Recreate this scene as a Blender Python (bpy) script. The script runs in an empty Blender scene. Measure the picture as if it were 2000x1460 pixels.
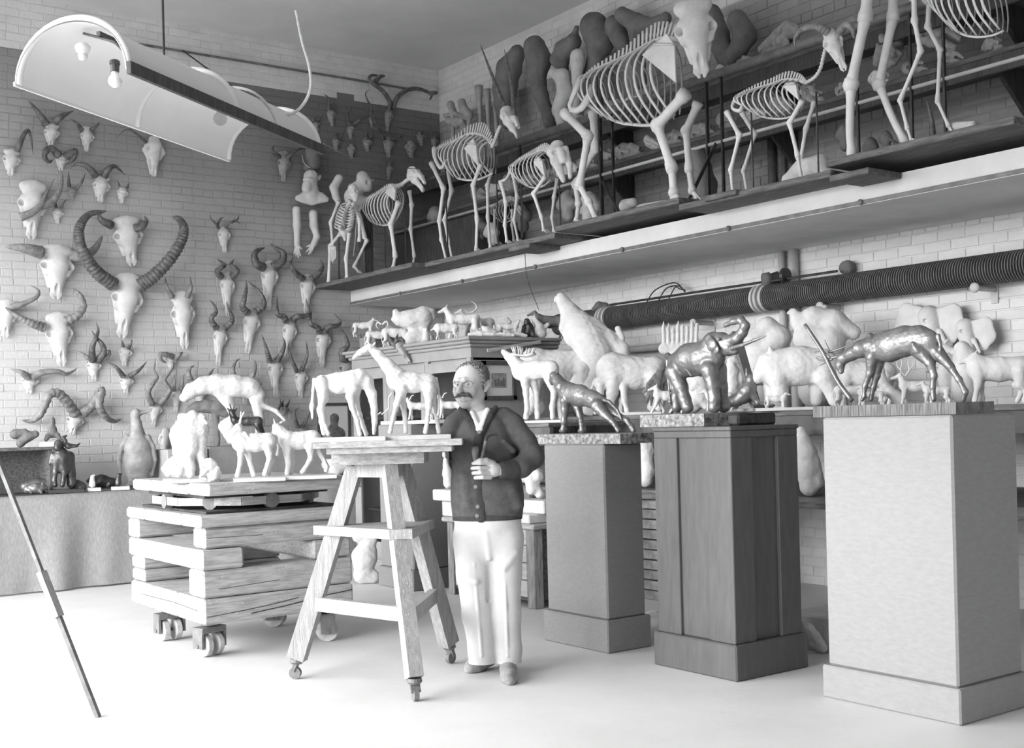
import bpy, bmesh, math, random
import numpy as np
from mathutils import Vector, Matrix
random.seed(7); np.random.seed(7)
SC = bpy.context.scene
COL = SC.collection
# ---------------------------------------------------------------- camera
FPX, PX, PY, HC = 2334.0, 1000.0, 821.0, 1.4
YAW, ROLL = math.radians(36.03), 0.026
cam_d = bpy.data.cameras.new('camera'); cam = bpy.data.objects.new('camera', cam_d); COL.objects.link(cam)
cam_d.sensor_width = 36.0; cam_d.lens = FPX / 2000 * 36.0
cam_d.shift_x = 0.0; cam_d.shift_y = (PY - 730.0) / 2000.0
cam_d.clip_start = 0.05; cam_d.clip_end = 100
cam.matrix_world = Matrix.Translation((0, 0, HC)) @ Matrix.Rotation(-YAW, 4, 'Z') @ Matrix.Rotation(math.pi / 2, 4, 'X') @ Matrix.Rotation(-ROLL, 4, 'Z')
SC.camera = cam
SKY = 21.0
# ---------------------------------------------------------------- world, window light, exposure
w = bpy.data.worlds.new('sky'); SC.world = w; w.use_nodes = True
nt = w.node_tree; bg = nt.nodes['Background']
tcw = nt.nodes.new('ShaderNodeTexCoord'); sp = nt.nodes.new('ShaderNodeSeparateXYZ'); rmp = nt.nodes.new('ShaderNodeValToRGB')
mrw = nt.nodes.new('ShaderNodeMapRange'); mrw.inputs['From Min'].default_value = -1; mrw.inputs['From Max'].default_value = 1
nt.links.new(tcw.outputs['Generated'], sp.inputs[0]); nt.links.new(sp.outputs['Z'], mrw.inputs[0]); nt.links.new(mrw.outputs[0], rmp.inputs[0]); nt.links.new(rmp.outputs[0], bg.inputs[0])
e = rmp.color_ramp.elements; e[0].position = .49; e[0].color = (.10, .10, .10, 1); e[1].position = .51; e[1].color = (1, 1, 1, 1)   # overcast sky over dim ground
bg.inputs[1].default_value = SKY
# the tall studio window opposite the gallery; the light object only marks the opening for the sky
WV0, WV1, WZ0, WZ1 = 2.5, 11.6, 0.9, 4.1
pl = bpy.data.lights.new('window_portal', 'AREA'); pl.shape = 'RECTANGLE'; pl.size = WZ1 - WZ0; pl.size_y = WV1 - WV0; pl.cycles.is_portal = True
po = bpy.data.objects.new('window_portal', pl); COL.objects.link(po); po.location = (-2.59, (WV0+WV1)/2, (WZ0+WZ1)/2); po.rotation_euler = (0, -math.pi/2, 0)
vs = SC.view_settings
vs.view_transform = 'Standard'; vs.look = 'None'; vs.gamma = 1; vs.use_curve_mapping = False
vs.exposure = 0.0
# ---------------------------------------------------------------- rays: photograph pixel to a point of the place
Fv = np.array([math.sin(YAW), math.cos(YAW), 0.]); Rv = np.array([math.cos(YAW), -math.sin(YAW), 0.]); Zv = np.array([0, 0, 1.])
C0 = np.array([0, 0, HC]); cr, sr = math.cos(ROLL), math.sin(ROLL)
def ray(x, y):
    dx, dy = x - PX, y - PY
    return Fv + Rv * (dx * cr - dy * sr) / FPX - Zv * (dx * sr + dy * cr) / FPX
def fl(x, y, h=0.): d = ray(x, y); return C0 + d * ((h - HC) / d[2])
def pu(x, y, u): d = ray(x, y); return C0 + d * (u / d[0])
def pv(x, y, v): d = ray(x, y); return C0 + d * (v / d[1])
def pd(x, y, D): return C0 + ray(x, y) * D
def dep(p): return float((np.asarray(p) - C0) @ Fv)
def onv(x, y, p): return HC + ray(x, y)[2] * dep(p)
def proj(p):
    q = np.asarray(p, float) - C0; D = q @ Fv; a = FPX * (q @ Rv) / D; b = -FPX * q[2] / D
    return PX + a * cr + b * sr, PY - a * sr + b * cr, D
# ---------------------------------------------------------------- materials (monochrome, procedural)
MATS = {}
def mat(name, val, rough=0.8, noise=0.0, nscale=8.0, bump=0.0, bscale=60.0, spec=0.3, metal=0.0, stretch=None, detail=4, val2=None, wave=None, island=0.0, coat=0):
    if name in MATS: return MATS[name]
    m = bpy.data.materials.new(name); m.use_nodes = True; nt = m.node_tree; N = nt.nodes; Lk = nt.links
    b = N['Principled BSDF']; b.inputs['Roughness'].default_value = rough; b.inputs['Metallic'].default_value = metal
    b.inputs['Specular IOR Level'].default_value = spec
    if coat: b.inputs['Coat Weight'].default_value = coat
    b.inputs['Base Color'].default_value = (val, val, val, 1)
    tc = N.new('ShaderNodeTexCoord'); mp = N.new('ShaderNodeMapping'); Lk.new(tc.outputs['Object'], mp.inputs[0])
    if stretch: mp.inputs['Scale'].default_value = stretch
    src = None
    if noise or val2 is not None:
        n = N.new('ShaderNodeTexNoise'); n.inputs['Scale'].default_value = nscale; n.inputs['Detail'].default_value = detail
        n.inputs['Roughness'].default_value = 0.62
        Lk.new(mp.outputs[0], n.inputs['Vector'])
        r = N.new('ShaderNodeValToRGB'); e = r.color_ramp.elements
        lo = max(0, val - noise) if val2 is None else val; hi = min(1, val + noise) if val2 is None else val2
        e[0].position = 0.36; e[0].color = (lo, lo, lo, 1); e[1].position = 0.66; e[1].color = (hi, hi, hi, 1)
        Lk.new(n.outputs['Fac'], r.inputs[0]); src = r.outputs[0]
    if island:
        g = N.new('ShaderNodeNewGeometry'); oi = N.new('ShaderNodeObjectInfo')
        ad = N.new('ShaderNodeMath'); ad.operation = 'ADD'; Lk.new(g.outputs['Random Per Island'], ad.inputs[0]); Lk.new(oi.outputs['Random'], ad.inputs[1])
        fr = N.new('ShaderNodeMath'); fr.operation = 'FRACT'; Lk.new(ad.outputs[0], fr.inputs[0])
        mr = N.new('ShaderNodeMapRange'); mr.inputs['To Min'].default_value = 1 - island; mr.inputs['To Max'].default_value = 1 + island * .6
        Lk.new(fr.outputs[0], mr.inputs[0])
        mx = N.new('ShaderNodeVectorMath'); mx.operation = 'SCALE'
        if src: Lk.new(src, mx.inputs[0])
        else: mx.inputs[0].default_value = (val, val, val)
        Lk.new(mr.outputs[0], mx.inputs['Scale']); src = mx.outputs[0]
    if src: Lk.new(src, b.inputs['Base Color'])
    if bump:
        if wave:
            t = N.new('ShaderNodeTexWave'); t.inputs['Scale'].default_value = bscale; t.inputs['Distortion'].default_value = wave
            t.inputs['Detail'].default_value = 3; out = t.outputs['Fac']
        else:
            t = N.new('ShaderNodeTexNoise'); t.inputs['Scale'].default_value = bscale; t.inputs['Detail'].default_value = 5; out = t.outputs['Fac']
        Lk.new(mp.outputs[0], t.inputs['Vector'])
        bp = N.new('ShaderNodeBump'); bp.inputs['Strength'].default_value = bump; bp.inputs['Distance'].default_value = 0.02
        Lk.new(out, bp.inputs['Height']); Lk.new(bp.outputs[0], b.inputs['Normal'])
    MATS[name] = m
    return m
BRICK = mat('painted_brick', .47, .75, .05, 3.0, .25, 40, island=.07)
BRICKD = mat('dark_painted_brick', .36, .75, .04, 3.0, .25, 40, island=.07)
BRICKL = mat('white_painted_brick', .72, .75, .05, 3.0, .25, 40, island=.05)
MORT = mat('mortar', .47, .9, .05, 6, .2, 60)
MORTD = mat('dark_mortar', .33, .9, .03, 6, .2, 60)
MORTL = mat('light_mortar', .66, .9, .05, 6, .2, 60)
CEIL = mat('ceiling_plaster', .68, .9, .03, 2, .08, 30)
CONC = mat('floor_cement', .66, .55, .04, 1.2, .05, 30)
SLABM = mat('slab_plaster', .68, .8, .05, 2.5, .06, 20)
PLAST = mat('plaster', .645, .75, .05, 9, .12, 28)
PLASTG = mat('grey_plaster', .60, .75, .07, 7, .2, 25)
CLAYM = mat('clay', .45, .8, .10, 12, .3, 30)
BONE = mat('bone', .68, .6, .07, 5, .12, 30)
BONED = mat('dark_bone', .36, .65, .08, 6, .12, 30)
HORN = mat('horn', .13, .45, .06, 20, .25, 70, spec=.45)
HORNL = mat('pale_horn', .24, .5, .08, 20, .25, 70, spec=.4)
BRONZE = mat('bronze', .21, .42, .05, 10, .12, 40, spec=.8, metal=.55)
BRONZED = mat('dark_bronze', .07, .38, .03, 10, .15, 40, spec=.7, metal=.4)
CASTD = mat('dark_cast', .17, .7, .03, 6, .25, 18)
TIMB = mat('timber', .40, .8, .10, 7, .35, 30, stretch=(1, 5, 9), detail=7)
TIMBV = mat('timber_upright', .34, .8, .07, 7, .35, 30, stretch=(9, 9, 1), detail=7)
WOODD = mat('dark_wood', .07, .55, .025, 6, .12, 30, stretch=(8, 8, 1))
WOODP = mat('plank_wood', .13, .7, .05, 6, .2, 30, stretch=(8, 1, 8))
WOODL = mat('painted_cabinet', .30, .6, .03, 4, .04, 20)
PEDG = mat('pedestal_paint', .105, .5, .012, 5, .05, 20, stretch=(6, 6, 1), spec=.4)
BURL = mat('burlap', .25, .9, .015, 30, .30, 260, stretch=(1, 1, 3))
BURLL = mat('pale_burlap', .31, .9, .015, 20, .22, 260, stretch=(1, 1, 3))
CLOTH = mat('table_cloth', .31, .9, .05, 20, .25, 180, stretch=(6, 6, 1))
IRON = mat('iron', .05, .5, .02, 12, .1, 40, spec=.5, metal=.3)
IRONG = mat('grey_iron', .16, .5, .04, 12, .1, 40, spec=.5)
PIPEM = mat('radiator_pipe', .16, .6, .03, 8, .1, 40)
PIPEW = mat('white_pipe', .52, .6, .04, 8)
WHITE = mat('white_enamel', .74, .5, .02, 4)
MARB = mat('veined_marble', .05, .35, 0, 34, 0, 1, spec=.5, detail=8, val2=.42)
ROPE = mat('rope', .62, .9, .05, 40, .5, 150)
def spatter(m, val, scale=45., thr=.22, dens=.5):   # dried plaster splashes
    nt = m.node_tree; N = nt.nodes; Lk = nt.links; b = N['Principled BSDF']; src = b.inputs['Base Color'].links[0].from_socket
    g = N.new('ShaderNodeNewGeometry'); v = N.new('ShaderNodeTexVoronoi'); v.inputs['Scale'].default_value = scale; Lk.new(g.outputs['Position'], v.inputs['Vector'])
    n = N.new('ShaderNodeTexNoise'); n.inputs['Scale'].default_value = 9; Lk.new(g.outputs['Position'], n.inputs['Vector'])
    a = N.new('ShaderNodeMath'); a.operation = 'LESS_THAN'; a.inputs[1].default_value = thr; Lk.new(v.outputs['Distance'], a.inputs[0])
    c = N.new('ShaderNodeMath'); c.operation = 'GREATER_THAN'; c.inputs[1].default_value = dens; Lk.new(n.outputs['Fac'], c.inputs[0])
    k = N.new('ShaderNodeMath'); k.operation = 'MULTIPLY'; Lk.new(a.outputs[0], k.inputs[0]); Lk.new(c.outputs[0], k.inputs[1])
    mx = N.new('ShaderNodeMix'); mx.data_type = 'RGBA'; mx.inputs['B'].default_value = (val, val, val, 1); Lk.new(k.outputs[0], mx.inputs['Factor']); Lk.new(src, mx.inputs['A']); Lk.new(mx.outputs['Result'], b.inputs['Base Color'])
spatter(TIMBV, .50, 46, .20, .56); spatter(TIMB, .56, 40, .18, .58)
def patchy(m, lo, hi):   # wall tone lighter low down, darker upward and to the right, varied by noise
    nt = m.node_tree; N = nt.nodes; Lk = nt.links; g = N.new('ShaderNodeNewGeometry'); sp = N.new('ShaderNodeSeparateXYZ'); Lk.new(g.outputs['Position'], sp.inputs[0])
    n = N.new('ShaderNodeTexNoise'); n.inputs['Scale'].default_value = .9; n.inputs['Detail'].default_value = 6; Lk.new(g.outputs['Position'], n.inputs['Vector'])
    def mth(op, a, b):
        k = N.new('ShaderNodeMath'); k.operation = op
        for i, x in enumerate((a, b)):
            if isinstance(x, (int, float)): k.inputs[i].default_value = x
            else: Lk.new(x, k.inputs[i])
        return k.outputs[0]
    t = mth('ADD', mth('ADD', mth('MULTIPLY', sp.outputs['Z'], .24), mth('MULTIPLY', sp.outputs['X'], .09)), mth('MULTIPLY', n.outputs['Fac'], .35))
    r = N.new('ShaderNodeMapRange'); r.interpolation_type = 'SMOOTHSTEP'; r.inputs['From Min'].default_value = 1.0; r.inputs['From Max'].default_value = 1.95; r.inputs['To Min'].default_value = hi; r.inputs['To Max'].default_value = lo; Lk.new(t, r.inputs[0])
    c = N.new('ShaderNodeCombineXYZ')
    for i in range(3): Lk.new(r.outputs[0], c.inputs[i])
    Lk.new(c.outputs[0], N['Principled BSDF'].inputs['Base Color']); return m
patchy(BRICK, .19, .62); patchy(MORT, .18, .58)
GLASS = None
def glassmat():
    m = bpy.data.materials.new('pane_glass'); m.use_nodes = True; b = m.node_tree.nodes['Principled BSDF']
    b.inputs['Base Color'].default_value = (.03, .03, .03, 1); b.inputs['Roughness'].default_value = .03; b.inputs['Alpha'].default_value = .25
    b.inputs['Specular IOR Level'].default_value = .6
    return m
GLASS = glassmat()
# ---------------------------------------------------------------- object helpers
def tag(o, label=None, cat=None, group=None, kind=None):
    if label: o['label'] = label
    if cat: o['category'] = cat
    if group: o['group'] = group
    if kind: o['kind'] = kind
    return o
def thing(name, loc, label, cat, group=None):
    o = bpy.data.objects.new(name, None); COL.objects.link(o); o.location = [float(c) for c in loc]
    o.empty_display_size = .1
    return tag(o, label, cat, group)
def wloc(o):
    p = np.zeros(3)
    while o is not None:
        p = p + np.array(o.location); o = o.parent
    return p
class MB:
    def __init__(s): s.v = []; s.f = []; s.n = 0
    def add(s, V, Fc):
        V = [tuple(map(float, p)) for p in V]; b = s.n; s.v += V; s.n += len(V)
        s.f += [tuple(i + b for i in q) for q in Fc]; return s
    def box(s, a, b):
        x0, y0, z0 = a; x1, y1, z1 = b
        return s.add([(x0,y0,z0),(x1,y0,z0),(x1,y1,z0),(x0,y1,z0),(x0,y0,z1),(x1,y0,z1),(x1,y1,z1),(x0,y1,z1)],
                     [(0,3,2,1),(4,5,6,7),(0,1,5,4),(1,2,6,5),(2,3,7,6),(3,0,4,7)])
    def hexa(s, lo, hi):   # lo, hi: four corners each, same order
        return s.add(list(lo) + list(hi), [(3,2,1,0),(4,5,6,7),(0,1,5,4),(1,2,6,5),(2,3,7,6),(3,0,4,7)])
    def cbox(s, a, b, ch):  # box with chamfered upright and horizontal edges
        a = np.array(a, float); b = np.array(b, float); bm = bmesh.new()
        vs_ = [bm.verts.new(p) for p in [(a[0],a[1],a[2]),(b[0],a[1],a[2]),(b[0],b[1],a[2]),(a[0],b[1],a[2]),(a[0],a[1],b[2]),(b[0],a[1],b[2]),(b[0],b[1],b[2]),(a[0],b[1],b[2])]]
        for q in [(0,3,2,1),(4,5,6,7),(0,1,5,4),(1,2,6,5),(2,3,7,6),(3,0,4,7)]: bm.faces.new([vs_[i] for i in q])
        bmesh.ops.bevel(bm, geom=bm.edges[:], offset=ch, segments=1, affect='EDGES')
        bm.verts.index_update(); s.add([v.co for v in bm.verts], [[v.index for v in fc.verts] for fc in bm.faces]); bm.free(); return s
    def beam(s, p, q, w, h, up=(0, 0, 1), w2=None, h2=None):
        p = np.array(p, float); q = np.array(q, float); d = q - p; d /= np.linalg.norm(d) + 1e-12
        up = np.array(up, float); a = np.cross(d, up)
        if np.linalg.norm(a) < 1e-4: a = np.cross(d, (1, 0, 0))
        a /= np.linalg.norm(a); b = np.cross(a, d); w2 = w2 or w; h2 = h2 or h
        lo = [p + a*i*w/2 + b*j*h/2 for i, j in ((-1,-1),(1,-1),(1,1),(-1,1))]
        hi = [q + a*i*w2/2 + b*j*h2/2 for i, j in ((-1,-1),(1,-1),(1,1),(-1,1))]
        return s.add(lo + hi, [(0,1,2,3),(7,6,5,4),(1,0,4,5),(2,1,5,6),(3,2,6,7),(0,3,7,4)])
    def tube(s, P, R, n=8, cap=True, flat=1.0, up=None):
        P = np.array(P, float); m = len(P); R = np.full(m, R, float) if np.isscalar(R) else np.array(R, float)
        T = np.gradient(P, axis=0); T /= np.linalg.norm(T, axis=1)[:, None] + 1e-12
        ref = np.array(up if up is not None else (0.13, 0.31, 0.94), float)
        a = np.cross(T[0], ref)
        if np.linalg.norm(a) < 1e-3: a = np.cross(T[0], (1, 0, 0))
        V = []; Fc = []
        for i in range(m):
            a = a - T[i] * (a @ T[i]); a /= np.linalg.norm(a) + 1e-12; b = np.cross(T[i], a)
            for k in range(n):
                t = 2 * math.pi * k / n; V.append(P[i] + (a * math.cos(t) + b * math.sin(t) * flat) * R[i])
        for i in range(m - 1):
            for k in range(n):
                k2 = (k + 1) % n; Fc.append((i*n+k, i*n+k2, (i+1)*n+k2, (i+1)*n+k))
        if cap: Fc.append(tuple(range(n - 1, -1, -1))); Fc.append(tuple((m-1)*n + k for k in range(n)))
        return s.add(V, Fc)
    def lathe(s, c, axis, prof, n=20):  # prof: (distance along axis, radius)
        c = np.array(c, float); ax = np.array(axis, float); ax /= np.linalg.norm(ax)
        return s.tube([c + ax * d for d, r in prof], [max(r, 1e-4) for d, r in prof], n)
    def prism(s, pts, nrm, th):  # polygon points (3D) extruded by th along nrm
        P = [np.array(p, float) for p in pts]; nv = np.array(nrm, float) * th; m = len(P)
        return s.add(P + [p + nv for p in P], [tuple(range(m - 1, -1, -1)), tuple(range(m, 2*m))] + [(i, (i+1) % m, (i+1) % m + m, i + m) for i in range(m)])
    def build(s, name, material, parent=None, smooth=False, loc=None):
        return meshobj(name, s.v, s.f, material, parent, smooth, loc)
def meshobj(name, V, Fc, material, parent=None, smooth=False, loc=None):
    V = np.array(V, float).reshape(-1, 3)
    if parent is not None: base = wloc(parent); L = np.zeros(3)
    else:
        if loc is None: loc = ((V[:, 0].min() + V[:, 0].max()) / 2, (V[:, 1].min() + V[:, 1].max()) / 2, V[:, 2].min())
        base = np.array(loc, float); L = base
    me = bpy.data.meshes.new(name); me.from_pydata((V - base).tolist(), [], [list(map(int, q)) for q in Fc]); me.update()
    if isinstance(material, (list, tuple)):
        for mm in material: me.materials.append(mm)
    else: me.materials.append(material)
    if smooth: me.polygons.foreach_set('use_smooth', [True] * len(me.polygons))
    o = bpy.data.objects.new(name, me); COL.objects.link(o); o.location = L.tolist()
    if parent is not None: o.parent = parent
    return o
def fixn(o):
    bm = bmesh.new(); bm.from_mesh(o.data); bmesh.ops.recalc_face_normals(bm, faces=bm.faces[:]); bm.to_mesh(o.data); bm.free(); return o
def spline(P, n):
    P = np.array(P, float); m = len(P)
    if m == 2: return np.array([P[0] + (P[1] - P[0]) * t for t in np.linspace(0, 1, n)])
    Q = np.vstack([2*P[0]-P[1], P, 2*P[-1]-P[-2]]); out = []
    for s in np.linspace(0, m - 1, n):
        i = min(int(s), m - 2); t = s - i; p0, p1, p2, p3 = Q[i:i+4]
        out.append(.5*((2*p1) + (-p0+p2)*t + (2*p0-5*p1+4*p2-p3)*t*t + (-p0+3*p1-3*p2+p3)*t**3))
    return np.array(out)
# ---------------------------------------------------------------- smooth solids: blended tapered limbs meshed by surface nets
def surfnet(G, o, h):
    S = G < 0; nx, ny, nz = G.shape
    acc = np.zeros((nx-1, ny-1, nz-1, 3), np.float32); cnt = np.zeros((nx-1, ny-1, nz-1), np.float32)
    E = []
    for ax in range(3):
        sl0 = [slice(None)]*3; sl1 = [slice(None)]*3; sl0[ax] = slice(0, -1); sl1[ax] = slice(1, None)
        A = G[tuple(sl0)]; B = G[tuple(sl1)]; M = S[tuple(sl0)] != S[tuple(sl1)]
        I = np.argwhere(M); a = A[M]; b = B[M]; t = a / (a - b)
        P = I.astype(np.float32); P[:, ax] += t; E.append((I, S[tuple(sl0)][M]))
        o1, o2 = [q for q in range(3) if q != ax]
        for d1 in (0, -1):
            for d2 in (0, -1):
                J = I.copy(); J[:, o1] += d1; J[:, o2] += d2
                ok = (J >= 0).all(1) & (J[:, 0] < nx-1) & (J[:, 1] < ny-1) & (J[:, 2] < nz-1)
                np.add.at(acc, tuple(J[ok].T), P[ok]); np.add.at(cnt, tuple(J[ok].T), 1)
    act = cnt > 0; idx = -np.ones(act.shape, np.int64); idx[act] = np.arange(act.sum())
    V = acc[act] / cnt[act][:, None] * h + o
    Q = []
    for ax in range(3):
        I, sg = E[ax]; o1, o2 = (ax + 1) % 3, (ax + 2) % 3
        ok = (I[:, o1] > 0) & (I[:, o2] > 0) & (I[:, o1] < act.shape[o1]) & (I[:, o2] < act.shape[o2]); I = I[ok]; sg = sg[ok]
        def cell(d1, d2):
            J = I.copy(); J[:, o1] += d1; J[:, o2] += d2; return idx[tuple(J.T)]
        q = np.stack([cell(-1,-1), cell(0,-1), cell(0,0), cell(-1,0)], 1)
        q[~sg] = q[~sg][:, ::-1]; Q.append(q)
    return V, np.vstack(Q)
class Solid:
    """Accumulates tapered segments in a local frame (e1, nrm, up) about an anchor."""
    def __init__(s, anchor, phi=0.0, D=None):
        s.A = np.array(anchor, float); s.D = dep(s.A) if D is None else D
        to = C0 - s.A; to[2] = 0; to /= np.linalg.norm(to)
        c, sn = math.cos(phi), math.sin(phi)
        s.n = np.array([to[0]*c - to[1]*sn, to[0]*sn + to[1]*c, 0.]); s.e = np.cross(Zv, s.n); s.m = s.D / FPX
        s.seg = []
    def at(s, x, y, off=0.):      # photograph pixel on this upright plane, moved off (pixels) along its normal -> local
        d = ray(x, y); P = C0 + d * (((s.A + s.n * off * s.m - C0) @ s.n) / (d @ s.n))
        q = P - s.A; return np.array([q @ s.e, q @ s.n, q[2]])
    def W(s, l): return s.A + s.e * l[0] + s.n * l[1] + Zv * l[2]
    def wat(s, x, y, off=0.): return s.W(s.at(x, y, off))
    def c(s, pts, k=3.0, w=1.0, sub=False):   # pixel chain (x, y, r[, off])
        L = [(s.at(p[0], p[1], p[3] if len(p) > 3 else 0.), p[2] * s.m) for p in pts]
        if len(L) == 1: L = L * 2
        for (a, ra), (b, rb) in zip(L[:-1], L[1:]): s.seg.append((a, b, ra, rb, k * s.m, w, sub))
        return s
    def l(s, pts, k=.01, w=1.0, sub=False):   # local metric chain ((e, n, z), r)
        L = [(np.array(p[0], float), p[1]) for p in pts]
        if len(L) == 1: L = L * 2
        for (a, ra), (b, rb) in zip(L[:-1], L[1:]): s.seg.append((a, b, ra, rb, k, w, sub))
        return s
    def mesh(s, h, cap=3e6):
        lo = np.min([np.minimum(a, b) - max(ra, rb) * max(1, wd) * 1.1 for a, b, ra, rb, k, wd, sb in s.seg if not sb], 0) - 3*h
        hi = np.max([np.maximum(a, b) + max(ra, rb) * max(1, wd) * 1.1 for a, b, ra, rb, k, wd, sb in s.seg if not sb], 0) + 3*h
        n = np.ceil((hi - lo) / h).astype(int) + 1
        while n.prod() > cap: h *= 1.15; n = np.ceil((hi - lo) / h).astype(int) + 1
        G = np.full(n, 1e3, np.float32); ax = [lo[i] + np.arange(n[i]) * h for i in range(3)]
        for a, b, ra, rb, k, wd, sb in s.seg:
            mg = np.array([1., max(1, wd), 1.]) * max(ra, rb) + k + 2.5 * h
            i0 = np.maximum(0, np.floor((np.minimum(a, b) - mg - lo) / h).astype(int)); i1 = np.minimum(n, np.ceil((np.maximum(a, b) + mg - lo) / h).astype(int) + 1)
            if (i1 <= i0).any(): continue
            sl = tuple(slice(i0[i], i1[i]) for i in range(3))
            X = ax[0][sl[0]][:, None, None] - a[0]; Y = (ax[1][sl[1]][None, :, None] - a[1]); Z = ax[2][sl[2]][None, None, :] - a[2]
            d = b - a; dd = float(d @ d) + 1e-12
            t = np.clip((X*d[0] + Y*d[1] + Z*d[2]) / dd, 0, 1)
            r = ra + (rb - ra) * t
            q = np.sqrt((X - t*d[0])**2 + ((Y - t*d[1]) / wd)**2 + (Z - t*d[2])**2) - r
            g = G[sl]
            if sb:
                q = -q; hh = np.maximum(k - np.abs(g - q), 0) / max(k, 1e-9); G[sl] = np.maximum(g, q) + hh*hh*k*.25
            else:
                hh = np.maximum(k - np.abs(g - q), 0) / max(k, 1e-9); G[sl] = np.minimum(g, q) - hh*hh*k*.25
        V, Q = surfnet(G, lo.astype(np.float32), h)
        Wd = s.A[None] + V[:, :1] * s.e[None] + V[:, 1:2] * s.n[None] + V[:, 2:3] * Zv[None]
        return Wd, Q[:, ::-1]
    def build(s, name, material, parent=None, vox=1.6, loc=None):
        V, Q = s.mesh(vox * s.m); return fastobj(name, V, Q, material, parent, loc)
def roughen(V, Q, amp, wl):
    e1 = V[Q[:, 2]] - V[Q[:, 0]]; e2 = V[Q[:, 3]] - V[Q[:, 1]]; fn = np.cross(e1, e2); N = np.zeros_like(V)
    for k in range(4): np.add.at(N, Q[:, k], fn)
    N /= np.linalg.norm(N, axis=1)[:, None] + 1e-12
    rs = np.random.RandomState(len(V) % 997); d = np.zeros(len(V))
    for o in range(3):
        for _ in range(4):
            w_ = rs.normal(size=3); w_ /= np.linalg.norm(w_); d += np.sin(V @ (w_ * 2 * math.pi / (wl / 1.7**o)) + rs.uniform(0, 6.3) + 1.3*np.sin(V @ (rs.normal(size=3) * 2.2 / wl))) / 1.6**o
    return V + N * (d * amp / 3.0)[:, None]
def fastobj(name, V, Q, material, parent=None, loc=None):
    if parent is not None: base = wloc(parent); L = np.zeros(3)
    else:
        if loc is None: loc = ((V[:, 0].min() + V[:, 0].max()) / 2, (V[:, 1].min() + V[:, 1].max()) / 2, V[:, 2].min())
        base = np.array(loc, float); L = base
    me = bpy.data.meshes.new(name); nv, nq = len(V), len(Q)
    me.vertices.add(nv); me.vertices.foreach_set('co', (V - base).astype(np.float32).ravel())
    me.loops.add(nq * 4); me.loops.foreach_set('vertex_index', Q.astype(np.int32).ravel())
    me.polygons.add(nq); me.polygons.foreach_set('loop_start', np.arange(0, nq*4, 4, dtype=np.int32)); me.polygons.foreach_set('loop_total', np.full(nq, 4, np.int32))
    me.polygons.foreach_set('use_smooth', np.ones(nq, bool)); me.update(calc_edges=True); me.validate()
    me.materials.append(material)
    o = bpy.data.objects.new(name, me); COL.objects.link(o); o.location = L.tolist()
    if parent is not None: o.parent = parent
    return o
# ================================================================ the room
VB, UR, ZC = 11.9, 7.71, 5.56            # back wall plane, right wall plane, ceiling
UL, V0 = -2.6, -1.5                      # window wall, open rear of the studio
def struct(name, mb, m): o = mb.build(name, m); o['kind'] = 'structure'; return o
floor = struct('floor', MB().box((UL, V0, -.2), (UR + .2, VB + .2, 0)), CONC)
ceil = struct('ceiling', MB().box((UL, V0, ZC), (UR + .2, VB + .2, ZC + .2)), CEIL)
ZP = 5.05                                # paint line on the back wall
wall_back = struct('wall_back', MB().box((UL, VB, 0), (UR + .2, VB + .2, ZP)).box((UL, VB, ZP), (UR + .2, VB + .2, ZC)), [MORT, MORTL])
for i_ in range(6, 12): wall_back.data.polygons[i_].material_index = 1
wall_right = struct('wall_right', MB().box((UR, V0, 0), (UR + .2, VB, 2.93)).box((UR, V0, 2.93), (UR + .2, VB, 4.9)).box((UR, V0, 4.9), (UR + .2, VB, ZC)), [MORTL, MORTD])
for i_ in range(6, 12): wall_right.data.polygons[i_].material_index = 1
# window wall opposite the gallery: masonry around one tall opening with glazing bars
ww = MB()
for a, b in [((UL-.2, V0, 0), (UL, VB+.2, WZ0)), ((UL-.2, V0, WZ1), (UL, VB+.2, ZC+.2)), ((UL-.2, V0, WZ0), (UL, WV0, WZ1)), ((UL-.2, WV1, WZ0), (UL, VB+.2, WZ1))]: ww.box(a, b)
wall_left = struct('wall_left', ww, SLABM)
wf = MB()
for i in range(7): wf.box((UL-.16, WV0 + i*(WV1-WV0)/6 - .02, WZ0), (UL-.10, WV0 + i*(WV1-WV0)/6 + .02, WZ1))
for j in range(5): wf.box((UL-.15, WV0, WZ0 + j*(WZ1-WZ0)/4 - .02), (UL-.11, WV1, WZ0 + j*(WZ1-WZ0)/4 + .02))
window = struct('window_1', wf, WHITE)
wall_front = struct('wall_front', MB().box((UL, V0-.2, 0), (UR+.2, V0, ZC)), SLABM)
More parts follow.
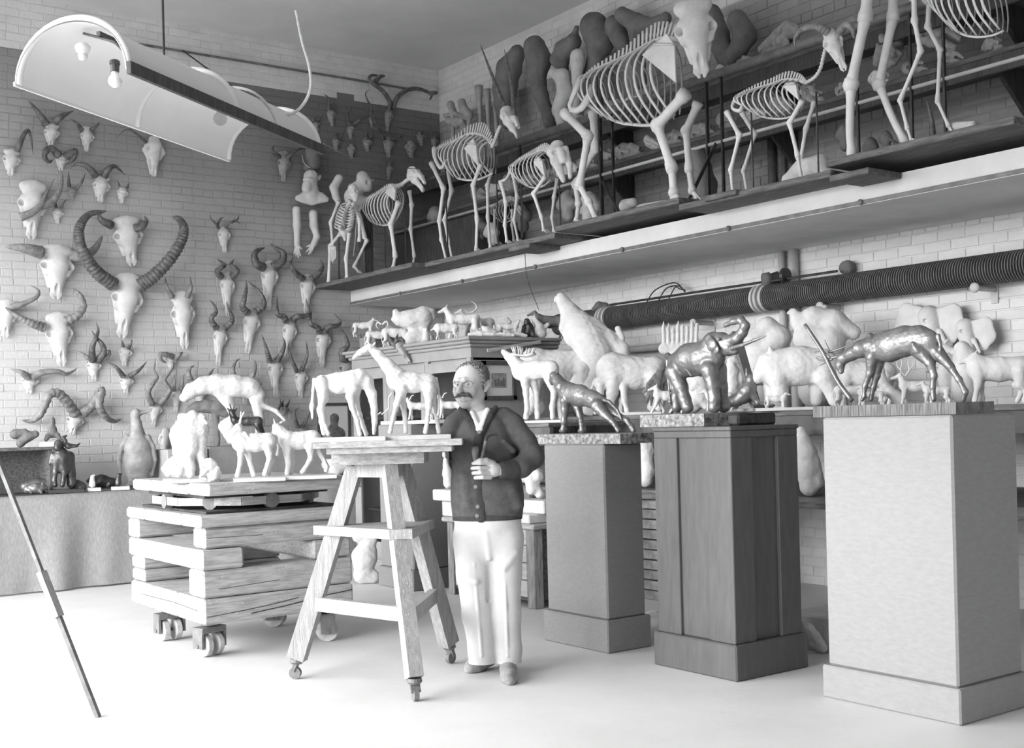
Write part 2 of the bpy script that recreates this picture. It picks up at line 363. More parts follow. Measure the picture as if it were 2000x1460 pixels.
# bricks: shared mesh, the 300 that show largest as single parts, the rest joined
BL, BH, BJ = .217, .070, .0075
def brick_faces(l, h, d=.012):
    b = .003
    V = [(0,0,0),(l,0,0),(l,0,h),(0,0,h),(b,d,b),(l-b,d,b),(l-b,d,h-b),(b,d,h-b)]
    return V, [(4,7,6,5),(0,4,5,1),(1,5,6,2),(2,6,7,3),(3,7,4,0)]
def brickwall(wall, origin, adir, ndir, length, zlo, zhi, pick, mats, skip=None):
    origin = np.array(origin, float); adir = np.array(adir, float); ndir = np.array(ndir, float)
    rows = int((zhi - zlo) / (BH + BJ)); cells = []
    for r in range(rows):
        z = zlo + r * (BH + BJ); head = (r % 6 == 5); L = BL if not head else BL * .48
        x = -(BL * .5 if r % 2 else 0) - random.random() * .02
        while x < length:
            a0, a1 = max(0, x), min(length, x + L)
            if a1 - a0 > .03: cells.append((a0, a1, z, .003 + random.random() * .005, random.uniform(-.004, .004)))
            x += L + BJ
    def score(c):
        p = origin + adir * (c[0] + c[1]) / 2 + Zv * (c[2] + .03); x, y, D = proj(p)
        if not (20 < x < 1980 and 20 < y < 1440) or not pick(x, y): return 1e9
        return D
    sc = sorted(range(len(cells)), key=lambda i: score(cells[i]))
    single = set(i for i in sc[:300] if score(cells[i]) < 1e8)
    base = wloc(wall); cache = {}; rest = [MB() for _ in mats]
    flip = np.cross(adir, ndir) @ Zv
    for i, (a0, a1, z, d, jz) in enumerate(cells):
        l = round(a1 - a0, 3); o = origin + adir * a0 + Zv * (z + jz); mi = skip(o)
        if mi is None: continue
        V, Fc = brick_faces(l, BH, d)
        if flip < 0: pass
        else: Fc = [q[::-1] for q in Fc]
        P = [adir * p[0] + ndir * p[1] + Zv * p[2] for p in V]
        if i in single:
            key = (l, mi)
            if key not in cache:
                me = bpy.data.meshes.new('brick'); me.from_pydata([tuple(p) for p in P], [], Fc); me.materials.append(mats[mi]); cache[key] = me
            ob = bpy.data.objects.new('brick', cache[key]); COL.objects.link(ob); ob.parent = wall; ob.location = (o - base).tolist()
        else: rest[mi].add([o + p for p in P], Fc)
    for mi, r in enumerate(rest):
        if r.v: b = r.build('bricks', mats[mi], wall); b['kind'] = 'stuff'
def toneb(o): return 1 if o[2] > ZP else 0
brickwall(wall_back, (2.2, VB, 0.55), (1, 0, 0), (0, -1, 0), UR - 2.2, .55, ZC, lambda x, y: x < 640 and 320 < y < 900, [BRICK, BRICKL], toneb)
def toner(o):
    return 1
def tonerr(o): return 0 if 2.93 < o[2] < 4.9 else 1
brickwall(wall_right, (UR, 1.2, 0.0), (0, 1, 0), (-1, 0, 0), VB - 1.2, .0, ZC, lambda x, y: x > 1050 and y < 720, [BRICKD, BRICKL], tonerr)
# gallery slab along the right wall, with its iron strip and bolt heads
US = 6.46; ZS0, ZS1, ZSW = 2.745, 2.90, 2.745
sl = MB(); pr = [(UR, ZSW), (US + .03, ZS0), (US, ZS0), (US, ZS1), (UR, ZS1)]
sl.prism([(u, 1.0, z) for u, z in pr], (0, 1, 0), VB - 1.0)
slab = fixn(sl.build('trim_1', SLABM)); slab['kind'] = 'structure'
st = MB().box((US - .012, 1.0, ZS0 + .004), (US, VB, ZS0 + .03)); strip = st.build('edge_strip', IRONG, slab)
for v in np.arange(2.6, 11.6, 1.17):
    b = MB(); b.lathe((US - .012, v, ZS0 + .017), (-1, 0, 0), [(0, .02), (.012, .02), (.02, .012), (.022, .001)], 10); b.build('bolt', IRONG, slab, True)
# ================================================================ horned skulls on the back wall
def freesolid():
    s = Solid((0, 5, 0)); s.A = np.zeros(3); s.e = np.array([1., 0, 0]); s.n = np.array([0, -1., 0]); s.m = 1.0; return s
def skull_mesh(kind):
    s = freesolid(); L = s.l
    if kind == 'ox':
        L([((-.17,.20,-.06),.09),((.17,.20,-.06),.09)], .08)                    # poll ridge
        L([((0,.17,-.10),.17),((0,.19,-.34),.18),((0,.18,-.5),.13)], .1)        # forehead
        L([((0,.18,-.45),.14),((0,.17,-.70),.09),((0,.14,-.9),.06)], .1)        # face
        for q in (-1, 1):
            L([((q*.19,.22,-.28),.055),((q*.23,.20,-.36),.05),((q*.17,.16,-.50),.06)], .05)
            L([((q*.045,.16,-.74),.05),((q*.07,.14,-.92),.035),((q*.035,.15,-1.0),.025)], .025)
            L([((q*.13,.05,-.45),.08),((q*.09,.04,-.75),.05)], .05)
            L([((q*.30,.30,-.36),.06),((q*.17,.20,-.375),.055)], .015, sub=True)
            L([((q*.19,.10,-.13),.045),((q*.17,.04,-.28),.06)], .02, sub=True)
        L([((0,.27,-.70),.014),((0,.23,-.80),.036),((0,.20,-.94),.030)], .012, sub=True)
        L([((0,.31,-.45),.010),((0,.26,-.70),.010)], .02)
    elif kind == 'antelope':
        L([((0,.16,-.06),.12),((0,.18,-.18),.125)], .08)
        L([((0,.18,-.2),.12),((0,.19,-.4),.10),((0,.17,-.7),.055),((0,.15,-.9),.042)], .08)
        for q in (-1, 1):
            L([((q*.13,.19,-.2),.045),((q*.155,.19,-.28),.04),((q*.11,.15,-.42),.05)], .04)
            L([((q*.033,.16,-.74),.034),((q*.045,.15,-.93),.024),((q*.022,.16,-1.0),.018)], .018)
            L([((q*.085,.05,-.4),.06),((q*.055,.05,-.72),.035)], .04)
            L([((q*.215,.27,-.28),.05),((q*.11,.19,-.29),.045)], .012, sub=True)
        L([((0,.235,-.72),.010),((0,.205,-.82),.026),((0,.19,-.95),.022)], .01, sub=True)
        L([((0,.285,-.40),.007),((0,.235,-.70),.007)], .015)
    elif kind == 'long':       # pig or horse like, hornless
        L([((0,.14,-.05),.11),((0,.2,-.2),.12),((0,.2,-.45),.09),((0,.15,-.95),.05)], .08)
        for q in (-1, 1):
            L([((q*.13,.12,-.22),.055),((q*.16,.1,-.34),.055),((q*.09,.08,-.5),.06)], .05)
            L([((q*.12,.02,-.2),.05),((q*.06,.0,-.6),.05),((q*.03,.02,-.9),.035)], .04)
            L([((q*.19,.27,-.27),.05),((q*.10,.2,-.28),.05)], .015, sub=True)
        L([((0,.20,-.80),.02),((0,.17,-.97),.03)], .015, sub=True)
    V, Q = s.mesh(.016); return V, Q
SKM = {}
for k_ in ('ox', 'antelope', 'long'):
    V_, Q_ = skull_mesh(k_); V_[:, 1] -= V_[:, 1].max(); wd_ = V_[:, 0].max() - V_[:, 0].min()
    for mn_, mm_ in (('', BONE), ('_dark', BONED)):
        o_ = fastobj('skull', V_, Q_, mm_, None, (0, 0, 0)); SKM[k_ + mn_] = (o_.data, wd_); bpy.data.objects.remove(o_)
def horn_mesh(P, r, rings=0, tip=.06, n=9, pw=.75):
    m = max(16, rings * 4) if rings else 22
    m = min(m, 110)
    Q = spline(P, m); t = np.linspace(0, 1, m); R = r * np.maximum(tip, (1 - t) ** pw)
    if rings: R = R * (1 + .11 * np.sin(t * rings * 2 * math.pi) * (t < .72))
    return MB().tube(Q, R, n)
def horns(parent, plane, hl, r, rings, material, off0=.08, bulge=.05, name='horn', pw=.75):
    for pts in hl:
        m = len(pts); P = []
        for i, p in enumerate(pts):
            t = i / max(1, m - 1); off = off0 + bulge * math.sin(math.pi * min(1, t * 1.15)) + (p[2] if len(p) > 2 else 0)
            P.append(plane(p[0], p[1], off))
        D = dep(P[0]); horn_mesh(P, r * D / FPX, rings, pw=pw).build(name, material, parent, True)
bw = lambda x, y, off: pv(x, y, VB - off)
def skull(kind, top, nose, wpx, hl, r, rings, label, dark=False, hm=None, group=None, name='horned_skull', bulge=.05, hname='horn', pw=.75):
    a = pv(top[0], top[1], VB - .05); b = pv(nose[0], nose[1], VB - .05); D = dep(a)
    ln = np.linalg.norm(b - a); wm = wpx * D / FPX / .86
    root = thing(name, pv(top[0], top[1], VB), label, 'skull', group)
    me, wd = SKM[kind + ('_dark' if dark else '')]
    o = bpy.data.objects.new('skull', me); COL.objects.link(o); o.parent = root
    d = b - a; ang = math.atan2(d[0], -d[2]); o.rotation_euler = (0, -ang, 0)
    o.location = (0, -.012, 0); o.scale = (wm / wd, min(ln * 1.0, wm * 1.15) , ln)
    if hl: horns(root, bw, hl, r, rings, hm or HORN, .05 + wm * .25, bulge, hname, pw)
    return root
W_ = 'skulls hung on the brick back wall'
def SK(*a, **k): return skull(*a, group=W_, **k)
SK('ox', (98,245), (97,290), 27, [[(91,243),(73,217),(55,196)], [(106,238),(124,225),(144,216)]], 8, 0, 'skull with thick dark horns spread in a wide V, its tips under the lamp hood')
SK('ox', (168,252), (166,297), 24, [[(160,254),(149,240),(137,232)], [(178,254),(187,248),(195,238)]], 5, 0, 'pale skull with two short slim horns just under the lamp hood edge')
SK('ox', (20,296), (18,345), 30, [[(33,296),(42,272),(54,254),(61,272),(65,304)]], 6, 0, 'skull whose dark horn hooks over to a downward point, beside the curled ram skull')
SK('antelope', (119,303), (116,335), 24, [[(115,304),(103,291),(92,292),(87,306),(95,316),(103,313)], [(128,306),(139,299),(148,296),(143,311),(133,321)]], 8, 5, 'ram skull with tight dark curled horns below the wide V horned skull', pw=.5)
SK('ox', (195,346), (193,397), 31, [[(187,344),(172,326),(154,320),(136,326)], [(202,345),(212,330),(225,325),(245,342)]], 8, 0, 'pale skull with two drooping dark horns arched outward')
SK('ox', (60,362), (58,468), 50, [[(80,402),(100,395),(115,375),(121,350),(118,328)], [(40,424),(62,415),(80,400),(90,378),(106,349)]], 9, 0, 'large pale buffalo skull with horns looping around to the right', hm=HORNL)
SK('antelope', (139,368), (138,395), 20, [[(135,364),(134,349),(134,333)], [(148,368),(159,357),(167,337)]], 4, 0, 'small dark antelope skull with one upright and one slanting horn', dark=True)
SK('antelope', (238,369), (235,398), 20, [[(233,364),(228,350)], [(248,367),(253,355)]], 3, 0, 'tiny pale skull with short spike horns beside the drooping horned skull')
SK('long', (297,272), (296,348), 40, [[(286,278),(262,258),(245,254),(228,269)]], 3, 0, 'tall deer skull with a thin antler, half under the lamp hood')
SK('antelope', (112,410), (110,438), 19, [[(109,405),(108,386)], [(120,405),(124,396),(131,388)]], 3, 0, 'tiny skull with thin upright horns above the big curved horn')
SK('ox', (239,430), (254,520), 52, [[(218,440),(200,431),(194,421),(197,412)], [(264,446),(279,441),(286,431),(282,421)]], 9, 0, 'white cow skull with short upturned horns, framed by huge ribbed horns')
SK('ox', (248,543), (233,660), 54, [[(222,556),(190,532),(166,499),(154,466),(157,440),(174,419),(207,412)], [(274,557),(303,536),(334,503),(355,468),(359,444),(350,428),(337,424)]], 13.5, 32, 'water buffalo skull with enormous ribbed horns sweeping up in a lyre', bulge=.14, pw=.42)
SK('ox', (107,486), (105,585), 57, [[(80,493),(57,487),(36,483),(10,482)], [(138,497),(161,499),(184,487),(200,460)]], 13, 0, 'broad pale skull with heavy level horns behind the ribbed buffalo horn', hm=HORNL, pw=.5)
SK('ox', (108,617), (118,715), 46, [[(86,639),(61,631),(38,620),(10,600)], [(127,627),(149,618),(163,598),(157,577),(143,563)]], 9.5, 10, 'pale ox skull with a ribbed horn curving up into a hook', hm=HORNL, pw=.5)
SK('ox', (10,590), (8,660), 36, [[(22,600),(42,594),(71,580),(75,567),(59,556)]], 7, 0, 'skull with a grey horn that bends back on itself above the hooked horned ox skull', hm=HORNL)
SK('ox', (349,576), (357,681), 43, [[(336,580),(326,561),(322,541)], [(365,580),(373,561),(371,539)]], 6, 0, 'very white long cattle skull with thin horns pointing straight up', hm=HORNL)
SK('antelope', (180,703), (182,744), 26, [[(181,705),(180,680),(186,662),(192,645),(188,630)], [(192,705),(203,686),(198,670),(188,659),(179,645)]], 7.5, 0, 'antelope skull with two dark spiral horns crossing above it', bulge=.1)
SK('antelope', (190,693), (189,720), 20, [[(182,700),(172,699),(157,689),(135,683)], [(196,701),(205,699),(213,692),(214,685),(208,684)]], 6, 6, 'ram skull with pale sideways horns behind the crossed spiral horns', hm=HORNL)
SK('antelope', (243,678), (240,716), 24, [[(240,678),(239,664)], [(251,680),(256,670),(258,662)]], 4, 0, 'small skull with short pointed horns below the water buffalo nose')
SK('antelope', (245,734), (243,770), 25, [[(241,735),(227,717),(209,706)], [(252,735),(272,722),(287,705)]], 5.5, 9, 'small skull with ringed horns in a wide straight V')
SK('antelope', (57,734), (55,769), 30, [[(63,737),(83,727),(112,725),(128,730),(142,725),(151,718)], [(55,736),(40,726),(20,720)]], 8, 0, 'skull with twisted grey horns lying out flat to the sides', hm=HORNL)
SK('ox', (146,806), (138,848), 30, [[(147,808),(133,787),(116,769),(98,769),(88,791),(77,812),(61,822),(42,820)], [(162,806),(184,787),(198,763),(194,791),(205,812),(221,822),(237,818)]], 10.5, 16, 'wild sheep skull with huge corrugated horns curling out and down', hm=HORNL, pw=.45, bulge=.12)
SK('antelope', (304,787), (297,832), 22, [[(298,790),(289,767),(299,748),(307,736),(301,720),(304,700)], [(311,789),(326,773),(331,759),(321,742),(332,726),(338,713),(335,701)]], 6.5, 0, 'kudu skull with tall corkscrew horns above the penguin', hm=HORNL)
SK('antelope', (332,698), (332,724), 18, [[(337,696),(324,692),(313,692),(315,702),(325,709)], [(343,699),(350,693),(357,687)]], 6, 5, 'small ram skull with horns rolled to the side above the kudu horns', hm=HORNL, pw=.5)
SK('antelope', (345,762), (341,804), 20, [[(340,763),(341,745),(341,730)], [(354,758),(357,742),(360,730)]], 4, 8, 'gazelle skull with nearly upright ringed horns beside the kudu horns', hm=HORNL)
SK('antelope', (388,748), (390,800), 26, [[(379,754),(369,733),(371,719),(380,713)], [(390,750),(406,734),(419,718)]], 7, 9, 'skull with knobbly ribbed horns rising behind the plaster seal form', hm=HORNL)
SK('antelope', (475,740), (476,790), 26, [[(464,746),(455,726),(459,708),(470,699)], [(487,744),(496,727),(498,709),(489,698)]], 6.5, 9, 'skull with ribbed lyre horns rising behind the bronze antelope', hm=HORNL)
SK('antelope', (434,446), (436,494), 24, [[(428,446),(420,435),(412,427),(411,418)], [(441,445),(448,435),(462,432),(469,438)], [(424,440),(430,428),(437,424)], [(452,434),(464,428),(467,419)]], 3, 0, 'roe deer skull with forked antlers, alone on the upper bricks', hname='antler')
SK('antelope', (440,535), (442,618), 27, [[(433,541),(424,531),(431,523),(439,518),(433,512),(424,505)], [(452,541),(463,531),(459,523),(451,518),(453,512),(457,506)]], 6.5, 5, 'hartebeest skull with crimped horns zigzagging inward', pw=.6)
SK('antelope', (523,514), (520,605), 32, [[(514,522),(501,515),(497,497),(505,488),(518,483)], [(533,522),(551,509),(553,494),(542,486),(528,476)]], 9.5, 0, 'long pale skull with thick smooth dark horns folding inward', pw=.6)
SK('antelope', (598,540), (594,612), 29, [[(592,545),(577,531),(568,517),(572,502)], [(608,545),(625,531),(630,519),(625,506)]], 7, 7, 'skull with horns making a wide round bowl, beneath the white arm casts')
SK('antelope', (428,638), (423,714), 26, [[(423,641),(414,628),(414,618),(422,610),(419,597),(409,585)], [(438,641),(452,629),(453,618),(448,606),(442,588)]], 6.5, 10, 'hartebeest skull with deeply ringed S shaped horns below the zigzag horned one', pw=.6)
SK('antelope', (490,608), (480,690), 32, [[(484,611),(474,600),(477,583),(481,564),(481,547)], [(499,609),(514,598),(514,583),(503,566),(485,549)]], 7.5, 11, 'skull with stout ringed horns that close to a pointed oval', pw=.65)
SK('antelope', (564,627), (557,698), 27, [[(559,627),(553,618),(543,614),(541,599),(541,578)], [(572,625),(580,618),(598,616),(603,606),(597,582)]], 7, 8, 'skull with horns stepping out sideways and then straight up', pw=.6)
SK('antelope', (628,645), (625,716), 29, [[(624,648),(618,638),(608,633),(606,622),(609,607)], [(634,648),(642,638),(657,636),(665,628),(652,611)]], 7, 7, 'skull with crooked hartebeest horns next to the gallery end', pw=.6)
SK('antelope', (533,698), (536,776), 28, [[(527,706),(520,681),(512,653)], [(541,705),(551,688),(556,671),(552,657)]], 6.5, 11, 'white skull with ringed horns fanning apart above the goat statues')
SK('antelope', (585,722), (584,778), 25, [[(580,726),(570,702),(564,681),(565,664)], [(589,724),(599,698),(600,681),(598,666)]], 4.5, 6, 'narrow skull with thin lyre shaped horns beside the grazing giraffe')
SK('ox', (674,702), (668,755), 30, [[(671,704),(668,687),(679,675),(675,656),(667,642)], [(681,703),(702,687),(708,673),(704,652)]], 8, 6, 'dark faced skull with heavy twisted horns behind the grazing giraffe rump', dark=True)
SK('antelope', (556,794), (554,812), 14, [[(552,793),(552,786),(556,779)], [(560,793),(564,786),(567,778)], [(544,799),(548,787),(546,776)]], 3, 0, 'very small skull with needle horns behind the white gazelle statues', dark=True)
SK('antelope', (586,830), (588,866), 18, [[(582,834),(576,816),(576,802),(585,796)], [(590,834),(600,816),(607,801)]], 5, 8, 'small skull with hooked ribbed horns beside the monkey picture', hm=HORNL)
SK('antelope', (505,758), (507,778), 12, [[(502,758),(500,745)], [(507,758),(511,746)]], 2.5, 0, 'tiny horned skull peeping over the plaster seal form', dark=True)
SK('long', (320,838), (318,896), 24, [], 0, 0, 'hornless long skull hanging beside the penguin', name='animal_skull')
SK('long', (344,822), (344,862), 20, [], 0, 0, 'smaller hornless skull beside the camel plaster', name='animal_skull')
# the shadowed corner
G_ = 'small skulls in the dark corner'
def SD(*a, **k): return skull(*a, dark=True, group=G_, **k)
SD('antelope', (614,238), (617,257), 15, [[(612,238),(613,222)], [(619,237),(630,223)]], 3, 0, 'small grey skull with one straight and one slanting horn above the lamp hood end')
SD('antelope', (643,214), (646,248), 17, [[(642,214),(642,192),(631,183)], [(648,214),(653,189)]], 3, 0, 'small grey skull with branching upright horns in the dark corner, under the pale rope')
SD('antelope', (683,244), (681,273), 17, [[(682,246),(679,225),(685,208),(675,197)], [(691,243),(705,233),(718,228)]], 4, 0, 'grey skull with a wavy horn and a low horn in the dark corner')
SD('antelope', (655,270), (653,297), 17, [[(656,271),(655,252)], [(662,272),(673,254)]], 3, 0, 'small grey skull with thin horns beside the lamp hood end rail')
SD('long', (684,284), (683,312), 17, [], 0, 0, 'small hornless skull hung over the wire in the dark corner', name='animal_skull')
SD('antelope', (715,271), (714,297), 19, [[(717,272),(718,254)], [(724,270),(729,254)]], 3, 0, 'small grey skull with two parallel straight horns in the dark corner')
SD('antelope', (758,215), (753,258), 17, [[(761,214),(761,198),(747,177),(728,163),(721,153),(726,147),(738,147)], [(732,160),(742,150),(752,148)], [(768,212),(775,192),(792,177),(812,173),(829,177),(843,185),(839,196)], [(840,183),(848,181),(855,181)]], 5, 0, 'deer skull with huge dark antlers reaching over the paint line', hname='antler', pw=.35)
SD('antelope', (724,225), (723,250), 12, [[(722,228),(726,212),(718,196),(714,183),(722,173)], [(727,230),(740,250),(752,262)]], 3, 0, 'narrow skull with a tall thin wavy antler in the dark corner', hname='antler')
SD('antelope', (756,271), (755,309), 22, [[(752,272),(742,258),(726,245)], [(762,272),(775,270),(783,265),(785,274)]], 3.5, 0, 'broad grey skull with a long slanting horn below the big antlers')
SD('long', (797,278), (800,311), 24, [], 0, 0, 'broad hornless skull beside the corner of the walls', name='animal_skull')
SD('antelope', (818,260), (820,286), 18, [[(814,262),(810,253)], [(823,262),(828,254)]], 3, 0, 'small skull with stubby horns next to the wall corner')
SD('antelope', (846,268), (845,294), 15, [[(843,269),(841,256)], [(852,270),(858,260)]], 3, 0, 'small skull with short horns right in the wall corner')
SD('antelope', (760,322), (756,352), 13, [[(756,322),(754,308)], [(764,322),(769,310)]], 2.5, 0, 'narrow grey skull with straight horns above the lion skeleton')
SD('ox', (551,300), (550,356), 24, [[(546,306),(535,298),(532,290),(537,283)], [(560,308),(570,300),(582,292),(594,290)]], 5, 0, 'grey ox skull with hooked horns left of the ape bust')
# dark boar mask with a pale tusk
s = Solid(pv(608, 318, VB - .12)); root = thing('boar_mask', pv(608, 330, VB), 'dark rounded boar head mask with a thin pale tusk on the bricks', 'mask')
s.c([(610,300,16),(612,318,15),(600,326,9)], 6).build('head', CASTD, root, 2.2)
MB().tube(spline([s.wat(590,303,14), s.wat(594,318,16), s.wat(606,328,14)], 10), [.008]*9 + [.002], 6).build('tusk', BONED, root, True)
# ================================================================ furniture, pipes, lamp
def cb(a, b, ch=.008): return MB().cbox(a, b, ch)
def ob(c, ax, ay, h):   # box with its own axes: c centre, ax, ay horizontal units, h half sizes
    c = np.array(c, float); ax = np.array(ax, float); ay = np.array(ay, float)
    q = [c + ax*i*h[0] + ay*j*h[1] for i, j in ((-1,-1),(1,-1),(1,1),(-1,1))]
    return MB().hexa([p - Zv*h[2] for p in q], [p + Zv*h[2] for p in q])
# --- timber trolley with turntable
T0, T1, TV0, TV1 = 2.69, 3.70, 6.88, 8.2
tr = thing('timber_trolley', ((T0+T1)/2, (TV0+TV1)/2, 0), 'rough stacked timber trolley on double iron casters carrying plaster animals', 'trolley')
def tb(u0, v0, z0, u1, v1, z1, nm='beam', m=None): return cb((u0, v0, z0), (u1, v1, z1), .014).build(nm, m or TIMB, tr)
tb(T0, TV0, .22, T1, TV0+.46, .375); tb(T0, TV0+.47, .22, T1, TV0+.9, .375); tb(T0, TV0+.91, .22, T1, TV1, .375)
tb(T0, TV0+.005, .38, T1, TV0+.24, .545, 'beam'); tb(T0+.01, TV1-.24, .38, T1, TV1, .46); tb(T0+.01, TV1-.23, .464, T1, TV1, .545)
tb(T0-.01, TV0-.01, .55, T0+.26, TV1, .67); tb(T1-.27, TV0+.02, .55, T1, TV1, .67)
tb(T0+.02, TV0+.02, .675, T1-.03, TV0+.2, .80); tb(T0-.01, TV1-.2, .675, T1-.03, TV1, .80)
for i in range(4): tb(T0-.02, TV0-.02 + i*.336, .805, T1-.02, TV0+.31 + i*.336, .878, 'board')
tt = cb((T0+.06, TV0+.08, .88), (T1-.08, TV1-.1, .895), .002).build('track', IRON, tr)
rg = MB()
cc_ = np.array([(T0+T1)/2, (TV0+TV1)/2 , 0])
for i in range(8):
    a0, a1 = math.pi/4*i + .39, math.pi/4*(i+1) + .39; p = cc_ + (.52*math.cos(a0), .60*math.sin(a0), .943); q = cc_ + (.52*math.cos(a1), .60*math.sin(a1), .943); rg.beam(p, q, .02, .05)
rg.build('roller_frame', TIMB, tr)
for i in range(8):
    a = math.pi/4*i; d = np.array([math.cos(a)*.52, math.sin(a)*.6, 0]); MB().lathe(cc_ + d*.86 + Zv*.94, d/np.linalg.norm(d), [(0,.047),(.05,.047)], 16).build('roller', IRONG, tr, False)
cb((cc_[0]-.42, cc_[1]-.5, .97), (cc_[0]+.42, cc_[1]+.5, .99), .002).build('upper_track', IRON, tr)
for i in range(4): tb(T0+.02, TV0-.06 + i*.34, .995, T1+.06, TV0+.275 + i*.34, 1.068, 'top_board')
for (u, v, yw) in ((2.80, 7.08, .3), (2.81, 7.80, .05), (3.58, 7.04, 1.2), (3.57, 7.80, .9)):
    ct = MB(); ca = np.array([math.cos(yw), math.sin(yw), 0]); cp = np.array([-ca[1], ca[0], 0]); o_ = np.array([u, v, 0])
    ct.lathe(o_ + Zv*.19, (0,0,1), [(0,.05),(.03,.05)], 14)
    ct.add(*[x for x in (lambda m: (m.v, m.f))(ob(o_ + Zv*.165, ca, cp, (.09, .05, .018)))])
    for q in (-1, 1): ct.add(*[x for x in (lambda m: (m.v, m.f))(ob(o_ + ca*q*.085 + Zv*.115, ca, cp, (.008, .045, .06)))])
    ct.tube([o_ - ca*.1 + Zv*.07, o_ + ca*.1 + Zv*.07], .012, 8)
    fk = ct.build('caster', IRONG, tr)
    for q in (-1, 1): MB().lathe(o_ + ca*(q*.042 - .022) + Zv*.072, ca, [(0,.03),(0.001,.068),(.006,.072),(.038,.072),(.043,.068),(.044,.03)], 22).build('wheel', mat('pale_wheel', .5, .6, .1, 20), fk, False)
def crack(pts, w_=.004):
    P = [np.array(p, float) for p in pts]; m = MB()
    for a, b in zip(P[:-1], P[1:]): m.beam(a, b, .003, w_, up=(0, 0, 1))
    m.build('crack', mat('crack_dark', .05, .9), tr)
yv = TV0 - .0005
crack([(T0+.02, yv, .27), (T0+.25, yv, .285), (T0+.42, yv, .30), (T0+.62, yv, .325)]); crack([(T0+.3, yv, .262), (T0+.55, yv, .285), (T0+.8, yv, .318), (T0+1.0, yv, .335)], .006); crack([(T0+.1, yv+.005, .43), (T0+.5, yv+.005, .448)], .003)
crack([(T0-.0005, TV0+.1, .30), (T0-.0005, TV0+.5, .31), (T0-.0005, TV0+1.1, .30)], .003); crack([(T0+.04, TV0+.0195, .74), (T0+.4, TV0+.0195, .735)], .003)
# --- three legged modelling stand
FT = [np.array([3.124, 5.19, 0]), np.array([2.905, 6.08, 0]), np.array([3.755, 5.84, 0])]
cs = sum(FT) / 3; ZB = onv(760, 858, cs)
sd = thing('modelling_stand', cs, 'paint-spattered three-legged wooden modelling stand with a shelf and brass casters', 'stand')
tops = []
for p, nm in zip(FT, 'FLR'):
    d = (p - cs); d /= np.linalg.norm(d); top = cs + d*.15 + Zv*(ZB - .14); bot = p + Zv*.115; tops.append((top, bot, d))
    MB().beam(bot, top, .10, .075, up=np.cross(d, Zv), w2=.085, h2=.07).build('leg', TIMBV, sd)
    c = MB(); c.lathe(p + Zv*.085, (0,0,1), [(0,.03),(.012,.04),(.03,.036)], 14); c.beam(p + Zv*.045 + d*.02, p + Zv*.09, .05, .02)
    k = c.build('caster', IRONG, sd); MB().lathe(p + np.cross(d, Zv)*-.014 + Zv*.034 + d*.01, np.cross(d, Zv), [(0,.01),(.001,.033),(.027,.033),(.028,.01)], 16).build('wheel', IRONG, k)
def onleg(i, z): t, b, d = tops[i]; s = (z - b[2]) / (t[2] - b[2]); return b + (t - b)*s
for i, j in ((0,1),(0,2)):
    MB().beam(onleg(i, .42 if j == 1 else .40) - tops[i][2]*.0, onleg(j, .42), .045, .075).build('brace', TIMBV, sd)
sh = [onleg(i, .80) + tops[i][2]*.06 for i in range(3)]
MB().prism([sh[0] + Rv*.06, sh[2] + Rv*.05, sh[1] - Rv*.06, sh[0] - Rv*.06][::-1], (0,0,1), .05).build('shelf', TIMBV, sd)
for i in range(3):
    j = (i+1) % 3; MB().beam(tops[i][0] - Zv*.02, tops[j][0] - Zv*.02, .05, .08).build('rail', TIMBV, sd)
hd = pd(757, 890, dep(cs)); ob((cs[0], cs[1], ZB-.095), Rv, Fv, (.245, .2, .032)).build('turntable_block', TIMB, sd)
xl, xr = pd(610, 870, 6.14), pd(902, 870, 6.14); mid = (xl + xr)/2; hw = np.linalg.norm((xr - xl)[:2])/2
mid2 = np.array([mid[0], mid[1], 0]) + Fv*.19
ob(mid2 + Zv*(ZB-.048) + Rv*.005, Rv, Fv, (hw-.06, .15, .016)).build('cleat', TIMB, sd)
ob(mid2 - Fv*.09 + Zv*(ZB-.016), Rv, Fv, (hw, .088, .016)).build('top_board', TIMB, sd); ob(mid2 + Fv*.09 + Zv*(ZB-.016) - Rv*.01, Rv, Fv, (hw, .088, .016)).build('top_board', TIMB, sd)
# --- pedestals in a row
def pedestal(u0, u1, v0, v1, zt, bh, m, label, panel=False, ins=.022, mbase=None):
    t = thing('display_pedestal', ((u0+u1)/2, (v0+v1)/2, 0), label, 'pedestal', 'display pedestals')
    cb((u0, v0, 0), (u1, v1, bh), .008).build('base', mbase or m, t)
    a = (u0+ins, v0+ins); b = (u1-ins, v1-ins)
    if not panel: cb((a[0], a[1], bh), (b[0], b[1], zt), .01).build('shaft', m, t)
    else:
        cb((a[0]+.02, a[1]+.02, bh), (b[0]-.02, b[1]-.02, zt-.02), .004).build('core', m, t)
        du, dv = b[0]-a[0], b[1]-a[1]; wu, wv = du*.31, dv*.31
        for (x0, y0, x1, y1) in ((a[0], a[1], a[0]+wu, a[1]+wv), (b[0]-wu, a[1], b[0], a[1]+wv), (a[0], b[1]-wv, a[0]+wu, b[1]), (b[0]-wu, b[1]-wv, b[0], b[1])):
            cb((x0, y0, bh), (x1, y1, zt-.06), .004).build('corner_board', m, t)
        cb((a[0], a[1], zt-.06), (b[0], b[1], zt-.022), .004).build('top_rail', m, t)
        cb((a[0]-.006, a[1]-.006, zt-.022), (b[0]+.006, b[1]+.006, zt), .004).build('cap', m, t)
    return t
pedestal(4.605, 4.955, 5.42, 6.05, 1.245, .195, BURL, 'burlap-covered grey pedestal under the bronze lioness')
pedestal(4.60, 5.17, 4.385, 5.02, 1.34, .19, PEDG, 'dark painted pedestal with recessed panels under the bronze elephant', True)
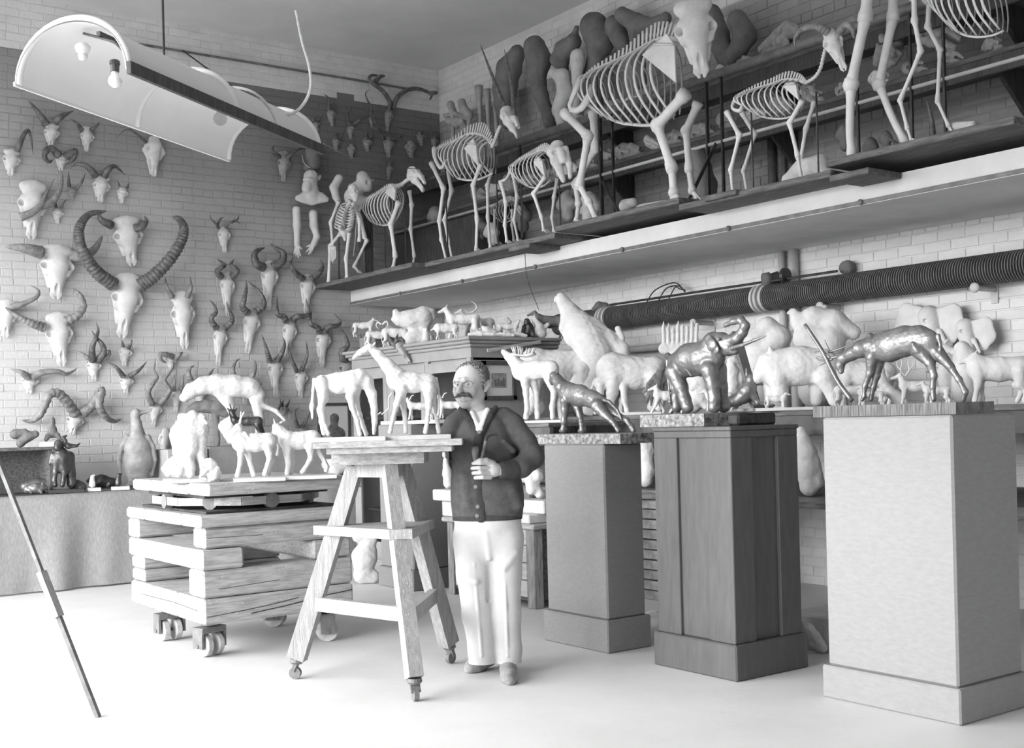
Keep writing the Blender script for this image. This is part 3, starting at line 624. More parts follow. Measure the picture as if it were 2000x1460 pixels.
pedestal(4.675, 5.23, 3.12, 3.885, 1.374, .16, BURLL, 'pale burlap-covered pedestal under the bronze antelope')
pedestal(5.15, 5.58, 8.535, 9.12, 1.392, .17, BURL, 'plain burlap pedestal behind the modelling stand')
# --- glazed cabinet
K0, K1, KV0, KV1, KZ = 5.75, 6.7, 8.49, 10.6, 2.13
cab = thing('glazed_cabinet', ((K0+K1)/2, (KV0+KV1)/2, 0), 'pale painted glass-fronted cabinet crowded on top with small statues', 'cabinet')
m = MB(); m.box((K1-.02, KV0, .08), (K1, KV1, KZ-.18)); m.box((K0+.03, KV0, .08), (K1-.02, KV0+.03, KZ-.18)); m.box((K0+.03, KV1-.03, .08), (K1-.02, KV1, KZ-.18)); m.box((K0+.03, KV0, .08), (K1-.02, KV1, .12)); m.box((K0+.03, KV0, KZ-.2), (K1, KV1, KZ-.18))
m.build('body', WOODL, cab)
cb((K0+.04, KV0+.02, 0), (K1, KV1-.02, .08), .004).build('plinth', WOODL, cab)
for z in (.55, 1.02, 1.45): MB().box((K0+.08, KV0+.03, z), (K1-.03, KV1-.03, z+.02)).build('shelf', WOODD, cab)
cb((K0, KV0-.01, KZ-.18), (K1, KV1+.01, KZ-.09), .003).build('frieze', WOODL, cab)
cb((K0-.025, KV0-.035, KZ-.09), (K1, KV1+.035, KZ-.06), .008).build('cornice', WOODL, cab); cb((K0-.05, KV0-.06, KZ-.06), (K1, KV1+.06, KZ-.03), .01).build('cornice', WOODL, cab); cb((K0-.07, KV0-.08, KZ-.03), (K1, KV1+.08, KZ), .008).build('cornice', WOODL, cab)
nd = 3; dw = (KV1 - KV0 - .1) / nd
for i in range(nd + 1):
    v = KV0 + i * (dw + .1/ (nd+1) * 0) + .0; MB().box((K0, KV0 + i*(KV1-KV0-.06)/nd, .08), (K0+.03, KV0 + i*(KV1-KV0-.06)/nd + .06, KZ-.18)).build('stile', WOODL, cab)
for i in range(nd):
    a = KV0 + i*(KV1-KV0-.06)/nd + .06; b = KV0 + (i+1)*(KV1-KV0-.06)/nd
    d = MB()
    for q in (((K0-.005, a, .1), (K0+.02, a+.07, KZ-.2)), ((K0-.005, b-.07, .1), (K0+.02, b, KZ-.2)), ((K0-.005, a+.07, .1), (K0+.02, b-.07, .26)), ((K0-.005, a+.07, KZ-.29), (K0+.02, b-.07, KZ-.2)), ((K0-.005, a+.07, 1.0), (K0+.02, b-.07, 1.07))): d.box(*q)
    dr = d.build('door', WOODL, cab)
    for z0, z1 in ((.26, 1.0), (1.07, KZ-.29)): MB().box((K0+.006, a+.07, z0), (K0+.01, b-.07, z1)).build('pane', GLASS, dr)
    MB().lathe((K0-.005, b-.035, 1.03), (-1,0,0), [(0,.008),(.012,.008),(.02,.016),(.028,.012),(.03,.001)], 12).build('knob', IRONG, dr, True)
# jars and casts dimly seen behind the glass
for i, (v, z, h, r) in enumerate(((8.75,1.04,.2,.07),(9.0,1.04,.26,.09),(9.62,1.04,.28,.1),(9.85,1.04,.16,.08),(10.2,1.04,.22,.09),(9.7,1.47,.2,.08),(10.1,1.47,.16,.1),(8.9,1.47,.18,.08))):
    x = 6.05 + .05*(i % 3); jar = MB().lathe((x, v, z), (0,0,1), [(0,r*.8),(.01,r),(h*.55,r),(h*.75,r*.55),(h*.95,r*.6),(h,r*.5)], 14).build('clay_jar', CLAYM if i % 2 else BONED, None, True)
    tag(jar, ['low', 'tall', 'wide', 'squat', 'dark', 'small', 'round', 'narrow'][i] + ' jar standing ' + ['third', 'second', 'first'][(i*7) % 3 if False else (0 if z < 1.2 else 1)] .replace('third', 'on the middle').replace('second', 'on the upper') + ' shelf inside the glazed cabinet', 'jar', 'jars inside the cabinet')
tag(MB().beam(pv(952, 684, KV0-.06), pv(1056, 667, KV0-.10), .012, .03).build('pale_batten', TIMB, None), 'pale batten fixed aslant under the cabinet cornice', 'batten')
# framed print on the cabinet side, framed monkey portrait on the box behind
def picture(name, P, n, th, label, draw, bw_=.03):
    P = [np.array(p, float) for p in P]; t = thing(name, (P[0]+P[1])/2, label, 'picture'); n = np.array(n, float)
    ctr = sum(P)/4; e = P[1]-P[0]; e /= np.linalg.norm(e); up = P[3]-P[0]; up /= np.linalg.norm(up)
    w_, h_ = np.linalg.norm(P[1]-P[0]), np.linalg.norm(P[3]-P[0])
    for k in range(4):
        a, b = P[k], P[(k+1) % 4]; d = (b-a)/np.linalg.norm(b-a); inn = np.cross(n, d); inn = inn if inn @ (ctr-a) > 0 else -inn
        MB().beam(a + inn*bw_/2 + n*th/2, b + inn*bw_/2 + n*th/2, bw_, th, up=n).build('frame', WOODD, t)
    MB().prism([P[0], P[1], P[2], P[3]], n, th*.3).build('mount', mat('mount_card', .55, .8, .02, 5), t)
    draw(t, ctr + n*(th*.3 + .001), e, up, n, w_, h_); return t
def draw_print(t, c, e, up, n, w_, h_):
    q = [c + e*i*w_*.22 + up*j*h_*.19 for i, j in ((-1,-1),(1,-1),(1,1),(-1,1))]
    MB().prism(q, n, .002).build('print', mat('print_ground', .24, .8, .08, 30), t)
    for i, (x, hh) in enumerate(((-.1, .16), (-.02, .2), (.07, .15), (.14, .22))):
        b = c + n*.003 + e*x*w_ - up*h_*.15; MB().prism([b - e*.03*w_, b + e*.03*w_, b + e*.022*w_ + up*hh*h_, b - e*.022*w_ + up*hh*h_], n, .001).build('printed_figure', mat('print_dark', .12 + .06*i, .8), t)
vF = KV0 - .012
pa, pb, pc_, pd_ = [pv(*q, vF) for q in ((941,784),(1006,777),(1002,706),(937,704))]
zb_, zt_ = (pa[2]+pb[2])/2, (pc_[2]+pd_[2])/2
picture('framed_print', [(pa[0], vF, zb_), (pb[0], vF, zb_), (pb[0], vF, zt_), (pa[0], vF, zt_)], (0,-1,0), .03, 'small dark-framed print of standing figures on the cabinet side', draw_print, .035)
# --- cloth-covered table along the back wall
TBZ = .853; TF = 10.98
tbl = thing('long_table', (4.0, 11.4, 0), 'long wooden table under a hanging grey cloth along the back wall', 'table')
cb((1.9, TF+.02, TBZ-.04), (6.1, VB-.03, TBZ-.003), .004).build('table_top', WOODP, tbl)
for u in (2.0, 4.0, 6.0):
    for v in (TF+.1, VB-.12): cb((u-.03, v-.03, 0), (u+.03, v+.03, TBZ-.04), .004).build('leg', WOODP, tbl)
nu, nz = 190, 26; V = []; Fc = []
for j in range(nz):
    t = j/(nz-1); z = TBZ*(1-t) + .015*t
    for i in range(nu):
        u = 1.9 + (6.11-1.9)*i/(nu-1); a = t**.8
        fold = math.sin(u*9.0 + 1.2*math.sin(u*2.3))*.5 + math.sin(u*17 + t*1.5)*.25 + .3*math.sin(u*4.1 + 2)
        V.append((u, TF - .012 - a*.06*(1+fold) - .012*max(0, t-.9)*math.sin(u*40), z))
for j in range(nz-1):
    for i in range(nu-1): Fc.append((j*nu+i, (j+1)*nu+i, (j+1)*nu+i+1, j*nu+i+1))
b0 = len(V); V += [(1.9, VB-.03, TBZ+.002), (6.11, VB-.03, TBZ+.002)]; Fc.append(tuple(range(nu)) [::-1] [::1] + (b0, b0+1) if False else tuple(list(range(nu-1, -1, -1)) + [b0, b0+1]))
clo = meshobj('table_cloth', V, Fc, CLOTH, None, True); tag(clo, 'grey woven cloth hanging in folds to the floor from the long table', 'cloth')
def graybox(u0, v0, z0, u1, v1, z1, label, m=None, name='plinth_box', cat='box'):
    t = cb((u0, v0, z0), (u1, v1, z1), .006).build(name, m or mat('box_grey', .40, .85, .04, 5, .1, 40), None); return tag(t, label, cat)
graybox(4.02, 11.1, TBZ+.004, 4.42, 11.6, 1.21, 'pale square box behind the camel plaster')
graybox(4.44, 11.12, TBZ+.004, 5.95, 11.62, 1.22, 'long grey box on the table behind the trolley statues', mat('box_grey2', .27, .85, .03, 5))
def draw_monkey(t, c, e, up, n, w_, h_):
    s = Solid(c + n*.004); s.n = n; s.e = e; s.m = 1
    s.seg = []
    s.l([((0, 0, h_*.10), w_*.17), ((0.0, 0, h_*.02), w_*.15)], .02, .06); s.l([((-.02, 0, -h_*.2), w_*.2), ((.05, 0, -h_*.3), w_*.22)], .03, .05)
    s.build('portrait', mat('portrait_grey', .13, .85, .05, 30), t, .006)
    q = Solid(c + n*.012); q.n = n; q.e = e; q.m = 1
    q.l([((-.012, 0, h_*.0), w_*.085), ((-.012, 0, -h_*.06), w_*.09)], .01, .05).build('portrait_face', mat('portrait_face', .27, .85, .05, 30), t, .005)
vM = 11.32; q_ = [pv(*p, vM) for p in ((621,856),(684,856),(683,786),(620,786))]
zm0 = 1.222; picture('monkey_portrait', [(q_[0][0], vM, zm0), (q_[1][0], vM, zm0), (q_[1][0], vM, q_[2][2]), (q_[0][0], vM, q_[2][2])], (0,-1,0), .03, 'framed portrait of a chimpanzee standing on the long grey box', draw_monkey, .03)
# small raised shelf at the far end of the table
ts = thing('raised_shelf', (2.6, 11.35, TBZ), 'low dark raised shelf standing on the cloth-covered table', 'shelf')
cb((2.1, 11.15, 1.245), (3.05, 11.55, 1.272), .004).build('board', WOODP, ts); cb((2.12, 11.5, TBZ+.003), (3.0, 11.54, 1.245), .004).build('back', WOODP, ts)
for u in (2.13, 2.97): cb((u-.015, 11.17, TBZ+.003), (u+.015, 11.5, 1.245), .003).build('side', WOODP, ts)
# --- stepped benches along the right wall
UB, UBL, ZU, ZL = 6.3, 6.12, 1.42, .85
bn = thing('wall_bench', (7.0, 5.4, 0), 'long two-level wooden bench crowded with plaster casts below the gallery', 'bench')
for i, (a, b) in enumerate(((2.3, 4.3), (4.305, 6.4), (6.405, 8.4))):
    cb((UB, a, ZU-.035), (UR-.03, b, ZU), .004).build('upper_board', WOODP, bn); cb((UB+.01, a, ZU-.17), (UB+.05, b, ZU-.036), .004).build('apron', mat('apron_wood', .10, .7, .03, 6), bn)
    cb((UBL, a, ZL-.07), (UR-.03, b, ZL), .004).build('lower_board', WOODP, bn)
for v in (2.4, 4.3, 6.4, 8.3):
    cb((UB+.06, v-.05, ZL), (UB+.14, v+.05, ZU-.036), .004).build('post', WOODP, bn)
bb_ = MB().cbox((0, 0, 0), (.212, .32, .068), .004).build('brick', mat('bare_brick', .22, .9, .06, 12, .3, 40, island=.15), bn); first_ = True
for k, v in enumerate((4.9, 6.75, 8.1)):
    for r in range(10):
        for c_ in range(2):
            o = bb_ if first_ else bb_.copy(); first_ = False
            if o is not bb_: COL.objects.link(o)
            o.parent = bn; o.location = (np.array([UBL+.1+c_*.22 - .01*(r % 2), v-.16 + .008*((r*3) % 4), r*.0775 + .002]) - wloc(bn)).tolist()
bb_.data.transform(Matrix.Translation(Vector(wloc(bn).tolist())))
# --- chest of drawers behind the sculptor, with plaster slabs
ch = thing('drawer_chest', (5.75, 7.65, 0), 'worn wooden chest with stacked drawers and ring handles behind the sculptor', 'chest')
CU, CV0, CV1, CZ = 5.30, 7.06, 8.23, .63
cb((CU+.02, CV0+.03, .05), (6.05, CV1-.03, CZ-.04), .004).build('body', WOODP, ch)
for v in (CV0, CV1-.09): 
    for u in (CU, 5.97): cb((u, v, 0), (u+.09, v+.09, CZ-.04), .006).build('post', mat('chest_wood', .27, .8, .09, 7, .3, 30, stretch=(8,8,1)), ch)
for i in range(4):
    z0 = .08 + i*.13; dr = cb((CU+.006, CV0+.1, z0), (CU+.03, CV1-.1, z0+.122), .003).build('drawer', mat('drawer_wood', .46, .75, .06, 6, .1, 30, stretch=(1,1,6)), ch)
    for v in (CV0+.3, CV1-.25):
        a = [np.array([CU-.006, v + .028*math.sin(t), z0+.055 + .028*math.cos(t)]) for t in np.linspace(0, 2*math.pi, 13)]; MB().tube(a, .005, 6, False).build('ring_handle', IRON, dr, True)
cb((CU-.03, CV0-.04, CZ-.04), (6.08, CV1+.04, CZ), .01).build('top', TIMB, ch)
def slabthing(name, u0, v0, z0, u1, v1, z1, label, m=PLAST, cat='slab'): return tag(cb((u0, v0, z0), (u1, v1, z1), .008).build(name, m, None), label, cat)
slabthing('plaster_slab', CU+.0, 7.5, CZ+.002, 6.0, 8.3, .76, 'thick plaster slab lying on the drawer chest', PLASTG)
slabthing('plaster_slab', CU-.05, 7.4, .762, 5.95, 8.36, .85, 'wider plaster slab laid over another on the drawer chest')
slabthing('plaster_slab', CU-.02, 7.08, CZ+.002, 5.9, 7.36, .70, 'low plaster slab at the near end of the drawer chest')
slabthing('plaster_slab', CU+.06, 7.0, .702, 5.9, 7.36, .80, 'rough plaster slab stacked on the near end of the chest', PLASTG)
# --- ribbed heating pipe and smaller pipes on the right wall
PU, PZ, PRD = 7.55, 2.36, .105
pi = thing('ribbed_heating_pipe', (PU, 6.2, PZ), 'thick dark ribbed heating pipe with flanged joints along the right wall', 'pipe')
joints = [2.4, pu(1490, 585, PU)[1], pu(1185, 625, PU)[1], 9.6]
for a, b in zip(joints[:-1], joints[1:]):
    n_ = int((b - a - .12) / .021); P = []; R = []
    for i in range(n_):
        v = a + .06 + (b - a - .12)*i/n_; P += [(PU, v, PZ), (PU, v+.006, PZ), (PU, v+.008, PZ), (PU, v+.0195, PZ)]; R += [.108, .108, .082, .082]
    MB().tube(P, R, 24).build('finned_section', PIPEM, pi, False)
for j in joints[1:3]:
    MB().lathe((PU, j-.065, PZ), (0,1,0), [(0,.08),(.001,.112),(.025,.112),(.026,.09),(.05,.09),(.051,.118),(.075,.118),(.076,.09),(.1,.09),(.101,.112),(.125,.112),(.126,.08)], 26).build('flange', PIPEW, pi)
def pipe(P, r, label, m=PIPEW, name='water_pipe'): return tag(MB().tube(P, r, 12).build(name, m, None, True), label, 'pipe')
a = pu(1525, 505, UR-.06)[1]; b = pu(1542, 505, UR-.06)[1]
pipe([(UR-.05, a, ZL), (UR-.05, a, ZS0)], .03, 'thin upright pipe on the right wall crossing behind the ribbed pipe'); pipe([(UR-.05, b-.03, ZL), (UR-.05, b-.03, ZS0)], .042, 'thicker upright pipe on the right wall beside a thinner one')
zz = pu(1200, 680, UR-.08)[2]
pipe([(UR-.12, b-.1, zz-.03), (UR-.12, 8.6, zz-.03)], .033, 'level white pipe along the right wall under the ribbed pipe')
def bracket(x, y, label):
    p = pu(x, y, PU-.05); t = thing('pipe_bracket', (UR, p[1], p[2]), label, 'bracket', 'brackets under the ribbed pipe')
    MB().lathe((p[0]-.06, p[1], p[2]), (1,0,0), [(0,.012),(.004,.034),(.02,.036),(.03,.03),(.04,.022),(UR-p[0]+.05,.022)], 14).build('roller', PIPEW, t, True)
    MB().prism([(UR-.02, p[1]-.03, p[2]+.05), (UR-.02, p[1]+.03, p[2]+.05), (UR-.02, p[1]+.025, p[2]-.1), (UR-.02, p[1]-.025, p[2]-.1)], (1,0,0), .018).build('wall_plate', PIPEW, t)
bracket(1361, 630, 'iron roller bracket under the ribbed pipe above the bronze elephant'); bracket(1609, 598, 'iron roller bracket under the ribbed pipe above the bronze antelope'); bracket(1911, 562, 'iron roller bracket under the ribbed pipe beside the elephant masks')
# dark lamps and coils lying above the pipe
for i, (x, y, lab) in enumerate(((1497,547,'short dark cylinder lying on top of the ribbed pipe by the upright pipes'),(1660,523,'dark knobbed fitting on the wall above the ribbed pipe'),(1172,598,'small dark animal cast perched on the ribbed pipe joint'))):
    p = pu(x, y, PU + (.0 if i != 1 else .1)); m = MB()
    if i == 2: s = Solid(p); s.c([(1160,604,5),(1170,597,8),(1182,598,7),(1184,606,4)], 4).c([(1164,604,4),(1163,612,3)], 2).c([(1180,603,4),(1181,612,3)], 2); tag(s.build('animal_cast', CASTD), lab, 'statue'); continue
    m.lathe(p - np.array([.05, 0, 0]), (1, .5 if i else -.6, .1), [(0,.02),(.005,.055),(.06,.06),(.07,.045),(.13,.05 if i else .06),(.14,.02)], 14)
    tag(m.build('dark_fitting', CASTD, None, True), lab, 'fitting')
vb = pu(1560, 545, PU)[1]
vd = thing('valve_rod', (UR-.1, vb, PZ+.12), 'thin rod with a round valve lying along the ribbed pipe', 'valve')
MB().tube([(PU-.02, vb-.4, PZ+.135), (PU-.02, vb+2.3, PZ+.125)], .011, 8).build('rod', IRON, vd); MB().lathe((PU-.02, vb+.1, PZ+.16), (0,1,0), [(0,.01),(.004,.06),(.03,.065),(.035,.03)], 14).build('valve', IRON, vd)
for k, dx in enumerate((0, 26, 48)):
    P = spline([pu(1262+dx*.9, 592-dx*.14, PU+.02), pu(1280+dx*.8, 566-dx*.1, PU+.03), pu(1318+dx*.2, 552+k*6, PU+.04), pu(1338, 570-k*2, PU+.02)], 18)
    tag(MB().tube(P, .006, 6).build('wire_loop', IRON, None, True), ['widest', 'middle', 'smallest'][k] + ' of the arched wires standing on the ribbed pipe', 'wire', 'arched wires on the pipe')
# --- hanging lamp hood: curved reflector under wooden arches
LZ = 3.0; lA, lB, lC, lD = [np.array([*q, LZ]) for q in ((1.425,5.745),(1.746,5.23),(3.212,6.208),(2.88,6.782))]
ax_ = ((lC - lB) + (lD - lA))/2; LL = np.linalg.norm(ax_); ax_ /= LL; cr_ = (lB - lA); cr_ -= ax_*(cr_ @ ax_); Wd = np.linalg.norm(cr_); cr_ /= Wd; l0 = (lA + lB)/2 - ax_*.0
RISE = .24
def arch(t, s, lift=0.): return l0 + ax_*s + cr_*math.cos(math.pi*(1-t))*(Wd/2) *(1) + Zv*(math.sin(math.pi*t)*(RISE + lift))
lamp = thing('lamp_hood', l0 + Zv*RISE, 'large curved white lamp reflector with bulbs hung from the ceiling on ropes', 'lamp')
nt_, ns_ = 24, 12; V = []; Fc = []
for sgn in (0, .006):
    for j in range(ns_+1):
        for i in range(nt_+1): V.append(arch(i/nt_, LL*j/ns_, sgn))
N1 = (nt_+1)*(ns_+1)
for j in range(ns_):
    for i in range(nt_): q = (j*(nt_+1)+i, j*(nt_+1)+i+1, (j+1)*(nt_+1)+i+1, (j+1)*(nt_+1)+i); Fc.append(q); Fc.append(tuple(k+N1 for k in q[::-1]))
meshobj('reflector', V, Fc, WHITE, lamp, True)
for s in (0.02, LL*.5, LL-.02):
    MB().tube([arch(i/20, s, .022) for i in range(21)], .017, 8).build('arch_rib', WHITE, lamp, True)
MB().tube([arch(i/20, LL*.72, .03) for i in range(8, 21)], .008, 6).build('cord_binding', ROPE, lamp, True)
MB().beam(arch(1, -.0)+cr_*.012, arch(1, LL)+cr_*.012, .022, .055).build('edge_rail', WOODD, lamp); MB().beam(arch(0, 0)-cr_*.008, arch(0, LL)-cr_*.008, .012, .02).build('edge_rail', WHITE, lamp)
MB().beam(arch(.62, .06)-Zv*.03, arch(.62, LL-.06)-Zv*.03, .02, .02).build('lamp_bar', IRON, lamp)
MB().tube([arch(.5, .1, -.02), arch(.72, .06, -.05), arch(.84, .03, -.06)], .006, 6).build('wire', IRON, lamp)
def bulb(c, r, glass, on):
    sk = MB().lathe(np.array(c) + Zv*r*1.25, (0,0,1), [(0,.018),(.03,.02),(.035,.024),(.05,.022),(.055,.014)], 12).build('socket', IRON, lamp)
    prof = [(-r*1.0,.001),(-r*.9,r*.42),(-r*.5,r*.87),(0,r),(r*.5,r*.86),(r*.9,r*.5),(r*1.3,.016)]
    return MB().lathe(c, (0,0,1), prof, 20).build('bulb', glass, lamp, True)
OPAL = mat('opal_glass', .85, .25, 0, spec=.5)
bulb(pd(225, 158, dep(arch(.9, .03))), .031, OPAL, 1)
bulb(pd(430, 232, dep(arch(.9, LL*.5))), .036, GLASS, 0)
sk = pd(162, 104, dep(arch(.45, .12))); MB().lathe(sk - Zv*.03, (0,0,1), [(0,.018),(.02,.022),(.022,.018),(.03,.022),(.036,.03),(.06,.036),(.075,.022)], 14).build('empty_socket', WHITE, lamp, True)
# ropes, wire and conduit
P = [lB*0 + arch(.5, LL*.28, .01), None]; top = pv(358, 30, 0.1) if False else None
h1 = arch(.5, LL*.40, .02); tag(MB().tube([h1, (h1[0], h1[1], ZC)], .006, 6).build('hanging_line', IRON, None), 'dark line holding the middle of the lamp hood from the ceiling', 'rope')
DR = dep(arch(.6, LL*.75)) + .1
P = spline([pd(578, 20, DR), pd(590, 80, DR), pd(604, 130, DR), pd(606, 175, DR), pd(585, 212, DR), pd(552, 228, DR), pd(523, 228, DR-.05)], 40)
tag(MB().tube(P, .009, 8).build('pale_rope', ROPE, None, True), 'pale slack rope hanging in a loop down to the lamp hood', 'rope')
P = spline([pd(430, 182, DR-.2), pd(470, 205, DR-.15), pd(500, 232, DR-.1)], 14); tag(MB().tube(P, .008, 6).build('short_rope', ROPE, None, True), 'short pale rope lashed over the lamp hood top', 'rope')
P = spline([pd(632, 280, 7.6), pv(700, 312, VB-3.0), pv(790, 328, VB-2.3), pu(850, 330, 6.5)], 30); tag(MB().tube(P, .004, 5).build('steadying_wire', IRONG, None, True), 'thin slack wire from the lamp hood to the gallery skeletons', 'wire')
P = [pv(90, 52, VB-.03), pv(356, 96, VB-.03), pv(700, 150, VB-.03), pv(808, 168, VB-.03)]; P = [(p[0], VB-.03, P[0][2] - .02 - .0*i) for i, p in enumerate(P)]; tag(MB().tube(P, .012, 6).build('wall_conduit', IRONG, None), 'thin grey conduit running along the top of the back wall', 'conduit')
tag(MB().tube([pv(356, 98, VB-.05), pv(520, 218, VB-.3)], .008, 6).build('slanting_cord', IRON, None), 'dark cord slanting from the wall conduit down behind the lamp hood', 'cord')
# tripod leg at the near edge of the room, camera stand out of frame
tp = thing('tripod_stand', (1.45, 6.3, 0), 'slender wooden folding tripod leg standing alone near the left of the floor', 'tripod')
f0 = fl(192, 1400); tpp = pd(20, 960, dep(f0) + .15); kp = f0 + (tpp - f0)*.47
MB().beam(f0, kp, .022, .022).build('lower_leg', IRONG, tp); MB().beam(f0 + (tpp-f0)*.44, f0 + (tpp-f0)*.64, .045, .03).build('joint', TIMBV, tp); MB().beam(kp, f0 + (tpp-f0)*1.25, .02, .02).build('upper_leg', IRONG, tp)
f1 = f0 + np.array([-.9, -.4, 0]); MB().beam(f1, f0 + (tpp-f0)*1.25, .024, .024).build('rear_leg', IRONG, tp); f2 = f0 + np.array([-.75, .7, 0]); MB().beam(f2, f0 + (tpp-f0)*1.25, .024, .024).build('rear_leg', IRONG, tp)
# ================================================================ the gallery: planks, rails, skeletons, casts
ZPK = [(622,838,2.945),(838,1092,2.95),(1092,1335,3.0),(1335,1632,2.945),(1622,1990,3.01)]
GPK = 'planks along the gallery edge'
for i, (x0, x1, z) in enumerate(ZPK):
    v1 = min(VB - .02, fl(x0, 0, 0)[1] if False else VB - .02); 
    def vat(x):     # v where pixel column x meets the line u = 6.2, z
        lo, hi = 1.5, 13.0
        for _ in range(40):
            m_ = (lo + hi)/2
            if proj((6.2, m_, z))[0] > x: lo = m_
            else: hi = m_
        return lo
    a, b = vat(x1), min(VB - .03, vat(x0)); zz_ = z + (.002 if i % 2 else 0)
    o = cb((6.0 if i == 0 else 6.15, a, z-.045), (6.8, b, z), .005).build('gallery_plank', WOODP, None)
    tag(o, ['dark plank under the ape and lion skeletons', 'dark plank under the oryx skeleton', 'raised dark plank under the bison skeleton', 'dark plank under the wild sheep skeleton', 'raised dark plank under the tall leg bones'][i] + ' on the gallery edge', 'plank', GPK)
for i, (x, z) in enumerate(((1010, 2.905), (1395, 2.955), (1640, 2.90))):
    v = vat(x); tag(cb((6.12, v-.28, z-.04), (6.45, v+.02, z), .004).build('cross_board', WOODP, None), ['thin board under the plank by the tapir skeleton', 'thin board under the plank by the bison foot', 'thin board under the plank step by the pale rock'][i], 'plank')
def gpl(x, y, off=0.): return pu(x, y, 6.55 - off)
# rails and flat iron posts
gr = thing('gallery_rail', (6.95, 6, ZS1), 'pipe handrail with flat iron posts along the gallery', 'railing')
zr = pu(1380, 152, 6.95)[2]; zl_ = pu(1380, 284, 6.95)[2]
MB().tube([(6.95, 1.6, zr), (6.95, 9.75, zr)], .038, 12).build('top_rail', IRONG, gr, True); MB().tube([(6.95, 1.6, zl_), (6.95, VB-.03, zl_)], .014, 8).build('lower_rail', PIPEW, gr, True)
for x, y, th in ((1016,285,.02),(1172,200,.03),(1196,230,.025),(1380,160,.03),(1409,155,.025),(1675,170,.02),(1780,150,.02),(1845,150,.02)):
    p = pu(x, y, 6.95); MB().box((6.945-th/2, p[1]-.008, ZS1), (6.945+th/2, p[1]+.008, zr)).build('post', IRON, gr)
MB().beam((6.95, pu(1400, 300, 6.95)[1], zl_+.0), (6.6, pu(1335, 395, 6.6)[1], 3.0), .012, .025).build('stay', IRON, gr); MB().beam((6.95, pu(1175, 340, 6.95)[1], zl_-.05), (6.7, pu(1222, 415, 6.7)[1], 3.0), .012, .025).build('stay', IRON, gr)
# shelves on the wall behind
for z, lab in ((4.16, 'upper dark shelf on the wall above the gallery'), (3.74, 'lower dark shelf on the wall above the gallery')):
    t = thing('wall_shelf', (7.45, 5.5, z), lab, 'shelf')
    cb((7.2, 1.6, z-.035), (UR-.016, VB-.03, z), .004).build('board', WOODP, t); cb((7.2, 1.6, z-.15), (7.23, VB-.03, z-.036), .004).build('apron', WOODD, t)
    for v in (2.5, 4.5, 6.5, 8.5): MB().prism([(UR-.016, v, z-.036), (7.3, v, z-.036), (UR-.016, v, z-.35)], (0,1,0), .03).build('bracket', WOODD, t)
# ---- skeleton maker
class GP:
    def __init__(s, u): s.u = u; s.s = Solid(pu(1200, 300, u)); s.s.n = np.array([-1., 0, 0]); s.s.e = np.array([0., -1, 0])
    def P(s, x, y, off=0.):
        p = pu(x, y, s.u); return p
    def at(s, x, y, off=0.):   # off metres towards the room
        return pu(x, y, s.u - off)
def bone(P, r, parent, name='leg_bone', m=None, k=1.75):
    Q = spline(P, 12); t = np.linspace(0, 1, 12); R = r*(1 + (k-1)*(np.exp(-(t/.1)**2) + np.exp(-((1-t)/.1)**2)) + .10*np.sin(t*9)*0)
    d = (Q[-1]-Q[0]); d /= np.linalg.norm(d); Q[0] -= d*r*.6; Q[-1] += d*r*.6; R[0] *= .8; R[-1] *= .8
    return MB().tube(Q, R, 8).build(name, m or BONE, parent, True)
def knob(p, r, parent, name='joint', m=None):
    return MB().lathe(np.array(p) - Zv*r, (0,0,1), [(0,.001),(r*.3,r*.75),(r,r),(r*1.7,r*.75),(r*2,.001)], 8).build(name, m or BONE, parent, True)
def skullat(parent, at, T, N, wpx, turn, kind='antelope', material=None, off=0., name='skull', nrm=(-1,0,0), dpf=None):
    a = at(T[0], T[1], off); b = at(N[0], N[1], off); D = dep(a); wm = wpx*D/FPX
    d = b - a; ln = np.linalg.norm(d); d /= ln; fr = np.array(nrm, float); fr -= d*(fr @ d); fr /= np.linalg.norm(fr)
    c_, s_ = math.cos(math.radians(turn)), math.sin(math.radians(turn)); fr = fr*c_ + np.cross(d, fr)*s_
    me, wd = SKM[kind + ('_dark' if material == 'dark' else '')]
    o = bpy.data.objects.new(name, me); COL.objects.link(o)
    zc = -d; yc = -fr; xc = np.cross(yc, zc); dp = wm/.31 if dpf is None else wm*dpf
    M = Matrix([[xc[i]*wm/wd, yc[i]*dp, zc[i]*ln, 0] for i in range(3)] + [[0,0,0,1]])
    base = wloc(parent) if parent is not None else np.zeros(3)
    M.translation = Vector((a - base + fr*dp*-.16).tolist() if True else a)
    o.parent = parent; o.matrix_local = M
    return o, a, d, fr
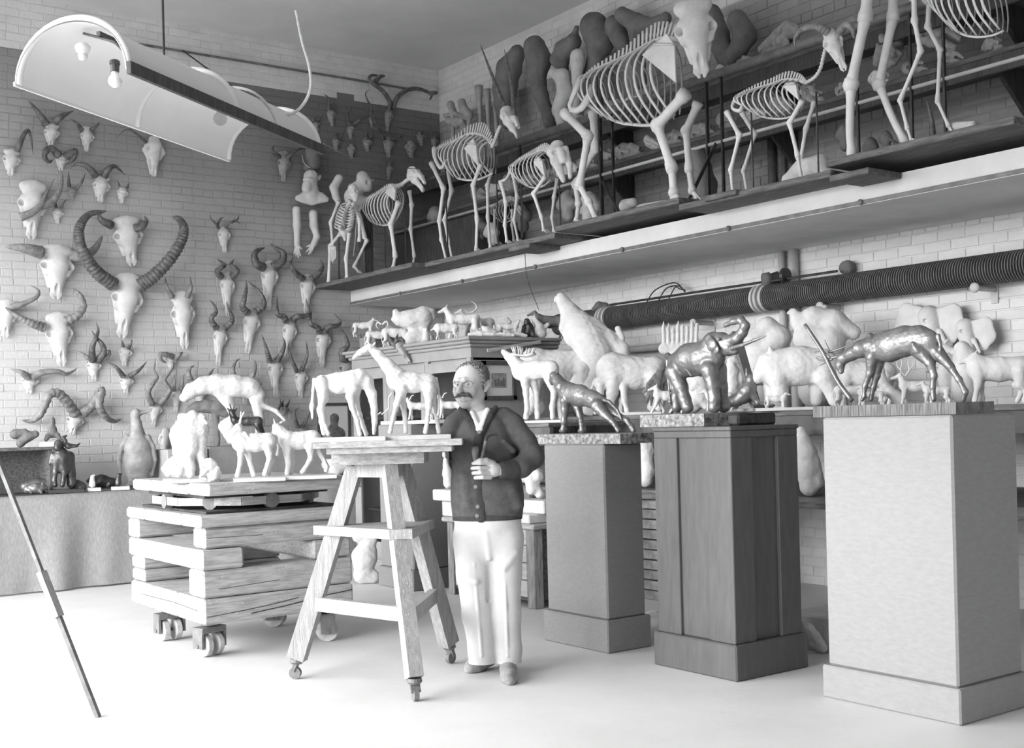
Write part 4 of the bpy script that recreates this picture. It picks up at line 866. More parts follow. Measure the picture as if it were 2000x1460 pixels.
def skeleton(name, label, at, spine, proc, ribs, neck=None, scap=None, legs=(), rr=1.6, tail=None, m=None, cat='skeleton', vr=3.2, bulge=.13, pelvis=None):
    """spine: px points tail to shoulder; proc: process heights px; ribs: (n, t0, t1, lower px polyline, rearward lean px)"""
    m = m or BONE; c0 = at(*spine[len(spine)//2]); t = thing(name, (c0[0], c0[1], 2.98), label, cat, 'mounted skeletons on the gallery')
    D = dep(c0); px = D/FPX
    n = max(10, int(len(spine)*4)); Q = spline([at(*p) for p in spine], n); H = np.interp(np.linspace(0, 1, n), np.linspace(0, 1, len(proc)), proc)*px
    sp = MB(); R = [vr*px*(1.0 if i % 2 else .75) for i in range(n)]; sp.tube(Q, R, 8)
    for i in range(n):
        if H[i] > .004:
            d = Q[min(i+1, n-1)] - Q[max(i-1, 0)]; d /= np.linalg.norm(d); up = np.array([0, -d[2], d[1]]) if abs(d[1]) > 1e-6 else Zv; up = up if up[2] > 0 else -up; up = up/np.linalg.norm(up) + d*(-.35)*np.sign(-d[1]) * -1*.6
            sp.beam(Q[i], Q[i] + up*H[i], vr*.95*px, 1.8*px, up=(1,0,0), w2=vr*1.2*px)
    sp.build('spine', m, t, True)
    if ribs:
        nr, t0, t1, low, lean = ribs; LQ = spline([at(*p) for p in low], nr)
        SQ = spline([at(*p) for p in spine], 200)
        for i in range(nr):
            a = SQ[int((t0 + (t1-t0)*i/(nr-1))*199)]; b = LQ[i]
            for sg in (1, -1):
                P = []
                for s in (0, .18, .42, .7, 1.0):
                    q = a + (b-a)*s; out = {0: 0.0, .18: .75, .42: 1.0, .7: .85, 1.0: .3}[s]*bulge*(.75 + .25*math.sin(math.pi*i/(nr-1)))
                    q = q + np.array([-out*sg, lean*px*math.sin(math.pi*s), 0]); P.append(q)
                MB().tube(spline(P, 12), rr*px*(.95 + .6*i/nr)*(1.3 if sg > 0 else .6)*np.array([.8,.9,1,1,1,1,1,1,1,.95,.85,.7]), 6, flat=.6).build('rib', m if sg > 0 else BONED, t, True)  # far ribs are the same bone, their shade put into a darker colour
        st_ = spline([p for p in LQ], 10); MB().tube(st_, rr*px*1.3, 6).build('sternum', m, t, True)
    if neck:
        NQ = spline([at(*p) for p in neck], len(neck)*5); MB().tube(NQ, [vr*px*(1.35 if i % 2 else .85) for i in range(len(NQ))], 8).build('neck', m, t, True)
    if tail: MB().tube(spline([at(*p) for p in tail], 14), [vr*px*(1 - .8*i/13)*(1.1 if i % 2 else .8) for i in range(14)], 7).build('tail', m, t, True)
    if scap:
        for sg in (1, -1):
            P = [at(x, y, sg*bulge*.95) for x, y in scap]; MB().prism(P, (-sg, 0, 0), .012).build('shoulder_blade', m, t); 
            mid_ = (P[1]+P[0])/2; MB().tube([mid_ + np.array([-.02*sg,0,0]), P[-1] + np.array([-.02*sg,0,0])] if len(P) < 4 else [mid_ - np.array([.02*sg,0,0]), P[2] - np.array([.02*sg,0,0])], .008, 6).build('blade_ridge', m, t, True)
    if pelvis:
        for sg in (1, -1):
            P = spline([at(x, y, sg*bulge*f_) for (x, y, f_) in pelvis], 12); MB().tube(P, vr*px*np.array([1.3,1.4,1.2,1,.9,.9,1,1.2,1.3,1.3,1.1,.9])*1.25, 7, flat=.6).build('hip_bone', m, t, True)
    for (pts, r, off) in legs:
        P = [at(x, y, off) for x, y in pts]; r = r*1.3
        for i in range(len(P)-1): bone([P[i], P[i] + (P[i+1]-P[i])*.5 + np.array([0,0,0]), P[i+1]], r*px*(1 - .12*i), t, 'leg_bone' if i < len(P)-2 else 'foot_bone', m)
        for i in range(1, len(P)-1): knob(P[i], r*px*1.65*(1-.1*i), t, 'joint', m)
        e_ = P[-1]; MB().prism([e_ + (0.02,-.02,0), e_ + (-.02,-.02,0), e_ + (-.028,.0-.06,-.03), e_ + (.028,-.06,-.03)], (0,0,1), .012).build('hoof', m, t)
    return t
def rods(t, u, L):
    for x, y0, y1 in L: MB().tube([pu(x, y0, u), pu(x + (y1-y0)*.03, y1, u)], .007, 6).build('support_rod', IRON, t)
def gp(u): return lambda x, y, off=0.: pu(x, y, u - off)
A_ = gp(6.48)
# oryx
t = skeleton('oryx_skeleton', 'oryx skeleton with two very long straight horns on the gallery', A_, [(852,292),(868,284),(890,274),(915,262),(935,262),(950,270),(962,285)], [5,7,9,14,20,24,16,4],
    (11, .2, .9, [(884,330),(890,345),(902,350),(918,352),(936,350),(950,344),(962,338)], 9), neck=[(960,288),(966,275),(972,258),(978,245)], scap=[(908,290),(926,272),(931,282),(936,325)],
    legs=[([(843,320),(866,368),(858,432),(862,468),(872,510)], 3.2, .07), ([(874,330),(882,372),(868,430),(876,470),(884,510)], 3, -.12), ([(938,322),(924,362),(932,430),(930,488)], 3.0, .12), ([(960,332),(952,362),(953,425),(958,488)], 2.8, -.14)], rr=1.7, pelvis=[(848,288,.4),(850,310,.8),(862,328,.9),(872,312,.7)])
_, a, d, fr = skullat(t, A_, (987,212), (1010,268), 30, 55, 'antelope', off=.02); rods(t, 6.48, [(870, 330, 512), (968, 290, 490)])
horns(t, lambda x, y, o: pu(x, y, 6.46 - (o - .08)*.3), [[(990,220),(966,160),(938,86)], [(1004,225),(999,165),(985,96)]], 5.5, 12, HORN, pw=.6)
# bear or lion
t = skeleton('lion_skeleton', 'lion skeleton with a lowered toothed skull at the gallery end', gp(6.33), [(705,396),(722,385),(740,376),(758,366),(775,366),(786,360)], [3,4,5,7,7,5],
    (11, .2, .85, [(725,420),(730,434),(740,438),(752,440),(764,436),(772,425)], 6), neck=[(784,362),(792,354),(802,348)], scap=[(754,376),(764,358),(774,368),(772,392)],
    legs=[([(700,405),(712,462),(716,470),(692,520),(700,530)], 3, .1), ([(718,410),(722,462),(722,478),(706,522),(714,534)], 2.8, -.1), ([(778,396),(763,438),(772,500),(768,522)], 3.4, .12), ([(800,375),(804,400),(802,448),(809,500),(806,520)], 2.8, -.12)], rr=1.5, tail=[(705,396),(698,420),(694,470),(690,500)], pelvis=[(712,394,.4),(706,404,.8),(700,412,.9)])
skullat(t, gp(6.33), (803,328), (828,366), 24, 70, 'long', off=.02); bone([gp(6.33)(806,352), gp(6.33)(826,371)], .016, t, 'jaw'); rods(t, 6.33, [(751, 440, 528), (790, 400, 522)])
# standing ape
t = thing('ape_skeleton', gp(6.07)(668, 555), 'upright ape skeleton with long hanging arms at the gallery end', 'skeleton', 'mounted skeletons on the gallery')
B_ = gp(6.07)
s = Solid(B_(689, 372)); s.c([(689,368,10),(692,380,8),(694,390,5)], 5).c([(697,372,4.2,8)], 1, sub=True).c([(686,373,4,9)], 1, sub=True).c([(693,383,2,9)], 1, sub=True).build('skull', BONE, t, 1.1)
MB().tube(spline([B_(684,392), B_(676,410), B_(670,430), B_(672,448)], 14), [.026, .018]*7, 7).build('spine', BONE, t, True)
for i in range(8):
    y = 396 + i*5.6; cx = 678 - i*1.0; hw = 10 + 7*math.sin(min(1, (i+1)/6)*math.pi*.6)
    for sg in (-1, 1):
        P = [B_(cx, y, -.03), B_(cx+sg*hw*.8, y+3, .0), B_(cx+sg*hw, y+8, .05), B_(cx+sg*hw*.35, y+13, .11)]; MB().tube(spline(P, 10), .010, 6).build('rib', BONE, t, True)
s = Solid(B_(674, 452)); s.c([(664,446,5),(672,456,6),(682,448,5)], 4).c([(672,458,4),(674,468,3)], 3).build('pelvis', BONE, t, 1.5)
for pts, r, nm in (([(661,394),(646,434),(650,478)], .017, 'arm_bone'), ([(690,398),(702,430),(702,470)], .017, 'arm_bone'), ([(665,456),(645,480),(642,555)], .019, 'leg_bone'), ([(682,456),(676,505),(678,545)], .019, 'leg_bone')):
    for a, b in zip(pts[:-1], pts[1:]): bone([B_(*a), B_(*b)], r, t, nm, BONE)
for hx, hy in ((649,482),):
    for k in range(5): bone([B_(hx-3+k*2.2, hy), B_(hx-4.5+k*2.8, hy+17 - abs(k-2)*2, .02), B_(hx-4+k*2.6, hy+30-abs(k-2)*4)], .008, t, 'finger_bone', BONE)
MB().tube([B_(662, 455), B_(662, 553)], .008, 6).build('support_rod', IRON, t)
# tapir
t = skeleton('tapir_skeleton', 'small tapir skeleton with a heavy hanging skull on the gallery', A_, [(1000,325),(1014,314),(1030,306),(1048,298),(1062,294),(1070,300)], [5,6,8,10,15,17],
    (10, .15, .92, [(1018,350),(1026,360),(1038,366),(1052,366),(1066,360),(1076,350)], 6), neck=[(1070,302),(1078,300),(1086,298)], scap=[(1044,318),(1052,306),(1060,312),(1066,344)],
    legs=[([(978,355),(988,395),(986,440),(990,472)], 2.8, .08), ([(1002,340),(1010,385),(1004,430),(1012,470)], 2.6, -.1), ([(1064,346),(1042,378),(1058,425),(1062,450)], 2.8, .1), ([(1088,350),(1082,385),(1078,425),(1082,452)], 2.6, -.1)], rr=1.3, pelvis=[(1000,330,.4),(990,348,.8),(980,354,.9)])
skullat(t, A_, (1092,278), (1106,356), 36, 35, 'long', off=.04); rods(t, 6.48, [(1018, 355, 462), (1092, 350, 450)])
# small goat skeleton behind
t = skeleton('goat_skeleton', 'small dark skeleton standing behind the tapir skeleton', gp(6.66), [(966,402),(978,394),(992,388),(1004,390)], [3,4,6,5], (7, .1, .9, [(970,424),(978,432),(988,434),(998,430)], 4), neck=[(1004,390),(1010,398)],
    legs=[([(966,410),(966,440),(970,474)], 2, .06), ([(1000,410),(1000,440),(1004,470)], 2, .06)], rr=1.0, m=BONED, vr=2.2, bulge=.08)
skullat(t, gp(6.66), (1008,396), (1018,420), 12, 60, 'antelope', 'dark')
# bison
t = skeleton('bison_skeleton', 'huge bison skeleton with broad hanging skull dominating the gallery', A_, [(1142,150),(1165,136),(1200,120),(1235,104),(1270,84),(1300,74),(1330,80)], [6,10,14,20,30,34,28,16],
    (11, .12, .88, [(1176,222),(1192,232),(1212,240),(1236,243),(1260,245),(1280,243),(1300,235),(1318,222)], 16), neck=[(1330,80),(1342,66),(1350,52)], scap=[(1256,108),(1304,66),(1319,88),(1322,162)],
    legs=[([(1104,222),(1148,266),(1132,362),(1150,395),(1164,428)], 6.5, .14), ([(1158,222),(1163,290),(1124,360),(1130,398),(1126,430)], 6, -.16), ([(1336,186),(1284,245),(1312,328),(1316,376),(1326,394)], 7.5, .2), ([(1362,205),(1340,255),(1346,330),(1352,372),(1362,386)], 6, -.2)], rr=2.6, vr=5, bulge=.22, pelvis=[(1138,150,.3),(1126,172,.8),(1112,210,.9),(1132,214,.9),(1150,190,.7),(1156,166,.4)])
skullat(t, A_, (1352,8), (1371,150), 84, 0, 'ox', off=.16, dpf=1.1, nrm=(-.72, -.69, 0)); rods(t, 6.48, [(1166, 150, 425)])
s = Solid(A_(1322, 392, .2)); s.c([(1318,384,5),(1330,394,5)], 3).c([(1312,388,4),(1308,398,3)], 3); s.build('toe', BONE, t, 1.6)
# wild sheep
t = skeleton('sheep_skeleton', 'wild sheep skeleton with curling horns and alert neck on the gallery', A_, [(1438,190),(1456,182),(1480,172),(1508,164),(1532,156),(1556,156),(1572,162)], [5,7,9,11,14,16,12,6],
    (11, .12, .88, [(1467,212),(1480,224),(1498,230),(1518,232),(1538,230),(1554,222),(1562,208)], 8), neck=[(1572,163),(1590,152),(1602,135),(1608,112),(1612,95)], scap=[(1532,170),(1548,160),(1556,164),(1562,196)],
    legs=[([(1420,220),(1444,264),(1427,332),(1432,384)], 3.4, .08), ([(1450,222),(1474,262),(1452,334),(1460,380)], 3.2, -.1), ([(1566,198),(1542,240),(1558,305),(1566,352)], 3.4, .1), ([(1590,200),(1574,252),(1564,310),(1570,350)], 3.2, -.1)], rr=1.5, pelvis=[(1440,188,.4),(1430,210,.8),(1446,216,.9),(1452,198,.5)])
skullat(t, A_, (1618,62), (1650,138), 40, 8, 'antelope', off=.07, dpf=1.6, nrm=(-.72, -.69, 0)); rods(t, 6.48, [(1467, 215, 378), (1594, 180, 352)])
horns(t, lambda x, y, o: pu(x, y, 6.45 - o), [[(1618,64),(1596,52),(1570,56),(1554,72),(1553,92)], [(1640,62),(1652,48),(1664,56),(1668,76)]], 8.5, 14, HORNL, off0=.06, bulge=.06, pw=.5)
# giraffe legs and camel legs rising out of the picture
t = thing('giraffe_leg_bones', A_(1690, 290), 'two very tall pale leg bones of a giraffe skeleton on the raised plank', 'skeleton', 'mounted skeletons on the gallery')
for pts, r, off in (([(1700,-70),(1690,35),(1662,165),(1660,250),(1664,302)], 10, .1), ([(1745,-70),(1744,35),(1717,165),(1742,228),(1769,280)], 8.5, -.1)):
    P = [A_(x, y, off) for x, y in pts]; D = dep(P[0])
    bone([P[0], P[1]], r*1.1*D/FPX, t); bone([P[1], P[1]+(P[2]-P[1])*.5, P[2]], r*D/FPX, t, k=1.5); knob(P[2], r*1.75*D/FPX, t); bone([P[2], P[3], P[4]], r*.85*D/FPX, t, k=1.5)
bone([A_(1700,-70,.1), A_(1725,-95), A_(1745,-70,-.1)], .05, t, 'hip_bone')
t = skeleton('camel_skeleton', 'slender-legged skeleton whose ribs hang at the top of the gallery', gp(6.6), [(1795,-20),(1840,-40),(1890,-50),(1940,-45)], [6,8,10,8], (9, .3, 1.0, [(1850,40),(1870,62),(1900,72),(1935,70),(1960,60)], 8),
    legs=[([(1785,-10),(1786,40),(1798,100),(1758,196),(1772,250),(1780,275)], 4.2, .1), ([(1815,0),(1812,52),(1836,98),(1831,198),(1852,245),(1862,262)], 4, -.1)], rr=1.8, bulge=.18)
bone([gp(6.6)(1785,-10,.1), gp(6.6)(1795,-20), gp(6.6)(1815,0,-.1)], .03, t, 'hip_bone')
# ---- casts and bones on the gallery shelves
def cast(name, x, y, u, chains, m, label, cat='cast', vox=2.4, group=None, k=6):
    s = Solid(pu(x, y, u)); s.n = np.array([-1., 0, 0]); s.e = np.array([0., -1, 0])
    for c in chains: s.c(c, k)
    V, Q = s.mesh(vox*s.m); return tag(fastobj(name, roughen(V, Q, .6*s.m, 24*s.m), Q, m), label, cat, group)
cast('haunch_cast', 990, 150, 7.42, [[(1010,104,16),(994,135,24),(986,172,24),(985,205,20),(990,238,14)]], CASTD, 'dark rounded haunch cast beside the oryx horns')
cast('leg_cast', 1050, 150, 7.34, [[(1044,92,22),(1052,118,25),(1048,150,18),(1056,185,14),(1070,222,12),(1074,240,13)]], CASTD, 'dark elephantine leg cast standing above the gallery')
cast('head_cast', 1105, 95, 7.4, [[(1120,82,16),(1104,100,22),(1090,116,15),(1092,124,10)], [(1122,70,6),(1126,54,5)], [(1100,112,10),(1104,250,12)]], CASTD, 'dark rhinoceros-like head cast with a pointed ear')
cast('body_cast', 1160, 80, 7.45, [[(1160,52,28),(1172,85,26),(1160,120,14),(1150,145,12)], [(1200,50,20),(1215,85,16)], [(1165,120,12),(1168,240,12)]], CASTD, 'big dark shoulder and leg cast behind the bison spine')
cast('stump_cast', 1127, 130, 7.3, [[(1128,110,15),(1128,124,14),(1127,142,10),(1126,158,8)], [(1126,158,8),(1124,240,9)]], PLASTG, 'pale tapering leg stump in front of the dark head cast')
cast('torso_cast', 1098, 185, 7.26, [[(1080,142,9),(1098,150,15),(1104,180,16),(1092,214,14),(1100,244,12)]], PLASTG, 'pale lumpy bone cast below the dark head cast')
cast('elephant_leg_cast', 1410, 90, 7.4, [[(1388,30,22),(1400,70,24),(1415,105,18),(1420,142,12)], [(1440,40,20),(1455,70,22),(1440,100,18),(1425,130,16)], [(1420,140,10),(1428,168,10)]], CASTD, 'dark wrinkled leg cast behind the bison skull')
cast('trunk_cast', 1256, 40, 7.45, [[(1215,30,16),(1240,44,18),(1275,50,14),(1300,36,12)], [(1240,50,14),(1250,160,14)]], CASTD, 'dark bulky cast high behind the bison ribs')
for i, ch in enumerate(([(880,204,8),(884,218,7)], [(902,200,8),(906,214,8),(916,224,9)], [(868,226,4),(890,222,4),(914,230,6)], [(876,236,7),(892,240,9),(902,236,7)], [(904,244,8),(912,252,8)])):
    cast('knobbed_bone', ch[0][0], ch[0][1], 7.3, [ch, [(ch[-1][0], ch[-1][1], 4), (ch[-1][0]+1, proj((7.3, pu(ch[-1][0], 240, 7.3)[1], 4.162))[1]-4, 5)]] if i != 2 else [ch], BONED, ['round knob of bone topmost in the pile by the corner', 'bone with a bulging end in the pile by the corner', 'thin bone lying across the pile by the corner', 'lumpy bone low in the pile by the corner', 'bone end at the bottom of the pile by the corner'][i], 'bone', 1.8, 'bone pile by the wall corner')
for i, x in enumerate((935, 951, 966)):
    p = pu(x, 175 if i else 168, 7.4); q = pu(x+6, 262, 7.4); q[2] = 4.165; o = MB().tube(spline([p, (p+q)/2, q], 12), np.array([.05,.045,.03,.025,.024,.024,.024,.025,.026,.03,.04,.035]), 9).build('upright_bone', BONED, None, True); tag(o, ['flat-topped', 'knob-topped', 'slender'][i] + ' upright leg bone leaning on the wall left of the haunch cast', 'bone', 'upright bones by the corner')
def lskull(x, y, u, wpx, lpx, turn, label, group, kind='long', ang=60, m='dark', name='shelf_skull'):
    p = pu(x, y, u); root = thing(name, (p[0], p[1], p[2]), label, 'skull', group)
    dx, dy = math.sin(math.radians(ang))*lpx, math.cos(math.radians(ang))*lpx
    skullat(root, gp(u), (x - dx*.5, y - dy*.5), (x + dx*.5, y + dy*.5), wpx, turn, kind, m); return root
def zpix(v, u, z): return proj((u, v, z))
k = 0
for z, vs_, u, lab, sc_ in ((4.16, np.arange(2.6, 8.9, .27), 7.32, 'lying in the row on the upper gallery shelf', 1.0), (3.74, np.arange(3.0, 10.6, .30), 7.32, 'lying in the row on the lower gallery shelf', 1.0), (ZS1 + .02, np.arange(2.8, 10.2, .37), 7.3, 'lying on the gallery floor behind the skeletons', 1.35)):
    for v in vs_:
        x, y, D = zpix(v, u, z + .07*sc_)
        kd = ['long', 'antelope', 'ox'][k % 3]; tn = 'dark' if k % 4 else None; lb = ('grey' if tn else 'pale') + {'long': ' narrow hornless skull ', 'antelope': ' slim antelope-like skull ', 'ox': ' broad ox-like skull '}[kd] + lab
        if 940 < x < 1990 and y > 0: lskull(x, y, u, (24 + (k*7) % 10)*sc_, (36 + (k*5) % 16)*sc_, 60 + (k*37) % 60, lb, 'alike: ' + lb, kd, 50 + (k*23) % 40, tn)
        k += 1
lskull(1520, 84, 7.3, 44, 86, 80, 'large dark horse-like skull on the upper shelf beside the sheep horns', None, 'long', -62)
lskull(1735, 105, 7.3, 50, 70, 40, 'large dark skull with big teeth between the giraffe leg bones', None, 'long', -40)
lskull(1838, 70, 7.3, 46, 80, 60, 'large dark skull behind the camel leg bones', None, 'long', 60)
lskull(1590, 186, 7.3, 30, 50, 40, 'dark skull below the sheep skull on the lower shelf', None, 'long', 30)
# things standing on the gallery floor behind the skeletons
zg = ZS1 + .002
def gfloor(name, x, u, chains, m, label, cat='cast', vox=2.2, k=5): return cast(name, x, 400, u, chains, m, label, cat, vox, None, k)
s = gfloor('pale_rock', 1585, 6.62, [[(1540,352,14),(1570,334,24),(1600,328,24),(1618,346,16)], [(1560,350,16),(1610,352,14)], [(1590,318,12),(1604,312,9)]], PLASTG, 'pale rough plaster rock under the sheep skeleton front hooves')
gfloor('armour_shell', 1365, 7.0, [[(1362,300,16),(1370,330,20),(1378,362,22),(1380,388,20)]], CASTD, 'dark ribbed armour shell standing behind the bison foreleg')
gfloor('skull_heap', 1240, 7.0, [[(1220,402,12),(1236,396,10)], [(1250,408,9),(1300,398,8)]], PLASTG, 'pale flat cast lying behind the bison leg')
for i, (x, y, r) in enumerate(((1150,400,18),(1108,395,16),(1130,370,12),(880,470,14),(905,440,12),(935,440,14),(960,452,12),(850,420,12),(1020,420,14),(1700,285,12),(1730,270,10),(1650,262,14))):
    lab = ['round pale head cast behind the bison hind hoof', 'pale rounded cast behind the tapir forelegs', 'grey lump of plaster behind the bison hock', 'grey round cast behind the oryx hind hooves', 'dark lump behind the oryx belly', 'grey cast behind the oryx forelegs', 'small grey cast near the goat skeleton', 'grey cast behind the lion skull', 'pale cast behind the tapir belly', 'dark flat bundle behind the giraffe leg bone', 'dark low bundle between the tall leg bones', 'dark round lump left of the giraffe leg bone'][i]
    gfloor('floor_cast', x, 7.1, [[(x-r*.6, y+r*.3, r*.8), (x, y-r*.3, r), (x+r*.7, y+r*.2, r*.7)], [(x, y, r*.7), (x+2, y + (420-y*0 - 420) + r*1.6, r*.8)], [(x-r*.2, y-r*.9, r*.45), (x+r*.1, y-r*1.2, r*.3)]], [PLASTG, BONED, CASTD][i % 3] if i < 9 else CASTD, lab)
for i, (x0, y0, x1, y1, r) in enumerate(((1810,195,1822,268,7),(1722,262,1762,290,5),(1862,250,1905,245,12))):
    P = [pu(x0, y0, 6.75), pu((x0+x1)/2 + 3, (y0+y1)/2, 6.75), pu(x1, y1, 6.75)]; D = dep(P[0]); tag(MB().tube(spline(P, 10), np.linspace(.25, 1, 10)*r*D/FPX if i != 2 else np.linspace(1, .8, 10)*r*D/FPX, 9).build('loose_horn' if i != 2 else 'log_cast', HORN if i != 2 else PLASTG, None, True), ['dark horn standing upright between the camel legs', 'dark horn lying against the giraffe foot', 'pale cut branch cast lying at the gallery edge'][i], 'horn' if i != 2 else 'cast')
# ape bust, arm casts hung at the gallery end
def bustset():
    s = Solid(pv(605, 385, VB-.14)); s.c([(607,345,14),(606,355,14)], 5).c([(600,362,10,7),(599,368,10,8)], 4).c([(609,370,13),(609,380,15)], 5, .8).c([(582,387,6),(594,386,10),(609,388,12),(626,386,10),(637,389,6)], 5, .6).c([(622,348,4.5,-3),(625,344,3,-4)], 1.2).c([(594,351,3,14),(603,349,3.2,17),(612,351,2.6,15)], 1.5).c([(597,355,2.4,18)], 1, sub=True).c([(607,355,2.4,18)], 1, sub=True).c([(596,371,.9,19),(603,371,.9,19)], .6, sub=True)
    tag(s.build('ape_bust', PLASTG, None, 1.5), 'pale ape bust with bare shoulders hung on the back wall', 'bust')
    s = Solid(gp(6.3)(712, 352)); s.n = np.array([-.6, -.8, 0]); s.e = np.cross(Zv, s.n)
    s.c([(708,346,12),(714,358,12),(718,366,9)], 6).c([(698,368,14),(690,384,16),(688,400,12)], 8).c([(718,356,4,10)], 2, sub=True).c([(727,352,3,-6)], 2).c([(690,398,12),(704,396,12),(716,392,8)], 6); tag(s.build('ape_bust', PLASTG, None, 1.6), 'pale hairless ape bust behind the ape skeleton', 'bust')
    bp_ = s.A; tag(cb((bp_[0]-.06, bp_[1]-.05, 2.947), (bp_[0]+.06, bp_[1]+.07, s.wat(700, 404)[2]), .006).build('bust_post', WOODD, None), 'dark square post carrying the pale hairless ape bust', 'post')
    for i, ch in enumerate(([(579,410,8),(580,440,7.5),(580,470,5),(580,478,6)], [(612,418,9),(613,440,8),(619,462,6),(613,476,6.5)])):
        s = Solid(pv(ch[0][0], ch[0][1], VB-.09)); s.c(ch, 4)
        if i == 0: fs = [(574,496),(578,500),(583,503),(587,499),(590,486)]
        else: fs = [(598,492),(603,496),(607,494),(610,490),(598,482)]
        for fx, fy in fs: s.c([(ch[-1][0], ch[-1][1], 3), ((ch[-1][0]*.4+fx*.6), ch[-1][1]*.4+fy*.6, 2.1, 3), (fx, fy, 1.5, 1)], 1.2)
        o = s.build('arm_cast', PLAST, None, 1.1); tag(o, ['straight white plaster arm with spread fingers hung on the back wall', 'bent white plaster arm with curled fingers hung on the back wall'][i], 'cast', 'white plaster arms')
    s = Solid(B_(655, 360, 0)); s.c([(662,348,8),(652,366,8),(656,384,7)], 4).c([(656,384,6),(660,392,6)], 3); tag(s.build('arm_cast', PLASTG, None, 1.5), 'bent grey arm cast standing beside the ape bust', 'cast')
bustset()
# dark cabinet and boards at the gallery end
eb = thing('dark_box', (7.0, 11.3, ZS1), 'dark plank box at the gallery end behind the lion skeleton', 'box')
cb((7.0, 10.2, ZS1+.002), (7.6, VB-.05, 3.55), .006).build('body', WOODD, eb); cb((6.98, 10.15, 3.552), (7.64, VB-.04, 3.59), .004).build('lid', WOODP, eb)

P = spline([pu(1025, 492, 6.3), pu(1030, 545, 6.25), pu(1052, 604, 6.2)], 12); tag(MB().tube(P, .003, 5).build('hanging_wire', IRON, None), 'thin wire dangling from the gallery edge above the cabinet', 'wire')
for i, (x, r) in enumerate(((1507, .035), (1530, .022), (1546, .022))): 
    v = pu(x, 300, UR-.05)[1]; pipe([(UR-.05, v, ZS1), (UR-.05, v, 3.7)], r, ['dark upright pipe', 'thin upright pipe nearest the dark pipe', 'thin upright pipe farther from the dark pipe'][i] + ' on the wall behind the sheep skeleton', IRONG if i == 0 else PIPEM)
# ================================================================ statues
def mkframe(S, n):
    if n is not None: S.n = np.array(n, float)/np.linalg.norm(n); S.e = np.cross(Zv, S.n)
def statue(name, label, pt, fill, m, zs=None, base=None, vox=1.6, n=None, cat='statue', group=None, extra=None, rough=.45):
    """fill(S) adds pixel chains; zs support height; base (x0, x1, thickness m, depth m, material)"""
    S = Solid(pt); mkframe(S, n); fill(S); V, Q = S.mesh(vox*S.m); V = roughen(V, Q, (.28 if m in (BRONZE, BRONZED) else rough)*S.m, 15*S.m)
    bt = base[2] if base else 0.; dz = 0.
    if zs is not None: dz = zs + bt - V[:, 2].min() + .001; V = V + Zv*dz
    if base is None and extra is None: return tag(fastobj(name, V, Q, m), label, cat, group)
    z0 = zs if zs is not None else V[:, 2].min()
    root = thing(name, (S.A[0], S.A[1], z0), label, cat, group)
    fastobj('body', V, Q, m, root)
    if base:
        a, b = S.at(base[0], 800)[0], S.at(base[1], 800)[0]; c = S.W(np.array([(a+b)/2, base[5] if len(base) > 5 else 0., 0])); c[2] = z0 + bt/2 + .0005
        ob(c, S.e, S.n, (abs(b-a)/2, base[3]/2, bt/2)).build('base', base[4], root)
    if extra: extra(root, S, dz)
    return root
def wire(root, S, dz, pts, r, name, m, tip=.3):
    P = [S.wat(p[0], p[1], p[2] if len(p) > 2 else 0.) + Zv*dz for p in pts]; Q = spline(P, max(8, len(P)*4)); MB().tube(Q, r*S.m*np.linspace(1, tip, len(Q)), 7).build(name, m, root, True)
def quad(S, x, y, H, d=-1, L=1.2, head=(.28, 1.22), hl=.30, drop=.12, body=.2, lg=.055, spread=.10, tail=.45, ears=.1, hump=0., hr=.085, step=.08):
    c = S.c; k = H*.10
    ch, rp = x + d*.40*L*H, x - d*.40*L*H; by = y - .74*H
    c([(ch, by-.02*H-hump*H*.3, body*H*(1+hump)), (x, by+.01*H, body*H*.95), (rp, by-.03*H, body*H*.92)], k, .85)
    hx, hy = ch + d*head[0]*H, y - head[1]*H
    c([(ch+d*.03*H, by-.06*H, body*H*.78), ((ch*.45+hx*.55), (by*.45+hy*.55), body*H*.5), (hx, hy, hr*H)], k)
    c([(hx, hy, hr*H), (hx+d*hl*H, hy+drop*H, hr*H*.58)], k*.6)
    if ears:
        for o in (-1, 1): c([(hx-d*.02*H, hy-hr*H*.6, hr*H*.32, o*hr*H*.7), (hx-d*.06*H, hy-hr*H*.8-ears*H, hr*H*.14, o*hr*H*1.2)], k*.2)
    for o, s1 in ((1, 1), (-1, -1)):
        c([(ch, by+.10*H, body*H*.55, o*spread*H), (ch+d*step*H*s1*.4, y-.34*H, lg*H*1.25, o*spread*H), (ch+d*step*H*s1, y-.10*H, lg*H*.85, o*spread*H), (ch+d*(step*s1+.02)*H, y-lg*H*.7, lg*H, o*spread*H)], k*.6)
        c([(rp, by+.05*H, body*H*.62, o*spread*H), (rp+d*.03*H-d*step*H*s1*.5, y-.40*H, lg*H*1.6, o*spread*H), (rp-d*.10*H-d*step*H*s1*.6, y-.26*H, lg*H*1.0, o*spread*H), (rp-d*.03*H-d*step*H*s1, y-lg*H*.7, lg*H, o*spread*H)], k*.6)
    if tail: c([(rp-d*.14*H, by-.10*H, lg*H*.7), (rp-d*.24*H, by+tail*.4*H, lg*H*.55), (rp-d*.2*H, by+tail*H, lg*H*.5)], k*.3)
    return S
NU = (-1, 0, 0)
